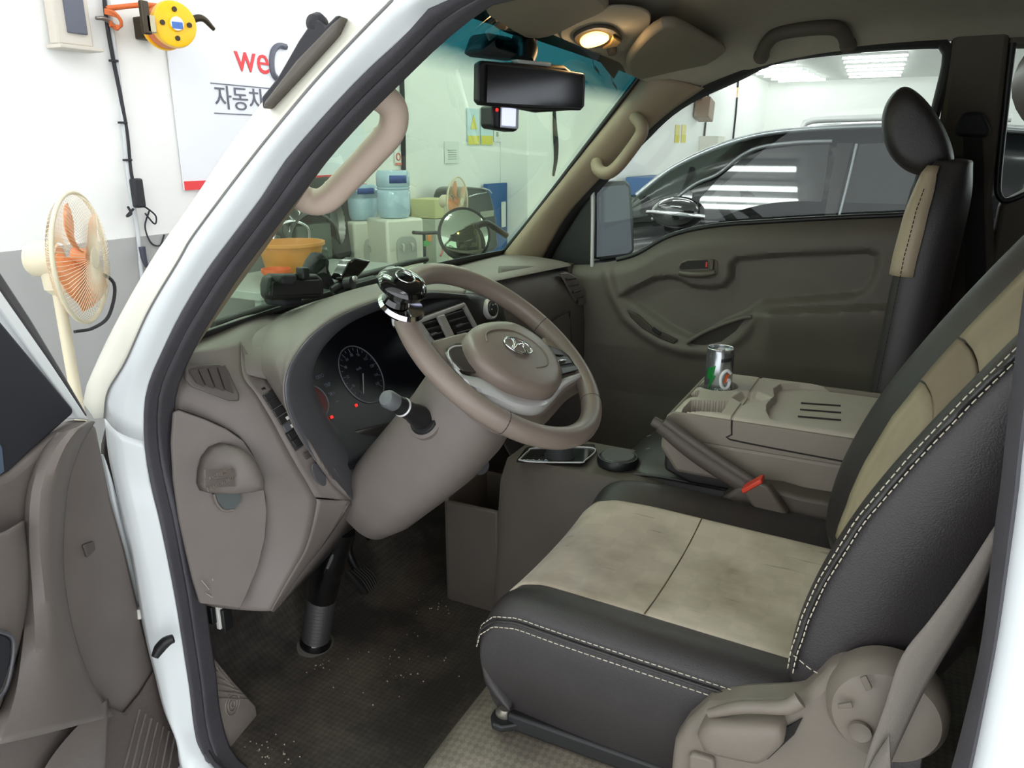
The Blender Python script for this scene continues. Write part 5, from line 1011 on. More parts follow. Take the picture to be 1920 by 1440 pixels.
lathe('dial_ring', [(0.001, 0.0), (0.0245, 0.0), (0.0245, 0.010), (0.021, 0.013), (0.019, 0.012), (0.019, 0.0)], kd, (-0.1, -1, 0.25), SILVER, ds, n=36)
dk_ = lathe('dial_knob', [(0.001, 0.016), (0.015, 0.016), (0.018, 0.012), (0.018, 0.0), (0.001, 0.0)], kd, (-0.1, -1, 0.25), BLACK, ds, n=32)
for k in range(6):
    a = 2*math.pi*k/6; lathe('dial_dot', [(0.001, 0), (0.0014, 0.0), (0.0014, 0.001), (0.001, 0.001)], kd+Vector((-0.1, -1, 0.25)).normalized()*0.016+Vector((math.cos(a)*0.011, 0, math.sin(a)*0.011)), (-0.1, -1, 0.25), MATTE_W, dk_, n=8)
text('button_marks', 'A/C', 0.012, AY(934, 604, .860), (1, 0, -0.1), EZ, TK, ds, 0.0003)
# passenger side: face, glove box, end vent
pf_ = loft('passenger_face', [Yl([(935, 500, .93), (1000, 500, .90), (1055, 508, .885), (1090, 530, .885), (1108, 575, .90)]), Yl([(935, 530, .90), (1000, 540, .87), (1055, 545, .86), (1085, 560, .865), (1104, 600, .89)]), Yl([(940, 600, .875), (1000, 590, .86), (1060, 590, .855), (1090, 610, .86), (1102, 650, .885)]), Yl([(950, 680, .875), (1000, 680, .87), (1060, 680, .865), (1090, 690, .87), (1098, 720, .89)]), Yl([(950, 760, .92), (1000, 745, .92), (1060, 735, .92), (1090, 735, .92), (1100, 760, .93)])], PLASTIC2, ds, n=40, mid=24, solid=0.004)
gb = Yl([(1000, 622, .853), (1060, 586, .848), (1066, 596, .848), (1070, 690, .856), (1060, 710, .86), (990, 720, .866), (985, 640, .862)])
prism('glove_box_door', gb, (0, -0.006, 0), PLASTIC2, ds, bevel=0.003)
tube('glove_box_gap', [p+Vector((0, -0.004, 0)) for p in gb[:5]], 0.002, mat('dark panel gap', (40, 36, 34), 0.9), ds, n=6, k=30)
ve = Yl([(1046, 512, .868), (1060, 510, .868), (1082, 522, .866), (1094, 545, .866), (1094, 570, .872), (1080, 574, .866), (1068, 552, .858), (1056, 528, .862)])
evf = prism('end_vent_frame', ve, (0, -0.008, 0), PLASTIC, ds, bevel=0.003)
for k in range(4):
    p = AY(1062+k*6, 524+k*12, .850); q = AY(1078+k*5, 522+k*11, .850)
    tube('end_vent_louvre', [p, q], 0.004, mat('vent dark', (62, 54, 50), 0.7) if k % 2 else BLACK, evf, n=6, k=2)
rbox('end_vent_slide', AY(1083, 566, .853), (0.006, 0.004, 0.012), BLACK, ds, bev=0.001)
# ---- phone holder and dash bits
ph = thing('phone_holder', 'black phone holder clamp standing on the dashboard', 'phone holder', AY(560, 575, 1.02))
PY = 1.0
prism('holder_back', [AY(*p, PY) for p in ((508, 520), (518, 514), (596, 514), (606, 522), (610, 548), (604, 560), (512, 564), (505, 556), (504, 535))], (0, 0.025, 0), BLACK, ph, bevel=0.008, bseg=3)
prism('holder_pad', [AY(*p, PY-0.004) for p in ((512, 528), (600, 524), (604, 552), (510, 556))], (0, 0.004, 0), mat('soft black rubber', (22, 22, 24), 0.6), ph, bevel=0.003)
prism('upper_jaw', [AY(*p, PY-0.02) for p in ((528, 516), (556, 514), (558, 526), (550, 533), (534, 533), (528, 526))], (0, 0.03, 0), BLACKM, ph, bevel=0.004)
prism('side_jaw', [AY(*p, PY-0.012) for p in ((569, 502), (581, 501), (582, 524), (569, 525))], (0, 0.02, 0), BLACK, ph, bevel=0.003)
prism('holder_foot', [AY(*p, PY+0.01) for p in ((528, 560), (570, 558), (566, 574), (534, 576))], (0, 0.05, 0), BLACKM, ph, bevel=0.006)
ph2 = thing('device_bracket', 'black angled device bracket clipped behind the phone holder', 'bracket', AY(630, 535, 1.02))
prism('bracket_leaf', [AY(*p, 1.03) for p in ((585, 505), (592, 488), (604, 472), (612, 478), (620, 488), (618, 505), (632, 535), (620, 545), (605, 530))], (0, 0.03, 0), BLACKM, ph2, bevel=0.006)
prism('slanted_module', [AY(*p, 1.0) for p in ((640, 523), (655, 492), (668, 483), (697, 489), (690, 500), (672, 521), (650, 528))], (0, 0.03, 0), GLOSSBK, ph2, bevel=0.004)
lathe('pivot_knob', [(0.001, -0.01), (0.014, -0.008), (0.014, 0.008), (0.001, 0.01)], AY(655, 532, .99), (0.2, -1, 0.2), BLACK, ph2, n=18)
lathe('pivot_screw', [(0.001, 0.008), (0.007, 0.008), (0.006, 0.013), (0.001, 0.014)], AY(658, 526, .985), (0.2, -1, 0.4), STEEL, ph2, n=14)
tube('bracket_stem', [AY(622, 545, 1.02), AY(640, 535, 1.01), AY(656, 532, 1.0)], 0.010, BLACK, ph2, n=10)

# ================================================================== STEERING WHEEL
CW = Vector((0.408, 0.584, 1.355)); aa, bb = 0.899, 0.045
WN = Vector((math.sin(bb)*math.cos(aa), -math.cos(bb)*math.cos(aa), math.sin(aa)))
WR = WN.cross(Vector((0, 0, 1))); WR = -WR.normalized() if WR.x > 0 else WR.normalized()
WR = Vector((0, 0, 1)).cross(WN).normalized(); WR = WR if WR.x > 0 else -WR
WU = WN.cross(WR); WU = WU if WU.z > 0 else -WU
W = lambda a, b, hh=0.0: CW+WR*a+WU*b+WN*hh
WP = lambda px, py, hh=0.0: AP(px, py, CW+WN*hh, WN)
sw = thing('steering_wheel_assembly', 'brown leather steering wheel with silver trim and oval chrome emblem', 'steering wheel', CW-WN*0.05)
tube('rim', [W(0.19*math.cos(t), 0.19*math.sin(t)) for t in [2*math.pi*i/32 for i in range(32)]], 0.0182, WHEELM, sw, n=18, k=96, closed=True)
for px, py in ((1018, 606), (946, 803), (1120, 760)):
    p = WP(px, py); d = p-CW; t0 = math.atan2(d.dot(WU), d.dot(WR)); c = W(0.19*math.cos(t0), 0.19*math.sin(t0)); T = -WR*math.sin(t0)+WU*math.cos(t0)
    lathe('rim_seam', [(0.0175, -0.0012), (0.0187, 0.0), (0.0175, 0.0012)], c, T, DARKTHREAD, sw, n=24)
padpx = [(870, 637), (887, 617), (917, 610), (957, 613), (1000, 637), (1033, 670), (1048, 703), (1047, 727), (1033, 742), (1007, 745), (967, 733), (923, 710), (887, 677)]
pc_ = cr([WP(*p, 0.018) for p in padpx], 40, True); pcc = sum(pc_, Vector())/40
pr_ = lambda s, o: [pcc.lerp(p, s)+WN*o for p in pc_]
rings('hub_pad', [pr_(0.90, -0.045), pr_(0.98, -0.02), pr_(1.0, 0.0), pr_(0.985, 0.008), pr_(0.93, 0.014), pr_(0.80, 0.0175), pr_(0.5, 0.020), pr_(0.2, 0.021), pr_(0.02, 0.021)], WHEELM, sw, ang=180)
grv = [WP(*p, 0.0375) for p in ((913, 640), (912, 625), (930, 618), (965, 622), (1005, 645), (1025, 668), (1025, 685), (1005, 690))]
tube('pad_groove', grv, 0.0016, mat('groove brown', (112, 98, 88), 0.5), sw, n=6, k=40)
# emblem: oval ring with a slanted letter of two curved bars
ec = WP(970, 650, 0.041); EO = lambda px, py, o=0.0: WP(px, py, 0.0405)+WN*o
ring = [EO(970+26*math.cos(t)*0.96-0.0*math.sin(t)+3*math.sin(t), 650+8*math.cos(t)+13*math.sin(t), 0.002) for t in [2*math.pi*i/20 for i in range(20)]]
tube('emblem_ring', ring, 0.0022, CHROME, sw, n=8, k=48, closed=True)
prism('emblem_base', [p-WN*0.002 for p in ring], WN*0.0015, WHEELM, sw)
tube('emblem_bar', [EO(959, 638, 0.002), EO(962, 645, 0.003), EO(959, 657, 0.002)], [0.0032, 0.0022, 0.0030], CHROME, sw, n=8)
tube('emblem_bar', [EO(980, 643, 0.002), EO(979, 652, 0.003), EO(985, 662, 0.002)], [0.0030, 0.0022, 0.0032], CHROME, sw, n=8)
tube('emblem_cross', [EO(962, 657, 0.002), EO(970, 649, 0.003), EO(980, 648, 0.002)], [0.0018, 0.0028, 0.0018], CHROME, sw, n=8)
# spokes and silver trim
up_ = [(836, 660), (860, 700), (907, 713), (950, 737), (1000, 747), (1033, 743), (1053, 713), (1087, 700)]
lo_ = [(850, 690), (893, 733), (940, 763), (980, 777), (1010, 775), (1033, 753), (1057, 727), (1088, 707)]
loft('silver_trim', [[WP(*p, 0.004) for p in up_], [WP((a[0]+b[0])/2, (a[1]+b[1])/2, 0.012) for a, b in zip(up_, lo_)], [WP(*p, 0.0) for p in lo_]], SILVER, sw, n=40, mid=8, solid=0.004)
loft('trim_skirt', [[WP(*p, 0.0) for p in lo_], [WP(p[0]+2, p[1]+12, -0.02) for p in lo_], [WP(p[0]+4, p[1]+22, -0.05) for p in lo_]], WHEELM, sw, n=40, mid=6, solid=0.004)
prism('left_spoke', [WP(*p, -0.012) for p in ((800, 650), (835, 640), (865, 632), (890, 640), (925, 715), (895, 715), (860, 700), (835, 690))], WN*0.014, WHEELM, sw, bevel=0.005, bseg=3)
prism('right_spoke', [WP(*p, -0.012) for p in ((1010, 640), (1050, 655), (1092, 690), (1105, 715), (1080, 720), (1050, 735), (1030, 720))], WN*0.014, WHEELM, sw, bevel=0.005, bseg=3)
prism('left_switch_panel', [WP(*p, 0.004) for p in ((836, 655), (850, 646), (872, 645), (890, 668), (915, 705), (865, 698), (842, 675))], WN*0.005, mat('dark panel brown', (56, 50, 47), 0.45), sw, bevel=0.002)
tube('left_panel_edge', [WP(*p, 0.009) for p in ((868, 648), (850, 650), (840, 660), (846, 676), (862, 694))], 0.0014, SILVER, sw, n=6, k=30)
rbp = prism('right_button_panel', [WP(*p, 0.002) for p in ((1024, 650), (1050, 660), (1083, 686), (1086, 696), (1050, 706), (1040, 690))], WN*0.006, BLACK, sw, bevel=0.002)
for q in (((1030, 652), (1050, 661), (1056, 668), (1034, 666)), ((1040, 672), (1062, 670), (1072, 682), (1048, 686)), ((1050, 691), (1078, 687), (1083, 695), (1053, 703))):
    prism('wheel_button', [WP(*p, 0.008) for p in q], WN*0.003, mat('button charcoal', (52, 52, 54), 0.4), rbp, bevel=0.001)
tube('rocker_chrome', [WP(1044, 682, 0.013), WP(1050, 677, 0.015), WP(1060, 676, 0.013)], 0.0025, CHROME, sw, n=8)
lathe('hub_cover', [(0.001, -0.016), (0.075, -0.016), (0.092, -0.03), (0.096, -0.06), (0.085, -0.085), (0.001, -0.085)], CW-WU*0.035, WN, WHEELM, sw, n=40, ang=60)
# ---- spinner knob clamped to the rim
kp = WP(752, 590, 0.0); d = kp-CW; t0 = math.atan2(d.dot(WU), d.dot(WR)); kpos = W(0.19*math.cos(t0), 0.19*math.sin(t0)); KT = -WR*math.sin(t0)+WU*math.cos(t0)
sk = thing('spinner_knob', 'glossy black spinner knob with chrome ring clamped on the wheel rim', 'steering knob', kpos)
KA = (WN*0.9+Vector((-0.15, 0.0, 0.25))).normalized(); KO = (kpos-CW).normalized(); kb_ = kpos+KO*0.022
lathe('clamp_band', [(0.0185, -0.014), (0.0215, -0.012), (0.0215, 0.012), (0.0185, 0.014)], kpos, KT, CHROME, sk, n=32)
lathe('chrome_plate', [(0.001, 0.006), (0.032, 0.008), (0.037, 0.014), (0.033, 0.020), (0.001, 0.022)], kpos+KO*0.010, KA, CHROME, sk, n=36)
lathe('knob_neck', [(0.001, 0.018), (0.022, 0.020), (0.019, 0.028), (0.026, 0.040), (0.001, 0.042)], kb_, KA, GLOSSBK, sk, n=32)
lathe('knob_cap', [(0.001, 0.036), (0.027, 0.038), (0.037, 0.045), (0.0385, 0.052), (0.034, 0.060), (0.022, 0.0655), (0.001, 0.067)], kb_, KA, GLOSSBK, sk, n=40)
e1, e2 = frame(KA); tc_ = kb_+KA*0.0665
tube('cap_ring', [tc_+(e1*math.cos(t)+e2*math.sin(t))*0.0145-KA*0.0008 for t in [2*math.pi*i/16 for i in range(16)]], 0.0014, CHROME, sk, n=8, k=36, closed=True)
# ---- steering column shroud, stalk
col = thing('steering_column', 'brown steering column shroud below the wheel', 'steering column', CW-WN*0.4)
sq = lambda v: math.copysign(abs(v)**0.72, v)
def crg(s, rx, ru, dn=0.0, n=40, cx=0.0): return [CW-WN*s+WR*(cx+rx*sq(math.cos(t)))+WU*(ru*sq(math.sin(t))+dn) for t in [2*math.pi*i/n for i in range(n)]]
rings('column_shroud', [crg(0.07, 0.08, 0.08), crg(0.10, 0.085, 0.085, -0.012), crg(0.16, 0.09, 0.088, -0.018), crg(0.24, 0.092, 0.088, -0.016), crg(0.32, 0.088, 0.084, -0.008), crg(0.40, 0.08, 0.078, 0.0), crg(0.455, 0.066, 0.066, 0.008), crg(0.47, 0.05, 0.05, 0.01)], PLASTIC, col, ang=80)
st0, st1 = AX(790, 783, 0.315), AX(727, 748, 0.235); sd = (st1-st0).normalized()
lathe('stalk_boot', [(0.001, -0.03), (0.028, -0.03), (0.028, -0.008), (0.025, -0.004), (0.001, -0.004)], st0, sd, BLACK, col, n=24)
lathe('stalk_collar', [(0.030, -0.022), (0.034, -0.020), (0.034, -0.010), (0.030, -0.008)], st0, sd, PLASTIC, col, n=28)
Ls = (st1-st0).length
lathe('stalk_body', [(0.001, -0.01), (0.020, -0.006), (0.018, 0.02), (0.0155, 0.03), (0.0145, Ls*0.6), (0.0155, Ls*0.62), (0.0155, Ls*0.66), (0.0145, Ls*0.68), (0.014, Ls*0.95), (0.001, Ls*0.95)], st0, sd, BLACK, col, n=24)
lathe('stalk_knob', [(0.001, Ls*0.80), (0.0145, Ls*0.82), (0.015, Ls), (0.012, Ls+0.006), (0.001, Ls+0.007)], st0, sd, mat('grey stalk knob', (98, 100, 102), 0.4), col, n=24)
lathe('stalk_ring', [(0.0148, Ls*0.55), (0.0165, Ls*0.565), (0.0165, Ls*0.58), (0.0148, Ls*0.595)], st0, sd, SILVER, col, n=24)
# ignition lock seen under the shroud
ig = AX(868, 880, 0.52); lathe('ignition_ring', [(0.013, -0.004), (0.016, 0.0), (0.014, 0.006), (0.011, 0.006)], ig, (-0.6, -0.7, 0.1), CHROME, col, n=24)
lathe('ignition_cap', [(0.001, 0), (0.02, 0), (0.018, 0.01), (0.001, 0.012)], AX(898, 872, 0.55), (-0.5, -0.8, 0.1), BEZEL, col, n=24)
# lower dash body in shade behind the column and knee panel to the console
loft('lower_dash', [[Vector((0.60, 0.90, 1.14)), Vector((0.75, 0.90, 1.20)), Vector((1.0, 0.90, 1.22)), Vector((1.45, 0.92, 1.20))], [Vector((0.36, 0.92, 1.08)), Vector((0.7, 0.92, 1.10)), Vector((1.0, 0.92, 1.08)), Vector((1.45, 0.94, 1.05))], [Vector((0.40, 0.96, 0.95)), Vector((0.7, 0.96, 0.98)), Vector((1.0, 0.97, 0.96)), Vector((1.45, 0.98, 0.95))], [Vector((0.42, 1.08, 0.84)), Vector((0.7, 1.08, 0.86)), Vector((1.0, 1.08, 0.85)), Vector((1.45, 1.08, 0.85))], [Vector((0.42, 1.22, 0.80)), Vector((0.7, 1.22, 0.80)), Vector((1.0, 1.22, 0.80)), Vector((1.45, 1.22, 0.80))]], PLASTIC2, ds, n=24, mid=12, solid=0.004)
# ================================================================== FLOOR AREA
bt = thing('steering_shaft_boot', 'black ribbed rubber boot around the steering shaft at the floor', 'shaft boot', AX(592, 1225, 0.41))
b0, b1, b2, b3 = AX(632, 1024, 0.40), AX(612, 1075, 0.40), AX(603, 1118, 0.40), AX(592, 1200, 0.40)
tube('upper_joint', [b0+(b0-b1)*0.6, b0, b1.lerp(b0, 0.35), b1, b2], [0.024, 0.026, 0.034, 0.035, 0.032], GLOSSBK, bt, n=20, k=24)
dv = (b3-b2); L = dv.length; prof = [(0.001, 0.0)]
for k in range(13):
    prof += [(0.031, L*(k)/13+0.001), (0.0275, L*(k+0.5)/13)]
prof += [(0.031, L), (0.001, L)]
lathe('ribbed_boot', prof, b2, dv, mat('grey black rubber', (58, 56, 56), 0.5), bt, n=28, ang=25)
lathe('boot_base', [(0.001, -0.008), (0.030, -0.008), (0.035, 0.002), (0.034, 0.018), (0.026, 0.028), (0.001, 0.03)], b3, dv, GLOSSBK, bt, n=28)
lathe('floor_collar', [(0.036, -0.004), (0.050, 0.0), (0.062, 0.018), (0.064, 0.035), (0.05, 0.04)], b3+dv.normalized()*0.012, dv, mat('worn grey rubber', (100, 95, 88), 0.8), bt, n=28)
# footrest
FR = mat('grey brown footrest plastic', (132, 122, 115), 0.6)
ft = thing('foot_rest', 'ribbed grey footrest wedge by the door sill', 'footrest', (0.13, 1.0, ZF))
fp0, fn = Vector((0.12, 1.0, 0.76)), None
A, B, C_, D = AX(380, 1205, 0.085), AX(377, 1215, 0.085), AX(483, 1325, 0.17), AX(432, 1378, 0.085)
face = [AX(380, 1204, 0.085), AX(425, 1260, 0.135), AX(480, 1322, 0.175), AX(432, 1376, 0.095), AX(393, 1335, 0.080)]
pn = (face[2]-face[0]).cross(face[3]-face[0]).normalized()
if pn.dot(CAM-face[0]) < 0: pn = -pn
FP = lambda px, py, o=0.0: AP(px, py, face[0]+pn*o, pn)
fpoly = [(380, 1203), (402, 1228), (440, 1275), (482, 1322), (432, 1376), (392, 1330), (384, 1262)]
top_ = [FP(*p) for p in fpoly]
V = top_+[Vector((p.x+0.01, p.y+0.01, ZF+0.0)) for p in top_]
n_ = len(top_); prismF = [tuple(range(n_)), tuple(range(2*n_-1, n_-1, -1))]+[(i, (i+1) % n_, n_+(i+1) % n_, n_+i) for i in range(n_)]
mk('wedge_body', V, prismF, FR, ft, bevel=0.006, bseg=2)
for k in range(9):
    x0, y0 = 384+k*1.2, 1222+k*13; a = FP(x0, y0, 0.001); m_ = FP(x0+14+k*1.4, y0+4+k*0.6, 0.001); b = FP(x0+22+k*4.2, y0+20+k*1.6 if k > 2 else y0+8+k*5, 0.001)
    if k < 7: tube('rest_rib', [FP(388+k*1, 1226+k*14, 0.001), FP(396+k*4, 1232+k*13, 0.001), FP(412+k*8.5, 1262+k*8.2, 0.001)], 0.0022, FR, ft, n=6, k=10)
rc2 = FP(436, 1320, 0.001)
fe1, fe2 = frame(pn)
for q in (0.006, 0.013, 0.020): tube('rest_circle', [rc2+(fe1*math.cos(t)+fe2*math.sin(t))*q for t in [2*math.pi*i/12 for i in range(12)]], 0.0016, FR, ft, n=6, k=24, closed=True)
# pedals
PEDM = mat('black pedal rubber', (40, 38, 37), 0.6)
def pedal(px, label, poly, y, armtop, ribs, tilt=0.06):
    t = thing('pedal', label, 'pedal', AY(px[0], px[1], y), 'foot pedals')
    P = [AY(a, b, y+tilt*(1110-b)/100*1.0) for a, b in poly]
    nrm = (P[1]-P[0]).cross(P[2]-P[0]).normalized(); nrm = nrm if nrm.y < 0 else -nrm
    prism('pedal_pad', P, -nrm*0.015, PEDM, t, bevel=0.004)
    cc = sum(P, Vector())/len(P)
    for k in range(ribs):
        f = (k+1)/(ribs+1); q = [P[0].lerp(P[1], f), cc.lerp((P[0]+P[1])/2, 1-f)*0+((P[0].lerp(P[1], f)+P[3].lerp(P[2], f))/2+(P[2]-P[1]).normalized()*0.0+(P[0]-P[1]).normalized()*-0.010), P[3].lerp(P[2], f)]
        tube('pedal_rib', [v+nrm*0.001 for v in q], 0.0016, mat('pedal rib', (66, 63, 61), 0.6), t, n=5, k=8)
    tube('pedal_arm', [cc-nrm*0.012, cc.lerp(Vector(armtop), 0.5)+Vector((0, 0.03, 0.0)), Vector(armtop)], 0.009, BLACK, t, n=10)
    return t
pedal((690, 1090), 'ribbed black brake pedal right of the steering shaft boot', [(652, 1070), (690, 1062), (712, 1092), (690, 1115), (662, 1094)][:4], 1.06, AY(660, 1000, 1.12), 6)
pedal((730, 1060), 'smooth dark accelerator pedal at the far right under the dashboard', [(694, 1040), (712, 1036), (752, 1080), (738, 1082)], 1.09, AY(690, 1000, 1.14), 3)
rbox('under_dash_bracket', AX(390, 1150, 0.10), (0.010, 0.03, 0.035), BLACK, ds, bev=0.002)
rbox('under_dash_bracket', AX(425, 1160, 0.12), (0.02, 0.008, 0.045), BLACK, ds, bev=0.002)
rbox('under_dash_tab', AX(412, 1156, 0.112), (0.012, 0.008, 0.045), MATTE_W, ds, bev=0.001)
loft('kick_panel', [[Vector((0.075, 1.16, 1.0)), Vector((0.075, 1.0, 0.95))], [Vector((0.075, 1.18, 0.75)), Vector((0.075, 1.02, 0.72))], [Vector((0.10, 1.2, 0.66)), Vector((0.09, 1.03, 0.64))]], PLASTIC2, ds, n=8, mid=8, solid=0.004)
# crumbs and grit on the mat
V = []; F = []
GR = mat('pale grit', (176, 168, 152), 0.9)
rg = random.Random(3)
for k in range(150):
    cl = rg.choice(((470, 1190, 60, 30), (500, 1410, 60, 30), (590, 1245, 30, 14), (810, 1130, 40, 30), (760, 1250, 120, 80)))
    p = AZ(cl[0]+rg.gauss(0, cl[2]*0.5), cl[1]+rg.gauss(0, cl[3]*0.5), ZF+0.013); s = rg.uniform(0.0008, 0.0022)
    if p.x < 0.09 or p.y > 1.0: continue
    b_ = len(V); V += [p+Vector((s, 0, 0)), p+Vector((-s*0.6, s, 0)), p+Vector((-s*0.6, -s, 0)), p+Vector((0, 0, s*1.3))]; F += [(b_, b_+1, b_+3), (b_+1, b_+2, b_+3), (b_+2, b_, b_+3), (b_, b_+2, b_+1)]
tag(mk('floor_grit', V, F, GR, smooth=False), 'pale crumbs and grit scattered on the floor mat', 'grit', kind='stuff')

# ================================================================== SHIFT CONSOLE between the front seats
SCM = mat('shift console plastic', (86, 77, 70), 0.55, var=0.05, vscale=12, bump=0.15, bscale=900)
sc = thing('shift_console', 'brown floor shift console with gear indicator and round ashtray', 'console', (0.80, 0.6, ZF))
zt0 = 1.02
def cs(y, zt, x0, x1, zb=ZF): return [Vector((x0-0.03, y, zb)), Vector((x0, y, zb+0.6*(zt-zb))), Vector((x0+0.005, y, zt-0.02)), Vector((x0+0.02, y, zt)), Vector((x1-0.02, y, zt)), Vector((x1-0.005, y, zt-0.02)), Vector((x1, y, zb+0.6*(zt-zb))), Vector((x1+0.02, y, zb))]
rings('console_body', [cs(0.36, 0.99, 0.71, 0.90, 0.80), cs(0.40, 1.015, 0.70, 0.905, 0.78), cs(0.44, 1.02, 0.70, 0.91, 0.75), cs(0.56, 1.02, 0.70, 0.91, 0.66), cs(0.70, 1.022, 0.70, 0.91), cs(0.735, 1.018, 0.70, 0.91), cs(0.745, 0.99, 0.70, 0.91), cs(0.752, 0.90, 0.70, 0.91), cs(0.752, 0.88, 0.70, 0.91)], SCM, sc, ang=35)
# open cubby in front
ob = [rbox('q', (0.705, 0.82, 0.755), (0.012, 0.14, 0.27), SCM, sc, bev=0.005), rbox('q', (0.895, 0.82, 0.755), (0.012, 0.14, 0.27), SCM, sc, bev=0.005), rbox('q', (0.80, 0.888, 0.76), (0.20, 0.012, 0.28), SCM, sc, bev=0.005), rbox('q', (0.80, 0.82, 0.78), (0.19, 0.14, 0.012), SCM, sc, bev=0.003)]
joinmesh(ob, 'front_cubby')
prism('gear_plate', [AZ(px, py, zt0+0.004) for px, py in ((968, 868), (985, 845), (1005, 838), (1115, 838), (1117, 846), (1098, 870), (1090, 873))], (0, 0, 0.008), GLOSSBK, sc, bevel=0.003)
tube('gear_plate_edge', [AZ(px, py, zt0+0.013) for px, py in ((973, 862), (990, 846), (1006, 840))]+[AZ(1112, 840, zt0+0.013), AZ(1096, 864, zt0+0.013), AZ(1086, 867, zt0+0.013), AZ(1000, 866, zt0+0.013), AZ(973, 862, zt0+0.013)], 0.0016, SILVER, sc, n=6, k=60)
lathe('shift_gaiter', [(0.001, 0), (0.035, 0.0), (0.03, 0.012), (0.015, 0.03), (0.008, 0.034), (0.001, 0.034)], AZ(1050, 853, zt0+0.012), (0, 0, 1), BLACKM, sc, n=24)
for k, s in enumerate('PRND'): text('gear_letter', s, 0.011, AZ(988+k*12, 863, zt0+0.0135), (0, -1, 0), (1, 0, 0), mat('blue white print', (150, 156, 190), 0.5), sc, 0.0004)
ac = AZ(1158, 866, zt0+0.006)
lathe('ashtray_rim', [(0.001, -0.004), (0.044, -0.004), (0.046, 0.008), (0.043, 0.014), (0.040, 0.010), (0.001, 0.010)], ac, (0, 0, 1), BLACK, sc, n=40)
lathe('ashtray_lid', [(0.001, 0.017), (0.035, 0.017), (0.038, 0.014), (0.038, 0.010), (0.001, 0.010)], ac, (0, 0, 1), mat('ashtray lid', (70, 70, 68), 0.45), sc, n=40)
tube('ashtray_lip', [ac+Vector((math.cos(t)*0.0415, math.sin(t)*0.0415, 0.013)) for t in [2*math.pi*i/20 for i in range(20)]], 0.0015, BEZEL, sc, n=6, k=44, closed=True)

# ================================================================== MIDDLE SEAT with folded console back
ms = thing('middle_seat', 'black middle seat cushion under the console box', 'seat', (0.92, 0.25, 0.8))
def mring(y, zt, x0, x1, zb): return [Vector((x0, y, zb)), Vector((x0-0.005, y, (zb+zt)/2)), Vector((x0+0.005, y, zt-0.02)), Vector((x0+0.03, y, zt)), Vector((x1-0.03, y, zt)), Vector((x1-0.005, y, zt-0.02)), Vector((x1, y, (zb+zt)/2)), Vector((x1, y, zb))]
rings('cushion', [mring(-0.12, 1.04, 0.755, 1.09, 0.82), mring(0.2, 1.045, 0.755, 1.09, 0.82), mring(0.40, 1.045, 0.755, 1.09, 0.82), mring(0.47, 1.038, 0.758, 1.088, 0.83), mring(0.525, 1.005, 0.77, 1.08, 0.85), mring(0.54, 0.94, 0.78, 1.07, 0.88)], LEATHER2, ms, ang=80, sub=1)
tube('cushion_piping', [Vector((0.757, -0.1, 1.02)), Vector((0.757, 0.2, 1.025)), Vector((0.757, 0.40, 1.025)), Vector((0.765, 0.48, 1.01)), Vector((0.80, 0.524, 0.985)), Vector((0.92, 0.528, 0.985))], 0.004, LEATHER, ms, n=8, k=40)
for k, (px, py) in enumerate(((1213, 818), (1212, 842))): tube('scuff', [AZ(px, py, 1.047), AZ(px+7, py-2, 1.047)], 0.001, mat('pale scuff', (150, 152, 146), 0.7), ms, n=5)
ZB = 1.185; BOXM = mat('console box plastic', (132, 122, 111), 0.5, var=0.04, vscale=12, bump=0.15, bscale=900)
cb = thing('console_box', 'brown armrest console box with cup holders and a slotted tray', 'console', (0.9, 0.2, 1.05))
Z_ = lambda px, py, o=0.0: AZ(px, py, ZB)+Vector((0, 0, o))
# body below the top plate
x0b, x1b = 0.735, 1.06
bodyp = [(0.395, 1.10), (0.392, ZB-0.056), (-0.12, ZB-0.056), (-0.12, 1.05), (0.36, 1.05)]
sd4 = [prism('q', [Vector((xx, y, z)) for y, z in ((0.393, ZB-0.06), (0.384, ZB-0.016), (0.372, ZB-0.006), (-0.12, ZB-0.006), (-0.12, ZB-0.06))], (0.008, 0, 0), BOXM, cb, bevel=0.002) for xx in (x0b, x1b-0.008)]+[prism('q', [Vector((x0b+0.002, y, z)) for y, z in ((0.393, ZB-0.06), (0.384, ZB-0.016), (0.374, ZB-0.008), (0.366, ZB-0.016), (0.375, ZB-0.06))], (x1b-x0b-0.004, 0, 0), BOXM, cb)]
joinmesh(sd4, 'box_sides')
prism('box_body', [Vector((x0b, y, z)) for y, z in bodyp], (x1b-x0b, 0, 0), BOXM, cb, bevel=0.010, bseg=3)
prism('lower_pad', [Vector((x0b+0.004, y, z)) for y, z in ((0.385, 1.05), (0.385, 1.10), (-0.12, 1.085), (-0.12, 1.03), (0.33, 1.03))], (x1b-x0b-0.008, 0, 0), LEATHER, cb, bevel=0.008)
# top plate with real openings: build as a fine height field
cupc = Z_(1346, 722); cup2 = Z_(1400, 752); sl = [Z_(*p) for p in ((1279, 735), (1289, 722), (1325, 730), (1312, 742))]
def xy(v): return (v.x, v.y)
pocket = [xy(Z_(*p)) for p in ((1279, 768), (1296, 750), (1366, 752), (1352, 773))]
slot2 = [xy(Z_(*p)) for p in ((1274, 744), (1280, 732), (1313, 732), (1307, 744))]
tray = [xy(Z_(*p)) for p in ((1445, 785), (1437, 770), (1437, 757), (1452, 742), (1450, 728), (1464, 719), (1500, 718), (1660, 726), (1700, 735), (1650, 800), (1580, 806), (1500, 797))]
thumb = [xy(Z_(*p)) for p in ((1372, 745), (1390, 733), (1420, 733), (1448, 745), (1430, 752), (1395, 758))]
cupR = 0.042
nx, ny = 150, 230; rows = []
xs0, xs1, ys0, ys1 = x0b+0.004, x1b-0.004, 0.375, -0.11
seam_y = Z_(1393, 755).y
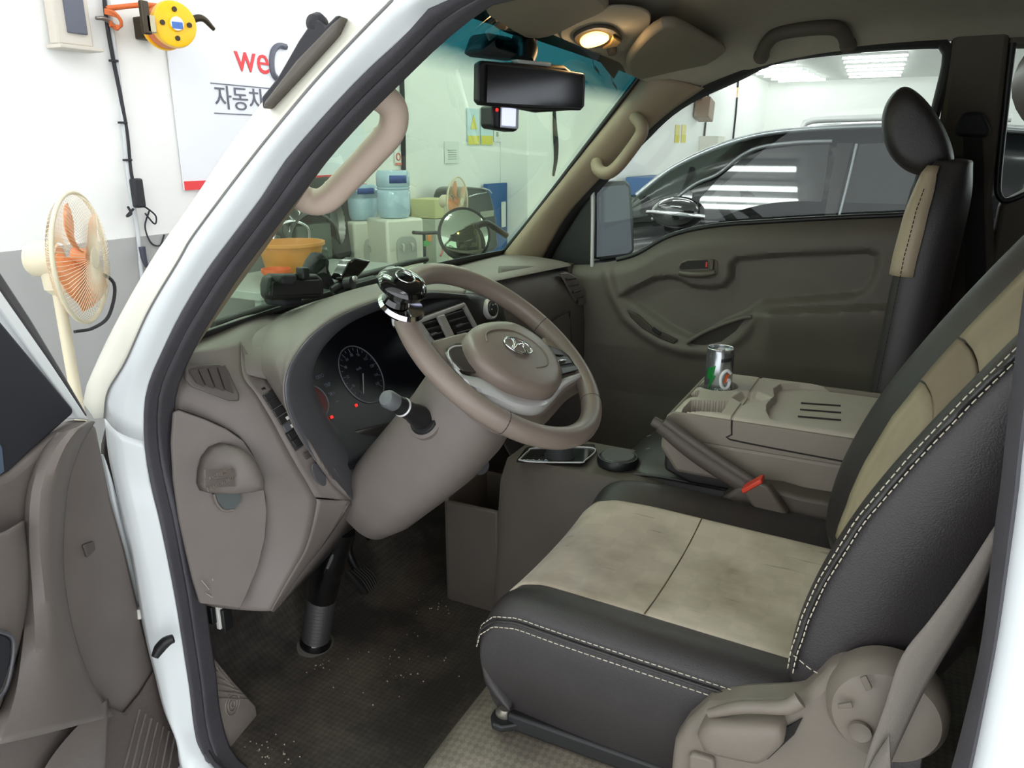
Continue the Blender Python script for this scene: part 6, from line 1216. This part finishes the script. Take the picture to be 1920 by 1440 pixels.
for j in range(ny):
    y = ys0+(ys1-ys0)*j/(ny-1); r_ = []
    for i in range(nx):
        x = xs0+(xs1-xs0)*i/(nx-1); z = ZB; p = (x, y)
        e = min(i, nx-1-i)/(nx-1)*(xs1-xs0); z -= 0.008*max(0, 1-e/0.014)**2
        e = j/(ny-1)*(ys0-ys1); z -= 0.012*max(0, 1-e/0.02)**2
        if math.hypot(x-cupc.x, y-cupc.y) < cupR: z -= 0.05
        elif inside(p, pocket): z -= 0.045
        elif inside(p, slot2): z -= 0.025
        elif inside(p, tray): z -= min(0.013, 0.013*poly_d(p, tray)/0.006)
        elif inside(p, thumb): z -= 0.012*min(1, poly_d(p, thumb)/0.012)
        if abs(y-seam_y) < 0.0025: z -= 0.003
        if inside(p, tray) and p[1] < seam_y:
            pass
        r_.append(Vector((x, y, z)))
    rows.append(r_)
grid('top_plate', rows, mat('console top plastic', (184, 174, 162), 0.5, var=0.04, vscale=12, bump=0.15, bscale=900), cb, ang=40)
for (a, b) in (((1502, 756), (1576, 761)), ((1500, 768), (1577, 774)), ((1496, 781), (1577, 788))):
    p, q = AZ(*a, ZB-0.012), AZ(*b, ZB-0.012); tube('tray_slot', [p, q], 0.0022, mat('slot dark', (48, 44, 42), 0.8), cb, n=6, k=2)
tube('lid_seam', [Vector((x0b-0.001, seam_y, ZB-0.004)), Vector((x0b-0.001, seam_y-0.003, 1.15)), Vector((x0b-0.001, seam_y-0.02, 1.14)), Vector((x0b-0.001, -0.11, 1.13))], 0.0016, mat('dark panel gap', (40, 36, 34), 0.9), cb, n=6, k=30)
rbox('pull_tab', (x0b-0.002, 0.115, 1.045), (0.006, 0.06, 0.018), BOXM, cb, bev=0.003)
# remote control in the pocket
rmc = AZ(1325, 762, ZB-0.03)
rm = thing('remote_control', 'small black remote with round grey buttons in the console pocket', 'remote', rmc)
rbox('remote_body', rmc, (0.05, 0.045, 0.012), BLACK, rm, rot=Rz(0.1), bev=0.003)
for i in range(3):
    for j in range(2): lathe('remote_button', [(0.001, 0.008), (0.0045, 0.008), (0.005, 0.006), (0.001, 0.006)], rmc+Vector((-0.011+j*0.02, 0.013-i*0.013, 0)), (0, 0, 1), mat('pale button', (186, 192, 204), 0.4), rm, n=14)
# ---- drink can
canb = Vector((cupc.x, cupc.y, ZB-0.042)); ch = 0.133; cR = 0.0295
topc = AX(1346, 655, cupc.x); ch = topc.z-canb.z+0.004
cn = thing('drink_can', 'slim silver and green drink can standing in the cup holder', 'can', canb)
CANM = mat('can aluminium', (178, 182, 186), 0.22, metal=0.85)
lathe('can_body', [(0.001, 0.002), (cR*0.8, 0.0), (cR, 0.01), (cR, ch-0.012), (cR*0.92, ch-0.004), (cR*0.95, ch), (cR*0.88, ch), (cR*0.86, ch-0.005), (0.001, ch-0.005)], canb, (0, 0, 1), CANM, cn, n=40)
vc = (CAM-canb); az = math.atan2(vc.y, vc.x)
def onC(a, z, o=0.0006): return canb+Vector((math.cos(az+a)*(cR+o), math.sin(az+a)*(cR+o), z))
def candec(name, poly, m, o=0.0006):
    """poly: (angle, height) outline wrapped on the can."""
    n = 7; bmx = []; 
    # triangulate by horizontal strips
    zs = sorted(set([p[1] for p in poly])); z0, z1 = zs[0], zs[-1]; NZ_ = 18; V = []; F = []
    for k in range(NZ_+1):
        z = z0+(z1-z0)*k/NZ_; z = min(max(z, z0+1e-5), z1-1e-5); xsn = []
        for i in range(len(poly)):
            a, b = poly[i-1], poly[i]
            if (a[1] > z) != (b[1] > z): xsn.append(a[0]+(b[0]-a[0])*(z-a[1])/(b[1]-a[1]))
        xsn.sort(); l, r = (xsn[0], xsn[-1]) if len(xsn) > 1 else (0, 0)
        for q in range(n): V.append(onC(l+(r-l)*q/(n-1), z, o))
    for k in range(NZ_):
        for q in range(n-1): b_ = k*n+q; F.append((b_, b_+1, b_+n+1, b_+n))
    return mk(name, V, F, m, cn, solid=0.0004)
GRN = mat('can green print', (36, 132, 62), 0.35, metal=0.3); WHP = mat('can white print', (236, 238, 238), 0.4); ORP = mat('can orange print', (232, 96, 40), 0.4)
hz_ = lambda f: ch*f
candec('green_bolt', [(-0.95, hz_(0.66)), (-0.25, hz_(0.74)), (-0.35, hz_(0.58)), (-0.15, hz_(0.58)), (-0.75, hz_(0.26)), (-0.62, hz_(0.50)), (-0.98, hz_(0.50))], GRN)
candec('green_foot', [(-0.7, hz_(0.16)), (0.95, hz_(0.16)), (0.95, hz_(0.28)), (-0.2, hz_(0.30))], GRN)
candec('dark_band', [(0.1, hz_(0.86)), (1.1, hz_(0.88)), (1.1, hz_(0.82)), (0.1, hz_(0.80))], mat('can dark print', (40, 44, 46), 0.4))
tube('letter_g', [onC(a, hz_(z), 0.0008) for a, z in ((0.92, 0.60), (0.62, 0.66), (0.30, 0.62), (0.16, 0.52), (0.24, 0.40), (0.52, 0.34), (0.82, 0.38), (0.88, 0.48), (0.62, 0.49))], 0.0036, WHP, cn, n=8, k=40)
candec('orange_bolt', [(0.40, hz_(0.44)), (0.52, hz_(0.58)), (0.88, hz_(0.61)), (0.66, hz_(0.52)), (0.56, hz_(0.44))], ORP, 0.0012)
def curved_text(s, size, a0, z, m, name):
    for k, chh in enumerate(s):
        a = a0+k*size*0.66/cR; p = onC(a, z, 0.0008); nrm = Vector((math.cos(az+a), math.sin(az+a), 0)); text(name, chh, size, p, (-nrm.y, nrm.x, 0), EZ, m, cn, 0.0003)
curved_text('GATORADE', 0.0075, -0.15, hz_(0.315), WHP, 'can_lettering')
curved_text('240ml', 0.0065, 0.35, hz_(0.20), WHP, 'can_lettering')
tube('can_rim', [canb+Vector((math.cos(t)*cR*0.93, math.sin(t)*cR*0.93, ch)) for t in [2*math.pi*i/20 for i in range(20)]], 0.0012, CHROME, cn, n=8, k=44, closed=True)
rbox('pull_tab', canb+Vector((0.002, 0, ch-0.003)), (0.022, 0.014, 0.0015), STEEL, cn, bev=0.0005)
lathe('tab_opening', [(0.001, ch-0.0045), (0.009, ch-0.0045), (0.009, ch-0.005), (0.001, ch-0.005)], canb+Vector((-0.012, 0.004, 0)), (0, 0, 1), BLACK, cn, n=16)

# ================================================================== PARKING BRAKE, BELT BUCKLE
xh = 0.705
pbk = thing('parking_brake', 'brown parking brake lever raised beside the driver seat', 'parking brake', AX(1480, 980, xh))
tube('lever_grip', [AX(1238, 797, xh), AX(1250, 806, xh), AX(1290, 838, xh), AX(1340, 872, xh), AX(1400, 910, xh), AX(1455, 945, xh), AX(1500, 970, xh)], [0.015, 0.0175, 0.019, 0.019, 0.018, 0.017, 0.016], SCM, pbk, n=18, k=40)
tube('lever_top_rib', [AX(1246, 790, xh-0.006), AX(1330, 850, xh-0.006), AX(1440, 922, xh-0.004)], 0.009, PLASTIC2, pbk, n=10, k=24)
tube('release_button', [AX(1224, 789, xh), AX(1240, 798, xh)], [0.010, 0.011], PLASTIC2, pbk, n=16, k=6)
bc = thing('brake_cover', 'brown plastic cover box at the foot of the parking brake', 'cover', AX(1500, 1010, xh))
prism('cover_shell', [AX(px, py, 0.685) for px, py in ((1345, 942), (1385, 912), (1460, 920), (1500, 932), (1575, 945), (1600, 1010), (1590, 1045), (1520, 1030), (1440, 990))], (0.055, 0, 0), SCM, bc, bevel=0.008, bseg=3)
bk_ = thing('belt_buckle', 'seat belt buckle with a red release bar beside the driver seat', 'belt buckle', AX(1440, 990, 0.665))
bd = (AX(1468, 985, 0.665)-AX(1410, 915, 0.665)).normalized(); bx_ = Vector((1, 0, 0)); bu = bd.cross(bx_).normalized()
prism('buckle_body', [AX(px, py, 0.655) for px, py in ((1390, 922), (1422, 904), (1440, 912), (1478, 968), (1474, 980), (1452, 996), (1440, 992))], (0.03, 0, 0), mat('buckle brown', (92, 83, 74), 0.5), bk_, bevel=0.006, bseg=3)
prism('release_bar', [AX(px, py, 0.652) for px, py in ((1389, 919), (1426, 899), (1430, 906), (1393, 927))], (0.03, 0, 0), RED, bk_, bevel=0.002)

# ================================================================== DRIVER SEAT
seat = thing('driver_seat', 'black leatherette driver seat with worn beige fabric center', 'seat', (0.43, 0.2, ZR))
CP = [(0.200, -0.21), (0.168, -0.11), (0.156, -0.035), (0.158, 0.0), (0.172, 0.024), (0.20, 0.032), (0.225, 0.024), (0.247, 0.013), (0.30, 0.006), (0.36, 0.002), (0.42, 0.0), (0.48, 0.0), (0.54, 0.004), (0.595, 0.012), (0.622, 0.024), (0.655, 0.034), (0.685, 0.024), (0.70, -0.01), (0.70, -0.08), (0.68, -0.20)]
LPf = [(-0.10, 1.005, 1, 1), (0.0, 1.008, 1, 1), (0.12, 1.012, 1, 1), (0.25, 1.016, 1, 1), (0.36, 1.020, 1, 1), (0.43, 1.020, 0.98, 0.97), (0.468, 1.010, 0.97, 0.92), (0.490, 0.988, 0.96, 0.82), (0.498, 0.958, 0.95, 0.62), (0.496, 0.922, 0.94, 0.42), (0.48, 0.885, 0.93, 0.2), (0.45, 0.85, 0.92, 0.05)]
def lerp_tab(tab, s):
    n = len(tab)-1; k = min(int(s*n), n-1); t = s*n-k; return [a+(b-a)*t for a, b in zip(tab[k], tab[k+1])]
def Scush(u, v, o=0.0):
    """u: 0..1 across, v: 0..1 back to front."""
    def raw(u, v):
        x, zr = lerp_tab(CP, min(max(u, 0), 1)); y, zt, sx, kz = lerp_tab(LPf, min(max(v, 0), 1))
        fwd = 0.0
        return Vector((0.43+(x-0.43)*sx, y, zt+(zr*kz if zr < 0 else zr*max(kz, 0.3))))
    p = raw(u, v)
    if o:
        e = 0.01; du = raw(u+e, v)-raw(u-e, v); dv_ = raw(u, v+e)-raw(u, v-e); nn = du.cross(dv_)
        if nn.length > 1e-9:
            nn.normalize(); nn = nn if nn.dot(p-Vector((0.43, p.y-0.1, 0.88))) > 0 else -nn; p = p+nn*o
    return p
NU, NV = len(CP), len(LPf)
grid('cushion', [[Scush(i/(NU-1), j/(NV-1)) for i in range(NU)] for j in range(NV)], LEATHER, seat, sub=2, solid=0.006)
ui0, ui1 = 7/(NU-1), 13.0/(NU-1)
grid('cushion_insert', [[Scush(ui0+(ui1-ui0)*i/16, 0.10+(0.675-0.10)*j/30, 0.0045) for i in range(17)] for j in range(31)], BEIGE, seat, sub=1, solid=0.006)
tube('insert_seam', [Scush(ui0+(ui1-ui0)*i/12, 0.288, 0.0075) for i in range(13)], 0.0012, mat('brown seam', (96, 84, 64), 0.8), seat, n=6, k=24)
for du in (-0.012, 0.012):
    stitches('cushion_stitching', [Scush(3.1/(NU-1)+du, 0.02+0.70*j/30, 0.006) for j in range(31)], THREAD, seat)
tube('side_seam', [Scush(3.1/(NU-1), 0.02+0.70*j/30, 0.0055) for j in range(31)], 0.0022, LEATHER2, seat, n=6, k=50)
# backrest
EY = [(1.04, 0.062), (1.10, 0.062), (1.15, 0.055), (1.20, 0.043), (1.285, 0.013), (1.37, -0.030), (1.44, -0.070), (1.51, -0.114), (1.58, -0.158), (1.64, -0.20), (1.69, -0.235)]
def ey(z, tab=EY):
    for i in range(len(tab)-1):
        if tab[i][0] <= z <= tab[i+1][0]:
            t = (z-tab[i][0])/(tab[i+1][0]-tab[i][0]); return tab[i][1]+(tab[i+1][1]-tab[i][1])*t
    return tab[0][1] if z < tab[0][0] else tab[-1][1]
BPp = [(0.24, -0.20), (0.185, -0.17), (0.160, -0.12), (0.152, -0.06), (0.157, -0.015), (0.172, 0.002), (0.20, 0.002), (0.235, -0.018), (0.275, -0.038), (0.34, -0.046), (0.41, -0.048), (0.48, -0.046), (0.545, -0.038), (0.585, -0.018), (0.62, 0.002), (0.645, 0.002), (0.66, -0.015), (0.665, -0.06), (0.657, -0.12), (0.635, -0.17), (0.58, -0.20)]
def Sback(u, z, o=0.0, cx=0.408, dx=0.0, tab=EY, top=1.70, wtop=0.72, kb=1.0):
    def raw(u, z):
        x, dy = lerp_tab(BPp, min(max(u, 0), 1)); s = 1.0; k = 1.0
        if z > top-0.22: q = (z-(top-0.22))/0.22; s = 1-(1-wtop)*q**2.2; k = 1-0.75*q**4
        if z < 1.12: k = 0.7+0.3*(z-1.04)/0.08
        return Vector((cx+dx+(x-cx)*s, ey(z, tab)+(dy*k if dy > -0.05 else -0.05+(dy+0.05)*k*kb), z))
    p = raw(u, z)
    if o:
        e = 0.008; nn = (raw(u+e, z)-raw(u-e, z)).cross(raw(u, z+e)-raw(u, z-e))
        if nn.length > 1e-9: nn.normalize(); ctr_ = Vector((cx+dx, ey(z, tab)-0.11, z)); p = p+(nn if nn.dot(p-ctr_) > 0 else -nn)*o
    return p
NB = len(BPp); zs_ = [1.04, 1.06, 1.09, 1.13, 1.18, 1.24, 1.30, 1.36, 1.42, 1.48, 1.54, 1.60, 1.65, 1.685, 1.70]
rings('backrest', [[Sback(i/(NB-1), z) for i in range(NB)] for z in zs_], LEATHER, seat, ang=180, sub=2)
ub0, ub1 = 8/(NB-1), 12.3/(NB-1)
INSB = mat('beige back fabric', (168, 154, 128), 0.8, var=0.1, vscale=9, bump=0.25, bscale=500)
INSB2 = mat('shaded tan fabric band', (146, 130, 108), 0.8, var=0.08, vscale=9, bump=0.25, bscale=500)  # fabric colour darkened to paint shade on the band
def bins(name, z0, z1, m, o=0.004): grid(name, [[Sback(ub0+(ub1-ub0)*i/12, z0+(z1-z0)*j/14, o) for i in range(13)] for j in range(15)], m, seat, solid=0.006)
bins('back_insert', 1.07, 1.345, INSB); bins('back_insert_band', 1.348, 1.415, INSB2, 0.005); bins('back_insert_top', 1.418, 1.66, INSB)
un = 4.3/(NB-1)
for du in (-0.010, 0.010): stitches('back_stitching', [Sback(un+du, 1.075+0.58*j/40, 0.0065) for j in range(41)], THREAD, seat)
tube('back_seam', [Sback(un, 1.075+0.58*j/40, 0.005) for j in range(41)], 0.0028, LEATHER2, seat, n=6, k=60)
stitches('base_stitching', [Sback(un-0.0, 1.098, 0.007), Sback(3.4/(NB-1), 1.088, 0.006), Sback(2.6/(NB-1), 1.092, 0.006), Sback(1.8/(NB-1), 1.10, 0.006)], THREAD, seat)
# headrest
def headrest(t, cx, hw, pts, m):
    """pts: side outline (y, z)."""
    cy = sum(p[0] for p in pts)/len(pts); cz = sum(p[1] for p in pts)/len(pts); rr = []
    for q, s in ((-1, 0.55), (-0.96, 0.8), (-0.82, 0.95), (-0.5, 1.0), (0, 1.0), (0.5, 1.0), (0.82, 0.95), (0.96, 0.8), (1, 0.55)):
        rr.append([Vector((cx+hw*q, cy+(y-cy)*s, cz+(z-cz)*s)) for y, z in pts])
    return rings('headrest', rr, m, t, ang=180, sub=2)
hpts = [(-0.185, 1.67), (-0.125, 1.69), (-0.082, 1.74), (-0.090, 1.795), (-0.135, 1.83), (-0.20, 1.80), (-0.235, 1.74), (-0.235, 1.69)]
headrest(seat, 0.41, 0.14, hpts, mat('dark brown leatherette', (82, 70, 66), 0.45))
for s in (-0.06, 0.06): tube('headrest_post', [Vector((0.41+s, -0.235, 1.66)), Vector((0.41+s, -0.21, 1.74))], 0.006, CHROME, seat, n=10, k=4)
# seat frame, rails
SF = mat('black seat frame', (26, 26, 27), 0.5)
rbox('seat_frame', (0.43, 0.17, 0.865), (0.46, 0.54, 0.05), SF, seat, bev=0.01)
for x in (0.20, 0.66): rbox('slide_rail', (x, 0.18, ZR+0.025), (0.035, 0.56, 0.03), SF, seat, bev=0.005)
r0, r1 = AX(935, 1362, 0.185), AX(1045, 1362, 0.185)
prism('rail_foot', [AZ(px, py, ZR+0.014) for px, py in ((920, 1352), (926, 1340), (950, 1332), (985, 1328), (1045, 1340), (1042, 1358), (985, 1368), (940, 1375), (922, 1368))], (0, 0, 0.012), SF, seat, bevel=0.003)
lathe('rail_bolt', [(0.001, 0.026), (0.010, 0.026), (0.012, 0.022), (0.016, 0.020), (0.016, 0.014), (0.001, 0.014)], AZ(948, 1352, ZR+0.010), (0, 0, 1), mat('worn steel bolt', (140, 136, 126), 0.4, metal=0.8), seat, n=20)
# outboard side cover, levers, recliner cover
SCV = mat('seat side plastic', (116, 107, 97), 0.5, var=0.04, vscale=12, bump=0.12, bscale=900)
cvx = 0.125
prism('side_cover', [AX(px, py, cvx) for px, py in ((1258, 1425), (1262, 1395), (1285, 1360), (1325, 1325), (1390, 1320), (1470, 1318), (1505, 1305), (1535, 1278), (1560, 1250), (1640, 1245), (1690, 1290), (1690, 1400), (1640, 1520), (1250, 1520))], (0.05, 0, 0), SCV, seat, bevel=0.012, bseg=3)
rr0 = [AX(px, py, 0.118) for px, py in ((1312, 1362), (1320, 1346), (1335, 1336), (1452, 1338), (1470, 1345), (1475, 1362), (1473, 1378), (1445, 1405), (1428, 1412), (1400, 1408), (1340, 1395), (1322, 1386))]
cR_ = sum(rr0, Vector())/len(rr0)
rings('recline_lever', [[cR_.lerp(p, s)+Vector((-o, 0, dz)) for p in rr0] for s, o, dz in ((0.98, -0.01, 0), (1.0, 0.0, 0), (0.99, 0.014, 0), (0.93, 0.022, 0.0), (0.7, 0.026, 0.001), (0.1, 0.027, 0.001))], SCV, seat, ang=60)
tube('lever_arm', [AX(1330, 1338, 0.112), AX(1390, 1326, 0.110), AX(1470, 1326, 0.110), AX(1500, 1312, 0.115)], [0.006, 0.008, 0.008, 0.010], SCV, seat, n=10, k=24)
prism('lever_gap_shade', [AX(px, py, 0.1235) for px, py in ((1476, 1362), (1505, 1345), (1490, 1375), (1440, 1422), (1420, 1418))], (-0.002, 0, 0), mat('lever gap shade', (30, 28, 26), 0.9), seat)  # dark sheet painted as the shade behind the lever
rc0 = AX(1660, 1345, 0.105)
rad = (AX(1660, 1250, 0.105)-rc0).length
lathe('recliner_cover', [(0.001, 0.022), (rad*0.55, 0.020), (rad*0.86, 0.014), (rad*0.97, 0.004), (rad, -0.012), (rad*0.98, -0.03), (0.001, -0.03)], rc0+Vector((0.012, 0, 0)), (-1, 0, 0), SCV, seat, n=48, ang=30)
for q in (((1612, 1272), (1624, 1268), (1636, 1292), (1624, 1297)), ((1570, 1322), (1596, 1318), (1600, 1328), (1572, 1330))):
    prism('cover_tab', [AX(px, py, 0.088) for px, py in q], (0.004, 0, 0), mat('tab dark', (104, 95, 85), 0.55), seat, bevel=0.001)
lathe('cover_dimple', [(0.009, 0.0), (0.012, 0.002), (0.012, -0.002), (0.009, -0.003)], AX(1612, 1372, 0.092), (-1, 0, 0), SCV, seat, n=20)
prism('height_knob', [AX(px, py, 0.116) for px, py in ((1290, 1418), (1300, 1414), (1338, 1426), (1340, 1470), (1290, 1470))], (0.012, 0, 0), SCV, seat, bevel=0.004)
# ---- seat belt
sb = thing('seat_belt', 'taupe seat belt strap hanging beside the driver seat', 'seat belt', AX(1650, 1440, 0.08))
bl_ = [AX(px, py, x) for px, py, x in ((1866, 985, 0.085), (1800, 1085, 0.078), (1745, 1160, 0.073), (1690, 1232, 0.07), (1660, 1320, 0.068), (1625, 1420, 0.066), (1605, 1500, 0.066))]
br_ = [AX(px, py, x) for px, py, x in ((1870, 1030, 0.085), (1838, 1110, 0.085), (1800, 1180, 0.085), (1752, 1260, 0.085), (1715, 1330, 0.083), (1665, 1440, 0.08), (1640, 1510, 0.08))]
loft('belt_strap', [bl_, [a.lerp(b, 0.5)+Vector((-0.004, 0, 0)) for a, b in zip(bl_, br_)], br_], STRAP, sb, n=40, mid=7, solid=0.0016)
loft('belt_fold', [[AX(px, py, 0.064) for px, py in ((1668, 1378), (1640, 1420), (1615, 1470))], [AX(px, py, 0.06) for px, py in ((1670, 1440), (1660, 1470), (1640, 1500))]], STRAP, sb, n=12, solid=0.0016)

# ================================================================== PASSENGER SEAT
ps_ = thing('passenger_seat', 'black passenger seat with beige upper front and raised headrest', 'seat', (1.29, 0.1, ZR))
EP = [(1.0, 0.04), (1.10, 0.035), (1.2, 0.03), (1.35, 0.022), (1.47, 0.016), (1.56, 0.006), (1.63, -0.012), (1.66, -0.03)]
PB = lambda u, z, o=0.0: Sback(u, z, o, cx=0.408, dx=0.905, tab=EP, top=1.66, wtop=0.8, kb=0.45)
zp_ = [1.0, 1.04, 1.10, 1.2, 1.3, 1.4, 1.48, 1.55, 1.60, 1.635, 1.655, 1.66]
rings('backrest', [[PB(i/(NB-1), z) for i in range(NB)] for z in zp_], LEATHER, ps_, ang=180, sub=2)
grid('beige_bolster', [[PB((3.5+9.5*i/16)/(NB-1), 1.43+0.215*j/14, 0.004) for i in range(17)] for j in range(15)], BEIGE2, ps_, solid=0.005)
stitches('side_stitching', [PB(4.0/(NB-1), 1.05+0.55*j/30, 0.006) for j in range(31)], DARKTHREAD, ps_)
pcr = [[Vector((x+0.905, y, z)) for x, y, z in ((0.165, y, 0.85), (0.155, y, 0.93), (0.17, y, 1.03), (0.21, y, 1.05), (0.41, y, 1.035), (0.59, y, 1.05), (0.61, y, 0.85))] for y in (-0.12, 0.2, 0.40)]+[[Vector((x+0.905, y, z)) for x, y, z in ((0.175, 0.46, 0.86), (0.17, 0.48, 0.92), (0.18, 0.50, 1.0), (0.22, 0.50, 1.02), (0.41, 0.51, 1.01), (0.58, 0.50, 1.02), (0.61, 0.46, 0.85))]]
rings('cushion', pcr, LEATHER, ps_, ang=180, sub=2)
ph_ = [(AX(px, py, 1.25).y, AX(px, py, 1.25).z) for px, py in ((1690, 158), (1660, 190), (1650, 232), (1660, 285), (1695, 322), (1735, 334), (1785, 314), (1792, 298), (1778, 250), (1748, 200), (1716, 168))]
grid('cushion_insert', [[Vector((1.09+0.36*i/6, -0.05+0.53*j/8, 1.046-0.004*math.sin(math.pi*i/6)-(0.02 if j == 8 else 0.004 if j == 7 else 0))) for i in range(7)] for j in range(9)], BEIGE2, ps_, solid=0.01, sub=1)
headrest(ps_, 1.28, 0.13, ph_, LEATHER)
for s in (-0.06, 0.06): tube('headrest_post', [Vector((1.28+s, -0.045, 1.60)), AX(1768, 320, 1.28)+Vector((s, 0, 0.03))], 0.006, CHROME, ps_, n=10, k=4)
rbox('seat_base', (1.29, 0.15, 0.83), (0.40, 0.5, 0.06), SF, ps_, bev=0.01)
